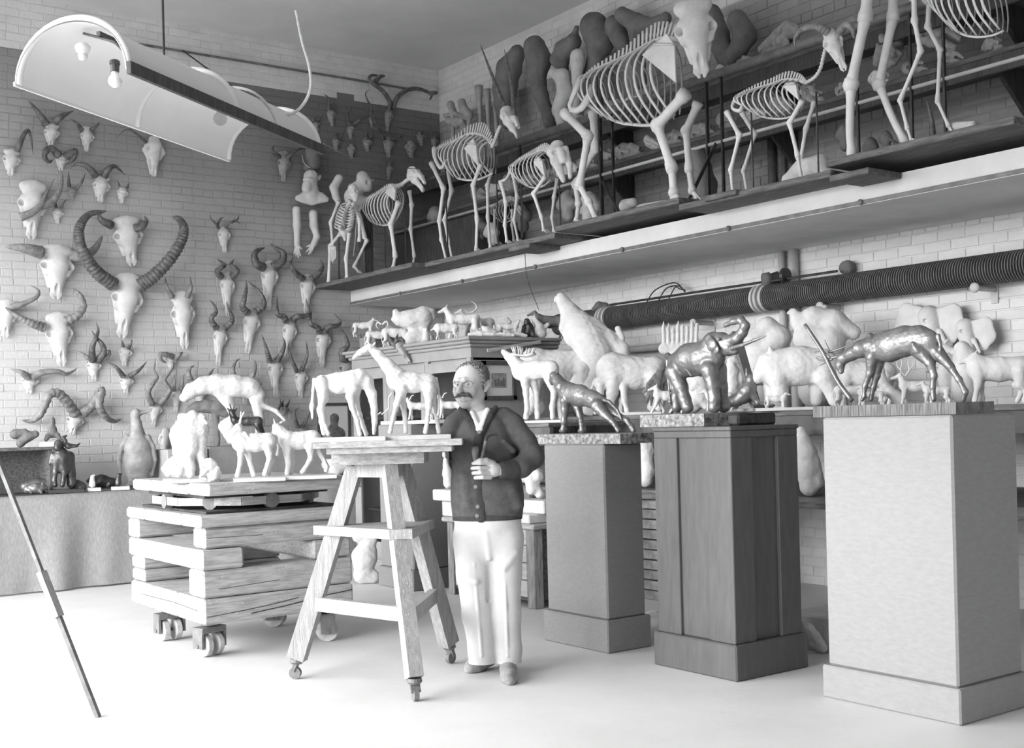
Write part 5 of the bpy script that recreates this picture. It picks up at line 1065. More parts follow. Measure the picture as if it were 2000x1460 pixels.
# ---- on the modelling stand
pt = np.array([mid2[0], mid2[1], ZB]) - Fv*.03
def f(S):
    c = S.c
    c([(631,748,13),(660,751,19),(688,748,21),(701,742,17)], 8, .8); c([(704,740,17),(716,748,13),(726,772,9),(731,800,7)], 6, .8); c([(731,808,7),(732,826,5.5),(731,842,3.8),(730,849,3)], 3)
    c([(737,812,2),(744,808,1.5,3)], 1); c([(735,808,2),(738,802,1.2,-2)], 1)
    c([(613,743,3),(611,765,2.2),(610,784,2.4),(609,796,4.4),(610,820,1.5)], 2)
    c([(628,750,14,6),(630,776,9,7),(627,800,5.6,7),(632,826,4,7),(641,849,4.2,7)], 4); c([(632,755,12,-6),(634,780,8,-7),(624,802,5,-7),(627,826,3.8,-7),(632,849,4.2,-7)], 4)
    c([(690,760,12,7),(684,776,8,8),(688,798,5.4,8),(698,825,4.2,8),(703,850,4.4,8)], 4); c([(696,760,11,-7),(694,782,6.5,-8),(703,814,4.4,-8),(710,836,4,-8),(715,850,4.4,-8)], 4)
statue('giraffe_statue', 'white plaster giraffe grazing with its neck bent down on the stand', pt, f, PLAST, ZB, (604, 751, .022, .24, PLAST), 1.1, extra=lambda r, S, dz: wire(r, S, dz, [(766,770),(759,782),(759,800),(745,812)], 2, 'armature_wire', PLASTG, .8))
def f(S):
    c = S.c
    c([(776,747,21),(806,752,19),(836,752,18)], 8, .8); c([(774,738,18),(757,718,12.5),(739,698,9.5),(727,686,8)], 6, .8); c([(722,683,8),(704,693,6),(692,703,3.6)], 3)
    for o in (-2, 2): c([(721,678,2,o),(719,671,1.3,o)], .5); c([(729,680,2.2,o*2),(733,674,1.2,o*4)], .8)
    c([(786,764,12,8),(775,794,6,8),(768,822,4.2,8),(762,848,4.6,8)], 4); c([(782,764,12,-8),(788,798,5.4,-8),(792,828,4.2,-8),(793,848,4.6,-8)], 4)
    c([(838,762,14,8),(838,794,6.5,8),(835,824,4.2,8),(831,848,4.6,8)], 4); c([(842,764,13,-8),(848,798,5.6,-8),(854,824,4.2,-8),(857,848,4.6,-8)], 4)
    c([(852,744,3),(857,765,2),(857,800,2),(856,815,3)], 2)
statue('giraffe_statue', 'clay-grey giraffe standing with its neck stretched forward on the stand', pt + Fv*.04, f, mat('warm_plaster', .62, .8, .06, 9, .15, 28), ZB, (752, 877, .022, .24, PLASTG), 1.1)
# ---- bronze lioness, elephant, antelope on the pedestals
def f(S):
    c = S.c
    c([(1108,769,21),(1134,776,20),(1157,783,16.5),(1170,788,16)], 8, .75); c([(1098,758,15),(1089,746,11),(1084,738,10)], 5); c([(1082,738,9),(1079,746,6.5),(1078,752,4)], 3)
    for o in (-6, 6): c([(1088,731,3,o),(1091,727,1.5,o*1.3)], 1)
    c([(1104,785,11,8),(1104,806,7.2,8),(1102,827,6,8),(1101,842,6,8),(1096,845,4.5,8)], 4); c([(1126,788,11,-8),(1133,814,6.6,-8),(1137,832,5.6,-8),(1138,843,6,-8),(1133,845,4.5,-8)], 4)
    c([(1168,796,14,8),(1182,813,9,8),(1196,826,6,8),(1206,840,4.5,8),(1208,845,4.5,8)], 4); c([(1178,794,11,-8),(1202,811,7,-8),(1224,824,5,-8),(1234,838,4.8,-8),(1237,844,5,-8)], 4)
    c([(1172,781,4.4),(1190,788,3.4),(1206,804,2.8),(1214,822,2.4)], 2)
statue('lioness_statue', 'bronze lioness stretching her hind legs back on veined marble', (4.78, 5.73, 1.25), f, BRONZE, 1.246, (1060, 1247, .06, .3, MARB), 1.2, NU)
def f(S):
    c = S.c
    c([(1325,712,25),(1347,705,33),(1376,702,34),(1392,700,26)], 8, .85); c([(1392,690,26),(1394,674,23),(1408,672,20),(1422,680,17)], 7, .9); c([(1424,684,12),(1436,687,8)], 4)
    c([(1424,668,13),(1440,663,11),(1450,652,9.5),(1456,638,8.5),(1447,627,7.5),(1432,630,6),(1417,637,4.6)], 4)
    for o in (9, -9): c([(1430,682,4.5,o),(1450,676,3.8,o*1.3),(1472,667,3,o*1.4),(1496,658,1.2,o*1.2)], 1.5)
    c([(1384,664,9,22),(1390,676,12,25),(1398,684,9,22)], 3, .35); c([(1384,664,9,-22),(1390,676,12,-25)], 3, .35); c([(1404,664,3.5,19)], 1)
    c([(1386,724,18,14),(1392,752,13,14),(1395,780,11,14),(1395,797,12,14)], 6); c([(1404,722,16,-14),(1409,758,12,-14),(1412,784,10.5,-14),(1414,797,11.5,-14)], 6)
    c([(1318,728,20,14),(1330,757,13.5,14),(1338,782,11.5,14),(1343,797,12,14)], 6); c([(1318,734,18,-14),(1322,758,12,-14),(1321,782,10.5,-14),(1322,797,11,-14)], 6)
    c([(1303,706,3.4),(1305,740,2.6),(1308,772,2),(1309,786,4),(1310,794,1.5)], 2)
    c([(1340,722,2,33),(1350,735,2,34)], 3)
statue('elephant_statue', 'bronze elephant with raised curling trunk and long tusks on marble', (4.88, 4.72, 1.35), f, BRONZE, 1.341, (1286, 1412, .07, .3, MARB), 1.3, NU)
tag(cb((4.70, 4.42, 1.342), (5.0, 4.505, 1.408), .012).build('stone_block', mat('black_stone', .03, .4, .02, 20), None), 'black stone block butted against the elephant marble base', 'block')
def f(S):
    c = S.c
    c([(1712,683,26),(1738,680,30),(1766,671,29),(1795,668,26),(1812,670,22)], 10, .7); c([(1700,682,22),(1682,686,17),(1664,695,13),(1650,703,12)], 6); c([(1646,704,12),(1641,718,9),(1643,729,6)], 4)
    for o in (-5, 5): c([(1656,694,3,o*1.6),(1668,690,1.5,o*2.4)], 1)
    c([(1704,702,14,7),(1699,733,7,7),(1689,760,4.6,7),(1688,778,4,7),(1684,785,4,7)], 4); c([(1716,704,14,-7),(1712,738,7.4,-7),(1706,760,5,-7),(1701,784,4.8,-7)], 4)
    c([(1795,688,17,7),(1817,714,9,7),(1824,738,6,7),(1822,760,5,7),(1824,784,5,7)], 5); c([(1824,686,16,-7),(1856,720,7.4,-7),(1873,746,5.6,-7),(1886,770,5,-7),(1882,785,4.6,-7)], 5)
    c([(1833,660,4),(1837,680,3),(1836,694,2)], 2); c([(1783,676,3,21),(1792,690,4,20)], 5); c([(1700,660,6,6),(1706,690,8,14)], 6)
def ex(r, S, dz):
    for pts in ([(1637,700,4),(1616,704,8),(1597,700,10)], [(1622,704,8),(1606,690,10),(1590,692,12)], [(1626,705,6),(1612,712,8),(1601,718,10)], [(1620,706,8),(1604,708,9),(1593,702,9)]): wire(r, S, dz, pts, 3, 'antler', BRONZE, .25)
    for pts in ([(1640,698,-4),(1622,690,-8),(1611,668,-10)], [(1618,692,0),(1645,684,0),(1660,676,0),(1672,668,0)]): wire(r, S, dz, pts, 2.2, 'antler', BRONZE, .25)
    wire(r, S, dz, [(1572,638,12),(1606,690,12),(1634,745,8),(1664,787,4)], 4, 'branch', BRONZE, 1.3)
statue('antelope_statue', 'bronze thin deer lowering its antlers against a branch on dark stone', (4.90, 3.48, 1.38), f, BRONZE, 1.376, (1626, 1905, .055, .3, mat('dripped_stone', .06, .5, 0, 14, 0, 1, stretch=(1, 9, .6), detail=2, val2=.20)), 1.2, NU, extra=ex)
# ---- on the trolley
TZ = 1.0685
ptT = np.array([2.93, 7.0, TZ])
def f(S):
    c = S.c
    c([(472,866,19),(500,866,17),(524,863,16.5)], 7, .8); c([(468,858,16),(464,846,11),(466,838,9)], 5); c([(466,839,9,4),(456,846,6.5,8),(452,850,5,9)], 3)
    for o in (-4, 4): c([(468,832,2.6,o),(470,820,2,o),(474+o*.8,806,1.2,o)], 1)
    c([(478,850,6,8),(484,860,5,11)], 2, .5)
    c([(471,878,8,6),(469,908,4.4,6),(464,930,5,6)], 3); c([(482,878,8,-6),(489,908,4.4,-6),(495,929,5,-6)], 3); c([(523,874,10,6),(527,898,5,6),(517,927,5,6)], 3); c([(528,874,9,-6),(532,900,4.6,-6),(524,927,4.6,-6)], 3)
    c([(539,856,3),(543,875,2.4),(541,890,3)], 1.5)
statue('white_kob_statue', 'white plaster antelope with short spread horns on the timber trolley', ptT, f, PLAST, TZ, (452, 552, .02, .28, PLAST), 1.1)
def f(S):
    c = S.c
    c([(562,864,18),(586,864,16),(610,860,17.5)], 7, .8); c([(558,856,14),(548,846,10),(541,838,8.5)], 5); c([(540,838,8),(537,850,6),(535,858,4.6)], 3)
    c([(538,832,2.6,4),(535,822,1.4,7)], 1); c([(545,832,2.6,-4),(553,826,1.6,-6)], 1)
    c([(561,878,10,6),(564,908,5.4,6),(561,927,5.4,6)], 3); c([(566,878,10,-6),(570,906,5.4,-6),(568,925,5.4,-6)], 3); c([(606,874,11,6),(607,898,5,6),(594,921,4.4,6),(590,925,4.6,6)], 3); c([(614,872,11,-6),(628,894,4.6,-6),(639,914,4.2,-6),(637,922,4.6,-6)], 3)
statue('white_doe_statue', 'white plaster hornless antelope with upright ears on the timber trolley', np.array([3.22, 6.98, TZ]), f, PLAST, TZ, (551, 652, .02, .28, PLAST), 1.1)
def f(S):
    c = S.c
    c([(352,858,20),(368,850,22),(388,850,20)], 8); c([(358,828,11),(360,840,16)], 5); c([(377,824,12),(377,838,16)], 5); c([(394,828,10),(392,842,15)], 5); c([(397,832,6,8),(403,836,4,10)], 3)
    c([(350,868,17),(348,892,10),(352,918,8),(350,936,8)], 5); c([(370,874,18,6),(368,900,11,8),(372,922,9,8),(372,936,9,8)], 5); c([(390,870,16),(392,896,10),(398,918,8),(398,936,8)], 5); c([(372,866,20,4),(374,884,14,8)], 6)
    c([(322,926,7),(336,918,12),(345,930,9),(330,934,8)], 5)
statue('camel_group_statue', 'rough white plaster camel seen head on over broken plaster rock', np.array([2.78, 7.28, TZ]), f, PLAST, TZ, (314, 425, .02, .3, PLASTG), 1.3)
def f(S):
    c = S.c
    c([(418,922,14),(414,908,11),(410,898,8)], 5); c([(404,898,7),(399,903,5)], 3); c([(412,908,6,8),(402,916,4,10),(392,926,3.4,9)], 3); c([(424,912,6,6),(420,928,5,9),(410,934,4,10)], 3); c([(402,932,4,8),(392,930,3,9)], 2)
statue('crouching_monkey_statue', 'crouching plaster monkey reaching down beside the white camel', np.array([2.84, 7.06, TZ]), f, PLASTG, TZ, None, 1.1)
# ---- on the table boxes behind the trolley
ptB = np.array([4.75, 11.3, 1.22])
def f(S):
    c = S.c
    c([(360,786,9),(374,772,13),(398,762,16),(425,760,19),(460,763,21),(488,766,19),(504,780,14)], 8); c([(430,772,14),(444,792,12),(455,812,9),(462,830,8)], 6); c([(506,786,12),(512,800,6),(540,812,4),(556,830,3)], 4); c([(500,790,12),(508,830,9),(506,870,8)], 5); c([(462,828,10),(450,838,14),(440,842,12),(452,868,10)], 5)
statue('beast_fragment', 'large white headless plaster beast arching over bronze casts', ptB, f, PLAST, 1.222, None, 1.8)
def f(S):
    c = S.c
    c([(462,800,9),(484,798,8),(503,798,9.5)], 4, .8); c([(458,796,8),(454,786,5.6),(452,780,5.4)], 3); c([(452,781,5.2,2),(455,788,3.6,6)], 2)
    for o in (-1, 1): c([(453+o*5,778,2.6),(453+o*9,773,1.2)], .8); c([(453+o*2,775,1.6),(453+o*5,764,1)], .6)
    c([(462,808,5,3),(464,822,3,3),(463,838,2.8,3)], 2); c([(467,808,5,-3),(470,822,3,-3),(471,838,2.8,-3)], 2); c([(502,806,6,3),(507,820,3.4,3),(494,842,2.8,3)], 2); c([(506,804,6,-3),(513,820,3.4,-3),(519,842,2.8,-3)], 2)
statue('bronze_deer_statue', 'small dark bronze deer with short spikes under the white plaster beast', np.array([3.5, 8.5, 1.07]) + Fv*.0, f, BRONZED, None, None, .9) if False else statue('bronze_deer_statue', 'small dark bronze deer with pricked ears before the white plaster beast', pv(480, 845, 11.12), f, BRONZED, 1.222, None, 1.0)
def f(S): S.c([(372,800,8),(384,796,10),(404,794,12),(425,798,13),(440,808,9)], 5); S.c([(372,802,7),(370,816,5)], 3); S.c([(420,808,7),(424,835,5),(424,868,6)], 3); S.c([(378,812,6),(380,840,5),(382,868,6)], 3)
statue('grey_boar_cast', 'dark grey animal cast standing under the arched white beast', pv(405, 810, 11.4), f, CASTD, 1.213, None, 1.6)
tag(ob(pv(352, 870, 11.02) * np.array([1, 1, 0]) + Zv*1.0, (1,0,0), (0,1,0), (.07, .06, .145)).build('white_block', PLAST, None), 'white upright block behind the camel plaster', 'block')
# ---- things along the back table
def f(S):
    c = S.c
    c([(268,850,17),(268,868,25),(269,896,28),(268,920,22)], 6, .85); c([(267,836,13),(266,822,9.6),(264,812,8.4)], 5); c([(264,806,9.6),(266,802,9.2)], 1.5); c([(272,802,5.4),(283,800,3.4),(294,797,2.2)], 1.5)
    c([(249,850,7,6),(238,866,4.6,8),(232,892,4.6,6),(236,926,3,2)], 1.5, .8); c([(288,850,7,4),(299,868,4.4,4),(302,892,4.4,4),(297,922,3,0)], 1.5, .8)
    c([(258,932,8,4),(256,941,5,14),(250,943,3.4,20)], 3); c([(280,932,8,4),(282,941,5,14),(288,943,3.4,20)], 3); c([(284,922,6,-8),(292,936,4,-12)], 3)
statue('penguin_statue', 'large grey emperor penguin standing on the cloth-covered table', pv(268, 940, 11.35), f, mat('penguin_grey', .30, .5, .08, 8, .1, 30, spec=.4), TBZ + .004, None, 1.4, rough=.25)
def f(S):
    c = S.c
    c([(114,884,10),(120,900,16),(124,920,14)], 6); c([(114,874,8,8),(112,882,6,12)], 4); c([(122,870,5,-4),(134,878,5,4),(150,878,3,6)], 4); c([(150,878,3),(156,873,1.5)], 1); c([(128,868,4),(122,862,3),(130,858,2)], 2)
    c([(110,906,9,6),(108,930,5,8),(106,946,4,8),(108,954,4.5,8)], 4); c([(124,906,9,6),(126,930,5,8),(124,946,4,8),(122,954,4.5,8)], 4); c([(134,900,12,-8),(138,930,9,-8),(140,952,9,-8)], 5); c([(104,896,7,4),(98,912,4,6)], 3)
statue('goat_rider_statue', 'dark bronze horned animal group on a round black base', pv(122, 955, 11.1), f, BRONZED, TBZ + .004, (92, 160, .03, .25, mat('black_base', .04, .4)), 1.2)
def f(S): S.c([(103,852,9),(102,842,8)], 4); S.c([(103,832,5.5),(103,826,5)], 3); S.c([(94,858,6,4),(90,864,4,6)], 3); S.c([(112,856,6,4),(116,862,4,6)], 3)
statue('seated_figure', 'small dark seated figure with a pale collar on the raised shelf', pv(103, 862, 11.35), f, CASTD, 1.273, (75, 124, .045, .2, PLASTG), 1.0)
def f(S): S.c([(40,880,8),(55,866,9),(70,862,7)], 5); S.c([(30,862,10),(48,858,7)], 5)
statue('grey_rock_cast', 'rough grey clump cast lying on the raised shelf', pv(55, 862, 11.3), f, CASTD, 1.273, None, 1.4)
def lowbeast(name, x, y, L, Hh, v, m, label, d=1, ear=True):
    def f(S):
        c = S.c; c([(x-d*L*.4, y-Hh*.4, Hh*.38), (x, y-Hh*.5, Hh*.45), (x+d*L*.28, y-Hh*.48, Hh*.36)], Hh*.3, .9); c([(x+d*L*.35, y-Hh*.62, Hh*.26), (x+d*L*.5, y-Hh*.5, Hh*.15)], Hh*.15)
        if ear:
            for o in (-1, 1): c([(x+d*L*.33, y-Hh*.8, Hh*.08, o*Hh*.15), (x+d*L*.31, y-Hh*1.05, Hh*.04, o*Hh*.18)], 1)
        for q in (-.3, .2): c([(x+d*L*q, y-Hh*.3, Hh*.2, Hh*.25), (x+d*L*(q+.08), y-Hh*.08, Hh*.1, Hh*.35)], Hh*.1)
    return statue(name, label, pv(x, y, v), f, m, TBZ + .004, None, 1.2)
lowbeast('fox_statue', 74, 938, 62, 28, 11.3, BRONZE, 'bronze wolf lying with raised pointed ears under the raised shelf'); lowbeast('seal_statue', 198, 942, 52, 26, 11.55, BRONZED, 'smooth dark seal lying on the table behind the small otter', -1, False)
lowbeast('lion_cub_statue', 70, 962, 40, 22, 11.1, BRONZE, 'small bronze group of cubs beside the horned animal group'); lowbeast('toad_statue', 150, 950, 26, 22, 11.15, BRONZED, 'small dark hunched animal beside the horned animal group', -1)
for i, (x, y, lab) in enumerate(((180, 950, 'small pale upright otter on a round plaster base'), (231, 948, 'small dark upright penguin on a white slab'))):
    def f(S): S.c([(x, y-8, 5.5), (x, y-17, 4.2), (x+1, y-24, 3.6)], 3); S.c([(x+1, y-25, 3.2), (x+4+i*2, y-27, 1.6)], 1.5); S.c([(x-4, y-14, 1.6, 2), (x-5, y-6, 1.2, 3)], 1); S.c([(x+4, y-14, 1.6, 2), (x+5, y-6, 1.2, 3)], 1)
    statue('otter_statue' if i == 0 else 'penguin_figurine', lab, pv(x, y, 11.06), f, [PLASTG, BRONZED][i], TBZ + .004, (x-13-i*5, x+13+i*5, .03, .14, PLAST), .9)
# ---- on top of the cabinet
def cabpt(x, u): 
    lo, hi = 5., 12.
    for _ in range(40):
        m_ = (lo+hi)/2
        if proj((u, m_, KZ))[0] > x: lo = m_
        else: hi = m_
    return np.array([u, lo, KZ])
def cabv(x, v):
    lo, hi = 4., 9.
    for _ in range(40):
        m_ = (lo+hi)/2
        if proj((m_, v, KZ))[0] < x: lo = m_
        else: hi = m_
    return np.array([lo, v, KZ])
def small(name, label, x, u, H, d, m, fill=None, pt=None, zs=KZ+.001, vox=1.2, base=None, extra=None, n=None, **kw):
    pt = cabpt(x, u) if pt is None else pt; y = proj((pt[0], pt[1], zs))[1]
    def f(S):
        if fill: fill(S, x, y)
        else: quad(S, x, y, H, d, **kw)
    return statue(name, label, pt, f, m, zs, base, vox, n, extra=extra)
bx = tag(cb((5.85, 10.3, KZ+.001), (6.25, 10.62, KZ+.14), .006).build('plinth_box', BURL, None), 'grey box at the far end of the cabinet top', 'box')
small('pony_statue', 'small white pony with a mane on the grey cabinet-top box', 709, 6.05, 30, 1, PLAST, zs=KZ+.142, pt=np.array([6.05, 10.45, KZ+.142]), head=(.2, 1.15), hump=.15)
def ramh(r, S, dz):
    for o in (-4, 4): wire(r, S, dz, [(745,634,o),(738,630,o*1.6),(735,637,o*2),(740,643,o*2.2)] if o < 0 else [(747,634,o),(755,628,o*1.6),(758,636,o*2),(753,641,o*2.2)], 2.2, 'horn', PLAST, .4)
small('ram_statue', 'white plaster ram with curling horns on the cabinet cornice', 738, 5.82, 36, 1, PLAST, extra=ramh, head=(.1, 1.2), step=.15)
small('sheep_statue', 'white plaster sheep with drooping horn behind the ram', 772, 5.9, 38, 1, PLAST, head=(.05, .95), body=.24)
def f(S, x, y):
    c = S.c; c([(782,y-44,14),(800,y-44,17),(826,y-48,20)], 7); c([(828,y-60,10),(842,y-58,7),(846,y-48,6)], 5); c([(772,y-46,8),(769,y-44,5)], 4); c([(828,y-34,13),(826,y-14,11),(824,y-6,13)], 6); c([(806,y-34,10),(812,y-12,12),(804,y-6,14),(836,y-5,13)], 6); c([(776,y-48,9),(773,y-58,6)], 3)
small('eagle_statue', 'large white plaster bird with spread wings on the cabinet top', 810, 6.0, 0, 1, PLAST, f)
def f(S, x, y): S.c([(x,y-9,8),(x,y-18,7)], 3); S.c([(x-1,y-26,5.5),(x-4,y-27,3)], 2); S.c([(x-4,y-4,4,4),(x-7,y-3,3,6)], 2)
small('bear_cub_statue', 'small seated white bear cub before the spread-winged bird', 832, 5.86, 0, 1, PLAST, f)
small('boar_statue', 'white plaster boar with lowered head on the cabinet top', 872, 5.8, 30, -1, PLAST, head=(.22, .75), body=.3, L=1.35, drop=.15, hl=.25, ears=.06)
small('horse_statue', 'white plaster standing horse on the cabinet top', 905, 5.95, 52, -1, PLAST, head=(.22, 1.12), hl=.26, body=.19, tail=.6, L=1.1)
small('antler_twig_statue', 'white deer figure with branching antler behind the horse', 935, 6.15, 46, -1, PLAST, pt=cabv(935, 8.95), extra=lambda r, S, dz: [wire(r, S, dz, p, 2, 'antler', PLAST, .3) for p in ([(921,612),(930,605),(929,596),(921,590)], [(928,608),(915,612),(908,606)])])
def f(S, x, y): S.c([(x-18,y-6,6),(x-6,y-12,9),(x+6,y-9,7),(x+18,y-4,4)], 5); S.c([(x-8,y-16,7),(x-14,y-20,4)], 3)
small('lioness_figure', 'grey reclining lioness figure beside the horse on the cabinet top', 958, 5.95, 0, 1, PLASTG, f, pt=cabv(958, 8.62))
small('small_horse_statue', 'small grey foal facing the wall on the cabinet top', 992, 5.95, 30, 1, PLASTG, pt=cabv(992, 8.62), L=1.25, head=(.2, 1.12))
def f(S, x, y): S.c([(x-8,y-12,8),(x+2,y-12,9)], 4); S.c([(x-6,y-16,5),(x-9,y-28,3.4),(x-7,y-40,3.4),(x-12,y-46,3),(x-17,y-44,1.6)], 2)
small('swan_statue', 'white swan with an upright curved neck on the cabinet top', 1002, 6.12, 0, 1, PLAST, f, pt=cabv(1002, 8.85))
def f(S, x, y): S.c([(x,y-12,9),(x+2,y-24,9)], 5); S.c([(x-2,y-34,6.5),(x-4,y-30,4.5)], 3); S.c([(x-8,y-24,4,5),(x-10,y-8,4,7),(x-9,y-3,3,8)], 3); S.c([(x+8,y-22,4,3),(x+10,y-6,5,4)], 3)
small('gorilla_statue', 'black seated gorilla figure on the cabinet top', 1031, 5.95, 0, 1, BRONZED, f, pt=cabv(1031, 8.62))
def f(S, x, y): S.c([(x+6,y-8,10),(x+2,y-20,9),(x-4,y-30,6)], 5); S.c([(x-6,y-36,5),(x-9,y-32,3.4),(x-8,y-44,2)], 2); S.c([(x-6,y-16,4,4),(x-8,y-3,3.4,5)], 3); S.c([(x+12,y-20,5),(x+18,y-26,4)], 3)
small('sitting_dog_statue', 'pale plaster dog sitting upright at the cabinet corner', 1052, 5.9, 0, 1, PLASTG, f, pt=cabv(1052, 8.58))
small('black_ram_statue', 'black cast ram standing at the back of the cabinet top', 1074, 6.2, 44, -1, CASTD, pt=cabv(1074, 8.6), head=(.2, 1.15), body=.26, hump=.1)
for i, (x, u, w_) in enumerate(((940, 5.86, 24), (985, 5.8, 18), (1012, 5.8, 16))):
    def f(S, x_, y): S.c([(x_-w_, y-3, 3), (x_, y-4, 4.5), (x_+w_, y-3, 3)], 3); S.c([(x_-w_*.4, y-5, 4), (x_+w_*.5, y-5, 3.4)], 3)
    small('plaster_scrap', ['low', 'knobby', 'short'][i] + ' heap of plaster scraps along the cabinet cornice', x, u, 0, 1, PLAST, f, pt=cabv(x, 8.5))
# dark horned skull hung on the cabinet frieze
r_ = thing('horned_skull', pu(795, 690, K0), 'dark faced skull with thick upright horns hung on the cabinet frieze', 'skull')
skullat(r_, lambda x, y, o=0.: pu(x, y, K0 - .03 - o), (782,668), (800,708), 26, -30, 'ox', 'dark'); horns(r_, lambda x, y, o: pu(x, y, K0 - .02 - o), [[(777,676),(765,668),(756,650)], [(776,672),(774,664),(778,650)]], 6.5, 0, HORN, off0=.05)
# ---- goats on the plain pedestal behind the stand
PZ2 = 1.393
tag(cb((5.2, 8.2, PZ2), (5.5, 9.1, PZ2+.03), .004).build('plaster_slab', PLAST, None), 'thin white slab on the plain burlap pedestal', 'slab')
def pedpt(x, y, u, z): p = pu(x, y, u); return np.array([u, p[1], z])
def gh(x0, y0):
    return lambda r, S, dz: [wire(r, S, dz, [(x0, y0, o*2), (x0+4, y0-8, o*3), (x0+9, y0-10, o*4)], 1.6, 'horn', PLAST, .4) for o in (-1, 1)]
small('goat_statue', 'little white plaster goat with short horns on the plain pedestal', 820, 5.33, 36, -1, PLAST, pt=pedpt(820, 800, 5.33, PZ2), zs=PZ2+.031, extra=gh(800, 782), head=(.2, 1.1))
# white goat on a slab right behind the sculptor's shoulder
# ---- plaster casts along the upper bench
def bpt(x, u, z=None):
    z = ZU if z is None else z; lo, hi = 1., 12.
    for _ in range(40):
        m_ = (lo+hi)/2
        if proj((u, m_, z))[0] > x: lo = m_
        else: hi = m_
    return np.array([u, lo, z])
ZUS = ZU + .001
def bst(name, label, x, u, fill, m, base=None, vox=1.6, extra=None, z=ZUS, n=None): return statue(name, label, bpt(x, u, z), fill, m, z, base, vox, n, extra=extra)
def f(S):
    c = S.c
    c([(1018,742,19),(1046,740,18),(1076,738,17)], 7, .8); c([(1012,732,15),(1002,720,11),(993,713,8.5)], 5); c([(993,713,8),(986,706,5.5),(983,704,4.4)], 3); c([(1004,738,3),(1003,748,2.4)], 2)
    c([(1026,758,10,7),(1028,786,5.6,7),(1030,815,5,7),(1028,832,5.4,7)], 4); c([(1040,758,10,-7),(1048,786,5.4,-7),(1049,812,5,-7),(1050,832,5.4,-7)], 4); c([(1074,756,12,7),(1083,784,6,7),(1079,812,5,7),(1080,832,5.4,7)], 4); c([(1084,754,11,-7),(1096,782,6,-7),(1093,810,5,-7),(1096,832,5.4,-7)], 4)
def ex(r, S, dz):
    for sg in (-1, 1):
        P = [S.wat(x, y, o*sg) + Zv*dz for x, y, o in ((1000,708,3),(1012,711,10),(1030,712,18),(1044,708,22))]; q = spline(P, 14); MB().tube(q, np.linspace(3.6, 6.5, 14)*S.m, 8, flat=.45).build('palm', PLASTG, r, True)
        for k in range(7):
            i = 2 + k*11//7; b = q[i]; e = b + (Zv*(18 - abs(k-2)*1.2) + S.e*(-5 + k*2.2) + S.n*sg*5)*S.m; MB().tube([b, (b+e)/2 + S.e*.002, e], [2.4*S.m, 1.8*S.m, .6*S.m], 6).build('tine', PLASTG, r, True)
sg = thing('side_shelf', (5.8, 7.8, CZ), 'rough raised shelf on posts over the drawer chest carrying the moose', 'shelf')
ZM = 1.375
cb((5.5, 7.1, ZM-.03), (6.25, 8.42, ZM), .004).build('board', WOODP, sg); cb((5.51, 7.1, ZM-.17), (5.55, 8.42, ZM-.031), .004).build('apron', mat('apron_wood', .10), sg)
for u_, v_ in ((5.56, 7.4), (5.56, 8.15), (5.97, 7.4), (5.97, 8.15)): cb((u_-.03, v_-.03, .852 if v_ > 7.4 and u_ < 5.9 else .64), (u_+.03, v_+.03, ZM-.031), .004).build('post', WOODP, sg)
small('goat_statue', 'little white plaster ibex with curved horns behind the sculptor', 880, 5.68, 36, -1, PLAST, pt=np.array([5.38, 8.3, PZ2+.03]), zs=PZ2+.031, extra=gh(864, 778), head=(.15, 1.2))
statue('moose_statue', 'pale plaster bull moose with broad palmed antlers beside the sculptor', pedpt(1046, 800, 5.8, ZM), f, PLAST, ZM+.001, (1000, 1112, .02, .28, PLASTG), 1.3, (-.85, -.5, 0), extra=ex)
def f(S): quad(S, 1095, 832, 125, -1, L=.95, head=(-.1, .75), body=.27, lg=.07, hl=.2, drop=.3, spread=.12)
bst('buffalo_statue', 'large grey plaster buffalo with a rounded back behind the moose', 1095, 6.42, f, PLASTG, None, 2.0)
def f(S):
    c = S.c
    c([(1096,609,8.5),(1102,621,11.5),(1114,640,17),(1132,664,26),(1150,690,32),(1162,720,34),(1163,750,32),(1156,785,30),(1155,810,32)], 10, .75); c([(1088,612,4.5),(1085,618,2.4)], 2); c([(1104,656,9),(1106,668,13),(1118,690,14),(1132,706,12)], 6, .6); c([(1160,660,12),(1190,690,14),(1215,712,14),(1224,740,10)], 8, .7); c([(1208,672,6),(1216,690,6)], 4); c([(1132,760,18),(1128,790,16),(1130,810,16)], 8)
bst('eagle_head_statue', 'tall white plaster bird of prey rising with folded wings', 1155, 6.6, f, PLAST, None, 1.6)
def f(S): quad(S, 1238, 808, 98, -1, L=1.0, head=(.08, .62), body=.33, lg=.09, hl=.2, drop=.2, hump=.1, spread=.14)
bst('bison_statue', 'shaggy grey-white plaster bison with lowered head on the bench', 1238, 6.52, f, PLASTG, (1195, 1290, .02, .4, PLAST), 1.6)
def f(S): quad(S, 1196, 850, 80, 1, L=.7, head=(.1, 1.05), body=.17, hl=.3)
bst('fawn_statue', 'white plaster fawn with turned head below the bison', 1196, 6.36, f, PLAST, None, 1.4)
def f(S):
    for k, (x1, y1) in enumerate(((1258,772),(1262,792),(1272,796),(1284,790),(1292,770))): S.c([(1302,702,4),(1290-k,730+k*3,6.5),((1290+x1)/2-6,(740+y1)/2,6),(x1,y1,2)], 2, .5)
    S.c([(1304,700,7),(1312,712,10),(1316,735,9),(1312,770,4),(1312,808,4)], 4)
bst('feather_tail_cast', 'dark cast bird with a long drooping striped tail behind the elephant', 1290, 6.4, f, mat('tail_grey', .14, .7, .05, 20, .4, 60), None, 1.4)
def f(S): quad(S, 1302, 808, 46, -1, L=.9, head=(.1, 1.1), step=.25)
bst('small_white_dog_statue', 'small white plaster hound walking behind the elephant tail', 1302, 6.34, f, PLAST, None, 1.2)
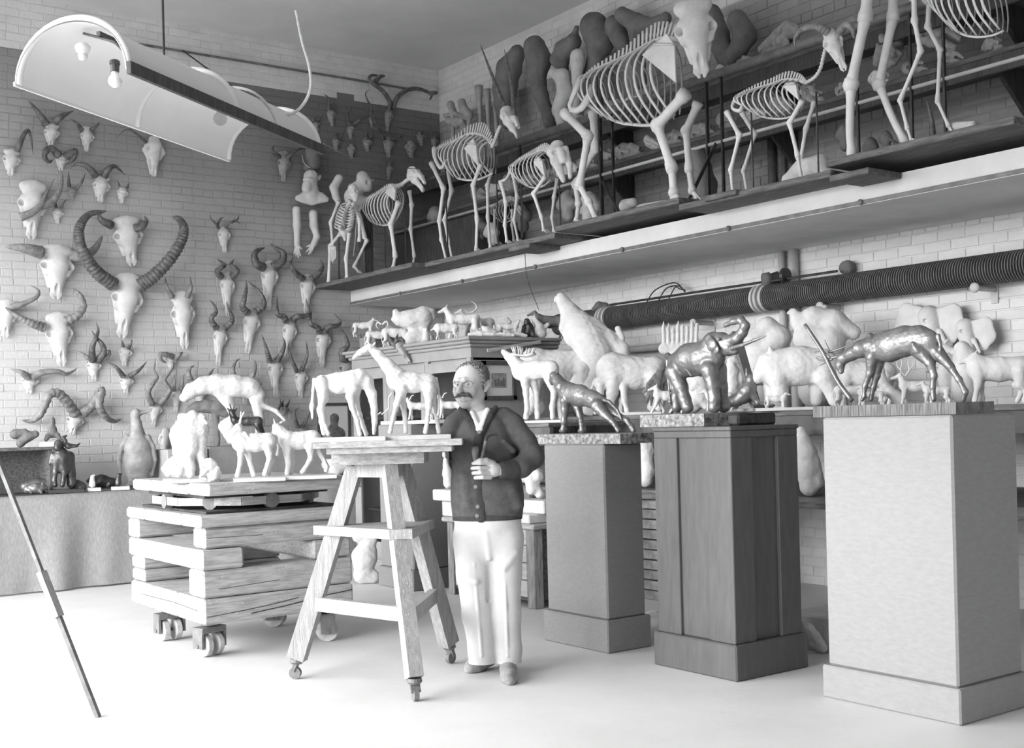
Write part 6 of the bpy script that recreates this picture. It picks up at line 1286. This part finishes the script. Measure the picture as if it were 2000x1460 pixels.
def f(S):
    for k in range(8): S.c([(1297+k*9, 690, 4), (1296+k*9.4, 660-k*1.5+(k % 3)*3, 3.4), (1297+k*9.4, 645+(k % 3)*5, 1.2)], 2)
    S.c([(1296,700,10),(1340,706,14),(1372,700,12)], 6, .5); S.c([(1330,720,18),(1335,800,26)], 8)
bst('wing_cast', 'white plaster wing with upright feathers behind the elephant back', 1335, 6.95, f, PLAST, None, 1.8)
def f(S): S.c([(1428,716,8),(1430,735,13),(1430,765,15),(1430,800,14)], 6); S.c([(1434,712,7),(1442,718,3)], 3); S.c([(1446,740,7),(1448,780,6)], 4)
bst('white_penguin_statue', 'white plaster penguin standing behind the elephant forelegs', 1430, 6.5, f, PLAST, None, 1.5)
def f(S): S.c([(1345,760,14),(1365,745,16),(1370,775,20),(1355,800,18)], 7); S.c([(1360,765,8,12),(1352,770,5,16)], 4); S.c([(1372,790,12,8),(1380,804,8,10)], 5)
bst('mother_ape_statue', 'pale plaster crouching ape group seen between the elephant legs', 1360, 6.4, f, PLASTG, None, 1.6)
def f(S):
    c = S.c; c([(1452,782,16),(1462,770,15),(1466,756,12)], 6); c([(1468,748,10.5),(1480,754,6.5),(1489,758,4)], 4)
    for o, x0 in ((-3, 1458), (3, 1473)): c([(x0+1,742,4,o),(x0,728,1.4,o)], 1)
    c([(1470,780,8,6),(1480,796,5,8),(1502,800,3.4,9)], 3); c([(1462,784,8,-6),(1474,798,5,-6),(1494,803,3.2,-6)], 3); c([(1442,790,12),(1420,795,10),(1412,800,7)], 5)
bst('dog_statue', 'dark bronze shepherd dog lying with pricked ears beside the elephant', 1462, 6.34, f, BRONZE, (1428, 1500, .02, .22, MARB), 1.2)
tag(MB().beam(bpt(1440, 6.45) + Zv*.58, bpt(1478, 6.40) + Zv*.02, .07, .03).build('leaning_board', mat('grey_board', .15, .8, .03, 8), None), 'dark grey board leaning behind the bronze dog', 'board')
def f(S):
    c = S.c; c([(1520,738,38),(1560,734,36),(1606,735,34)], 14, .8); c([(1500,734,24),(1488,748,15),(1480,760,9)], 8)
    c([(1520,762,20,14),(1524,786,14,14),(1522,800,13,14)], 8); c([(1508,765,18,-14),(1505,800,12,-14)], 8); c([(1612,758,22,14),(1626,784,14,14),(1630,800,13,14)], 8); c([(1600,762,20,-14),(1594,800,12,-14)], 8); c([(1506,704,6,12),(1504,698,3,12)], 3)
bst('polar_bear_statue', 'huge white plaster bear walking beside the bronze antelope', 1560, 6.55, f, PLAST, (1478, 1662, .02, .5, PLAST), 2.0)
def f(S):
    c = S.c; c([(1470,700,22),(1500,668,16),(1522,690,22),(1480,740,30),(1490,800,34)], 10)
bst('white_mass_cast', 'large white smooth cast behind the elephant trunk', 1490, 7.05, f, PLAST, None, 2.4)
def f(S):
    c = S.c; c([(1552,650,8),(1560,668,14),(1590,660,20),(1630,668,22),(1668,690,14)], 8); c([(1546,648,5),(1540,652,3)], 3); c([(1580,700,30),(1620,705,30),(1600,800,40)], 10); c([(1600,648,8),(1612,640,5)], 3)
bst('mountain_goat_statue', 'white plaster goat on a craggy mound behind the white bear', 1600, 7.1, f, PLAST, None, 2.6)
def eleph(S, x, y, sc):
    c = S.c; q = lambda a: [(x + p[0]*sc, y + p[1]*sc, p[2]*sc, (p[3] if len(p) > 3 else 0)*sc) for p in a]
    c(q([(0,0,22),(4,18,20)]), 10*sc); c(q([(6,24,14,8),(10,50,11,12),(8,80,8,12),(-2,104,6,10)]), 6*sc); c(q([(-22,-8,13),(-44,-6,20),(-50,18,19),(-38,40,12)]), 8*sc, .35); c(q([(-30,10,16),(-40,24,16)]), 8*sc, .3); c(q([(24,-8,11),(46,-6,18),(54,18,17),(44,42,11)]), 8*sc, .35); c(q([(34,10,15),(44,24,15)]), 8*sc, .3); c(q([(-8,28,5,10),(-14,50,3,18)]), 2*sc); c(q([(20,28,5,10),(34,56,3,18)]), 2*sc); c(q([(-8,8,4,19)]), 1, sub=True); c(q([(14,8,4,19)]), 1, sub=True)
for i, (x, y, sc, lab) in enumerate(((1815, 618, 1.0, 'white plaster elephant head relief with spread ears on the right wall'), (1885, 640, .85, 'second plaster elephant head relief lower and farther along the right wall'))):
    tag((lambda S: (mkframe(S, NU), eleph(S, x, y, sc), S)[-1])(Solid(pu(x, y, UR - .12))).build('elephant_head_cast', PLAST, None, 1.6), lab, 'cast', 'elephant heads on the right wall')
s = Solid(pu(1870, 688, UR-.25)); mkframe(s, NU); tag(s.c([(1838,680,12),(1850,686,12),(1868,688,7),(1876,686,3)], 5).c([(1846,668,3),(1852,662,1.5)], 1).build('pig_head_cast', PLAST, None, 1.4), 'white plaster pig head sticking out from the right wall', 'cast')
def f(S): quad(S, 1690, 806, 85, -1, L=1.1, head=(.1, .9), body=.3)
bst('white_ox_statue', 'white plaster ox partly hidden behind the bronze antelope forelegs', 1680, 6.8, f, PLAST, None, 2.0)
def f(S): S.c([(1770,700,8),(1735,712,7),(1718,728,8),(1722,760,9),(1738,784,10)], 5); S.c([(1738,784,10),(1760,800,14)], 5)
bst('bent_arm_cast', 'white plaster bent limb arching under the bronze antelope belly', 1740, 6.5, f, PLAST, None, 1.6)
def exa(r, S, dz):
    for sg in (-1, 1):
        wire(r, S, dz, [(1768,748,0),(1768+sg*8,736,3),(1768+sg*6,722,3),(1768+sg*9,712,3)], 2, 'antler', PLAST, .3); wire(r, S, dz, [(1768+sg*8,736,3),(1768+sg*15,728,3),(1768+sg*17,718,3)], 1.6, 'antler', PLAST, .3)
def f(S): quad(S, 1790, 806, 52, -1, L=1.1, head=(.18, 1.15))
bst('white_stag_statue', 'small white plaster stag with forked antlers behind the bronze antelope', 1790, 6.45, f, PLAST, None, 1.3, exa)
def f(S): S.c([(1880,716,16),(1890,740,24),(1888,775,24),(1886,800,26)], 8); S.c([(1850,735,12),(1846,765,14),(1850,800,14)], 6)
bst('white_torso_cast', 'bulky white plaster torso beneath the elephant head reliefs', 1880, 6.9, f, PLAST, None, 2.2)
def f(S): quad(S, 1952, 800, 90, -1, L=1.1, head=(.1, 1.0), body=.27)
bst('white_cow_statue', 'white plaster cow at the near end of the upper bench', 1955, 6.6, f, PLAST, None, 2.2)
for i, (x, h_) in enumerate(((1405, 40), (1515, 30), (1705, 34), (1660, 46), (1830, 40))):
    def f(S): quad(S, x, 806, h_, [-1, 1][i % 2], L=1.2, head=(.2, 1.0 + .1*(i % 3)))
    bst('small_cast', ['small white plaster hoofed animal by the bronze dog tail', 'small white plaster animal in front of the white bear', 'small white plaster animal at the bronze antelope forefeet', 'small white plaster calf under the deer antlers', 'small white plaster animal under the bronze antelope tail'][i], x, 6.36, f, PLAST, None, 1.4)
# ---- lower bench and floor bits
def low(name, label, x, y, u, fill, m=PLAST, vox=1.6): return statue(name, label, bpt(x, u, ZL), fill, m, ZL + .001, None, vox)
def f(S): S.c([(1564,842,10),(1566,860,15),(1574,885,20),(1576,915,20),(1580,950,18)], 8); S.c([(1560,842,6),(1554,848,3)], 2); S.c([(1556,880,7),(1558,930,7)], 4); S.c([(1590,900,12),(1596,940,14)], 6)
low('parrot_statue', 'white plaster bird with bowed head on the lower bench', 1572, 950, 6.2, f)
def f(S): S.c([(1256,878,12),(1262,905,14),(1266,935,14),(1262,955,14)], 7); S.c([(1268,880,8),(1272,900,8)], 4)
low('white_bust', 'white plaster bust between the burlap and the dark pedestal', 1262, 950, 6.3, f)
def f(S): S.c([(1040,930,12),(1050,950,12),(1020,955,8)], 6); S.c([(1046,965,8),(1055,985,9)], 5); S.c([(1035,945,10),(1040,975,12)], 5)
statue('plaster_foot_cast', 'white lumpy plaster cast on the chest slab behind the sculptor', pu(1040, 960, 5.45), f, PLAST, .801, None, 1.5)
def f(S): S.c([(870,900,5),(874,925,9),(876,945,10)], 5); S.c([(868,890,4),(866,880,3)], 3)
statue('plaster_shard', 'jagged white plaster piece on the slab behind the sculptor back', pu(872, 940, 5.35), f, PLAST, .851, None, 1.4)
def f(S): S.c([(1578,1232,12),(1592,1248,10),(1600,1262,12)], 5); S.c([(1586,1262,8),(1606,1270,10)], 4); S.c([(1570,1225,8),(1578,1245,9)], 4)
statue('broken_cast', 'crumpled heap of shiny broken castings on the floor behind the dark pedestal', fl(1590, 1275), f, PLASTG, .001, None, 1.4)
tag(cb((5.55, 4.55, 0), (5.95, 4.9, .2), .006).build('stone_block', PLASTG, None), 'pale stone block on the floor behind the dark pedestal', 'block'); tag(MB().tube([fl(1252,1200,.012), np.array([5.185, 4.98, .34])], .012, 6).build('stick', TIMBV, None), 'thin pale stick leaning between the burlap and dark pedestals', 'stick')
# white sack behind the trolley
def f(S): S.c([(700,1050,12),(726,1052,10),(712,1090,24),(708,1125,16),(728,1128,14)], 8, .5)
statue('white_sack', 'crumpled white sack standing on the floor behind the trolley', fl(712, 1140), f, PLAST, .001, None, 2.0)
def f(S): S.c([(640,905,12),(655,915,14),(672,908,10)], 6); S.c([(648,900,7,8),(662,902,6,8)], 3)
statue('mask_cast', 'lumpy grey mask cast on the table behind the trolley end', pv(655, 915, 11.05), f, PLASTG, TBZ+.004, None, 1.6)
# ================================================================ the sculptor
SKIN = mat('skin', .50, .55, .03, 14, .05, 60, spec=.35)
HAIR = mat('hair', .17, .8, .08, 60, .5, 120, stretch=(3, 3, 1))
KNIT = mat('grey_knit', .10, .95, .015, 30, .35, 420, spec=.15)
KNITD = mat('ribbed_knit', .06, .95, .01, 30, .4, 300, spec=.15)
SHIRT = mat('white_shirt', .78, .85, .03, 12, .12, 40)
FLAN = mat('white_flannel', .57, .9, .03, 7, .14, 26)
SHOE = mat('worn_leather', .30, .7, .08, 14, .2, 60)
man_at = np.array([3.83, 5.36, 0.]); man_at = fl(966, 1318)
man = thing('person', man_at, 'man in dark cardigan and white trousers holding a pipe beside the modelling stand', 'person')
def fig(): return Solid(man_at)
def clipz(V, Q, z0=None, z1=None):
    zc = V[Q][:, :, 2].mean(1); ok = np.ones(len(Q), bool)
    if z0 is not None: ok &= zc > z0
    if z1 is not None: ok &= zc < z1
    Q = Q[ok]; u, inv = np.unique(Q, return_inverse=True); return V[u], inv.reshape(Q.shape)
zpx = lambda y, x=950: fig().wat(x, y)[2]
def head(c):
    c([(925,736,29,-6),(918,738,29.5,0)], 8, 1.12); c([(910,750,25,6),(908,766,21,8),(908,780,15,10)], 8, 1.05); c([(906,788,8,14)], 6); c([(934,770,13,-4),(922,784,11,4),(910,790,7,11)], 7)
    c([(901,747,3.6,30),(897,757,4,35),(896,763,5,36),(901,764,4,31)], 3); c([(888,745,3.5,24),(896,743,4,30),(907,742,4,33),(922,742,4,27)], 5)
    c([(894,751,4.2,33)], 2.5, sub=True); c([(914,750,5,35)], 2.5, sub=True); c([(894,751,3.6,29)], 1); c([(913,750,4.2,30)], 1)
    c([(890,764,6,22),(893,770,5,25)], 5); c([(922,764,8,20),(918,772,7,23)], 6); c([(897,776,2.4,29),(905,776,2.8,31),(914,777,2.2,28)], 2); c([(899,781,2.4,28),(906,781,2.8,29),(912,781,2.2,27)], 2)
    c([(899,778.6,1,32),(912,779,1,31)], .8, sub=True)
    c([(949,742,5.4,0),(953,750,6,-1),(948,762,3.8,1)], 1.2, .6); c([(950,750,2.8,4)], 1, sub=True)
def hand(c):
    c([(975,917,12,56),(962,917,13.5,60),(955,917,12,60)], 4, .7)
    for k, y in enumerate((903.5, 913, 922.5, 931.5)):
        dx = (2, 0, 2, 6)[k]; c([(954+dx*.6,y,4.6,66),(937+dx,y,4.1,76),(926+dx,y+.5,3.8,72),(922.5+dx,y+1,3.7,63),(931+dx,y+1.5,3.6,56)], .3)
    c([(962,905,7,62),(950,899,5.4,70),(938,899,4.8,74),(930,902,4.2,73)], 2)
S = fig(); c = S.c
head(c); c([(928,786,17,-4),(934,806,19,-8),(938,826,24,-8)], 8)
c([(944,846,46,-4),(946,900,50,-2),(950,960,50),(952,1010,50)], 14, .6)
c([(895,828,16,-4),(876,850,14,-8),(866,868,11,-2),(856,868,9,10)], 6); c([(996,828,17,-4),(1026,872,15,4),(1036,898,14,16),(1010,916,11,40),(985,918,10,54)], 6); hand(c)
c([(926,1040,28),(932,1140,22),(940,1220,17),(942,1285,12)], 8); c([(984,1040,28),(988,1140,21),(992,1220,17),(994,1290,12,4)], 8)
V, Q = S.mesh(1.2*S.m, 1.1e7); fastobj('body', V, Q, SKIN, man)
# hair, moustache, glasses
S = fig(); c = S.c
c([(926,735,30,-8),(919,736.5,30,-3)], 6, 1.12); c([(936,752,15,-14),(938,764,11,-18),(936,776,10,-20)], 5)
c([(906,760,30,22),(904,748,28,20)], 2, 1.3, sub=True); c([(896,735,22,24),(900,722,14,30)], 2, 1.2, sub=True); c([(908,744,27,24),(910,738,24,26)], 3, 1.4, sub=True); c([(951,752,8.5,4)], 1, sub=True); c([(928,772,16,14)], 3, sub=True)
c([(940,742,6,6),(941,750,4,5)], 2)
V, Q = S.mesh(.9*S.m); fastobj('hair', roughen(V, Q, 1.5*S.m, 5.5*S.m), Q, HAIR, man)
S = fig(); S.c([(905,769,3.4,36),(896,771,3.6,34),(890,775,2.2,30)], 2); S.c([(905,769,3.4,36),(914,770,3.8,35),(921,775,2.4,30)], 2); S.build('moustache', mat('moustache_hair', .11, .8, .04, 60, .5, 120), man, .7)
S = fig(); S.c([(888,744.5,1.3,28),(899,742,1.4,34)], .5); S.c([(906,741.5,1.4,36),(922,742.5,1.2,30)], .5); S.build('eyebrows', HAIR, man, .6)
S = fig(); gl = MB()
for cx, cy, rx, o in ((893, 751.5, 8.2, 36), (913.5, 750, 9.4, 38)):
    gl.tube([S.wat(cx + rx*math.cos(t), cy + 6.6*math.sin(t), o - abs(math.cos(t))*2) for t in np.linspace(0, 2*math.pi, 25)], .0014, 6, False)
gl.tube([S.wat(901, 748.5, 38), S.wat(904.5, 748.5, 39)], .0014, 6); gl.tube([S.wat(923, 748, 35), S.wat(936, 745, 18), S.wat(946, 745, 0)], .0014, 6)
gl.build('glasses', IRONG, man, True)
for cx, cy, o in ((893.5, 751, 33.6), (913, 750, 35.2)): p = S.wat(cx, cy, o); MB().lathe(p - S.n*.001, S.n, [(0,.0030),(.0014,.0024),(.0018,.0004)], 10).build('iris', IRON, man)
# shirt and collar
S = fig(); c = S.c
c([(938,820,26,-2),(944,850,48,0),(946,880,52,0)], 12, .62); c([(932,802,20,-8),(936,812,21,-6)], 5); c([(922,806,5,18),(934,838,6,36)], 3); c([(952,800,5,14),(938,838,6,36)], 3); c([(930,790,19,-6),(930,770,19,-6)], 1, .9, sub=True)
S.build('shirt', SHIRT, man, 1.5)
# cardigan: body and sleeves, V neck cut, hem and cuffs
S = fig(); c = S.c
c([(944,850,54,-2),(946,890,60,0),(949,940,65,1),(952,972,68,1),(952,1006,68,1)], 14, .64); c([(886,826,17,-4),(905,815,18,-6),(945,812,16,-8),(985,815,18,-6),(1000,826,19,-4)], 10, .95)
c([(888,828,19,-4),(874,850,18,-8),(864,866,15,-2),(850,868,13,12)], 7); c([(1001,828,22,-4),(1026,864,22,4),(1040,893,22,14),(1018,912,20,36),(996,917,18,50)], 7)
c([(905,930,10,34),(915,985,10,38)], 16); c([(1000,960,10,26),(1012,985,10,22)], 14); c([(985,862,5,36),(1002,880,6,30)], 8)
c([(934,770,38,10),(934,802,29,36),(937,840,4,46)], 2, 1.6, sub=True); c([(934,788,20,-10),(934,740,24,-10)], 2, 1.0, sub=True)
V, Q = S.mesh(1.05*S.m); V, Q = clipz(V, Q, zpx(1012)); fastobj('cardigan', V, Q, KNIT, man)
S = fig(); c = S.c; c([(952,984,68.5,1),(952,1004,68.5,1)], 4, .645); V, Q = S.mesh(1.1*S.m); V, Q = clipz(V, Q, zpx(1014), zpx(996)); fastobj('hem', V, Q, KNITD, man)
S = fig(); S.c([(1003,916,19.5,46),(984,918,17.5,56)], 2); S.c([(962,920,18,64)], 1, sub=True); S.build('cuff', KNITD, man, 1.0)
S = fig(); c = S.c
c([(900,798,5,10),(912,812,6,25),(929,838,6.5,36),(933,846,7,37.5)], 2, .5); c([(968,796,5,8),(958,812,6,23),(943,838,6.5,36),(936,846,7,37.5)], 2, .5); c([(934,846,8,37.5),(933,890,9,39),(935,940,9.5,42),(938,985,10,44),(939,1010,10,44)], 3, .4)
S.build('button_band', KNITD, man, 1.0)
for y, x, o in ((843, 936, 41.5), (950, 929, 46), (989, 933, 48.5), (1007, 932, 48.5)):
    p = fig().wat(x, y, o); MB().lathe(p - fig().n*.002, fig().n, [(0,.011),(.003,.011),(.0045,.009),(.0046,.006),(.003,.005)], 16).build('button', mat('horn_button', .22, .4), man)
# trousers, each leg hanging straight with a front crease
S = fig(); c = S.c
c([(952,985,63,0),(953,1020,63,0),(953,1050,58,0)], 10, .66); c([(922,1050,38,0),(926,1120,34,2),(933,1200,30,0),(942,1268,27,0),(943,1320,27,0)], 8, .95); c([(986,1050,38,0),(986,1120,32,3),(990,1200,27,4),(994,1268,24.5,6),(995,1330,24.5,6)], 8, .95)
c([(985,1100,3,31),(988,1180,3,31),(992,1280,3,29)], 3); c([(926,1100,3,33),(934,1190,3,29),(941,1280,3,26)], 3); c([(950,1040,4,38),(956,1090,4,30)], 6); c([(958,1110,8,30),(954,1170,6,20)], 3, sub=True); c([(905,1120,6,24),(930,1135,5,34)], 8); c([(1005,1080,6,24),(985,1110,4,34)], 8)
V, Q = S.mesh(1.2*S.m); V, Q = clipz(V, Q, .07, zpx(990)); fastobj('trousers', V, Q, FLAN, man)
# shoes
def shoe(heel, toe):
    heel = np.array(heel, float); toe = np.array(toe, float); d = toe - heel; L = np.linalg.norm(d); d /= L
    s = Solid(heel); s.n = np.cross(d, Zv); s.e = d; s.m = 1
    s.l([((0,0,.045),.036),((L*.45,0,.042),.042),((L*.78,0,.030),.044),((L*.95,0,.024),.030)], .03, 1.0); s.l([((0,0,.08),.032),((L*.3,0,.07),.034)], .03); s.l([((.02,0,.115),.026),((L*.2,0,.12),.03)], .01, sub=True)
    V, Q = s.mesh(.0045); V[:, 2] = np.maximum(V[:, 2], .004); fastobj('shoe', V, Q, SHOE, man)
    a = heel + d*(L*.38); MB().tube(spline([a + s.n*.044 + Zv*.05, a + Zv*.088, a - s.n*.044 + Zv*.05], 10), .006, 6).build('strap', mat('dark_leather', .12, .6), man, True)
p = fl(958, 1303); shoe(p, p + (fl(916, 1314) - p)*1.0); p = fl(990, 1312); shoe(p + Fv*.05, fl(997, 1336) - Fv*.03)
# bent tobacco pipe in the hand
S = fig(); pp_ = thing('tobacco_pipe', S.wat(932, 912, 62), 'bent tobacco pipe with a cup bowl and dark curved stem in the man\'s hand', 'pipe')
a = S.wat(929, 900, 66); up = S.wat(928, 872, 68) - a; L_ = np.linalg.norm(up)
MB().lathe(a, up, [(-.01,.006),(0,.011),(L_*.35,.017),(L_*.75,.0205),(L_,.018),(L_*.98,.014),(L_*.6,.011)], 18).build('bowl', mat('briar', .17, .35, .05, 20, spec=.5), pp_, True)
MB().tube(spline([S.wat(938, 905, 64), S.wat(942, 890, 66), S.wat(947, 868, 66), S.wat(949, 860, 66)], 12), np.linspace(.010, .008, 12), 10).build('shank', mat('briar', .17), pp_, True)
MB().tube(spline([S.wat(949, 860, 66), S.wat(952, 853, 64), S.wat(960, 849, 60), S.wat(971, 848, 56)], 12), np.linspace(.0085, .0045, 12), 10).build('mouthpiece', IRON, pp_, True)
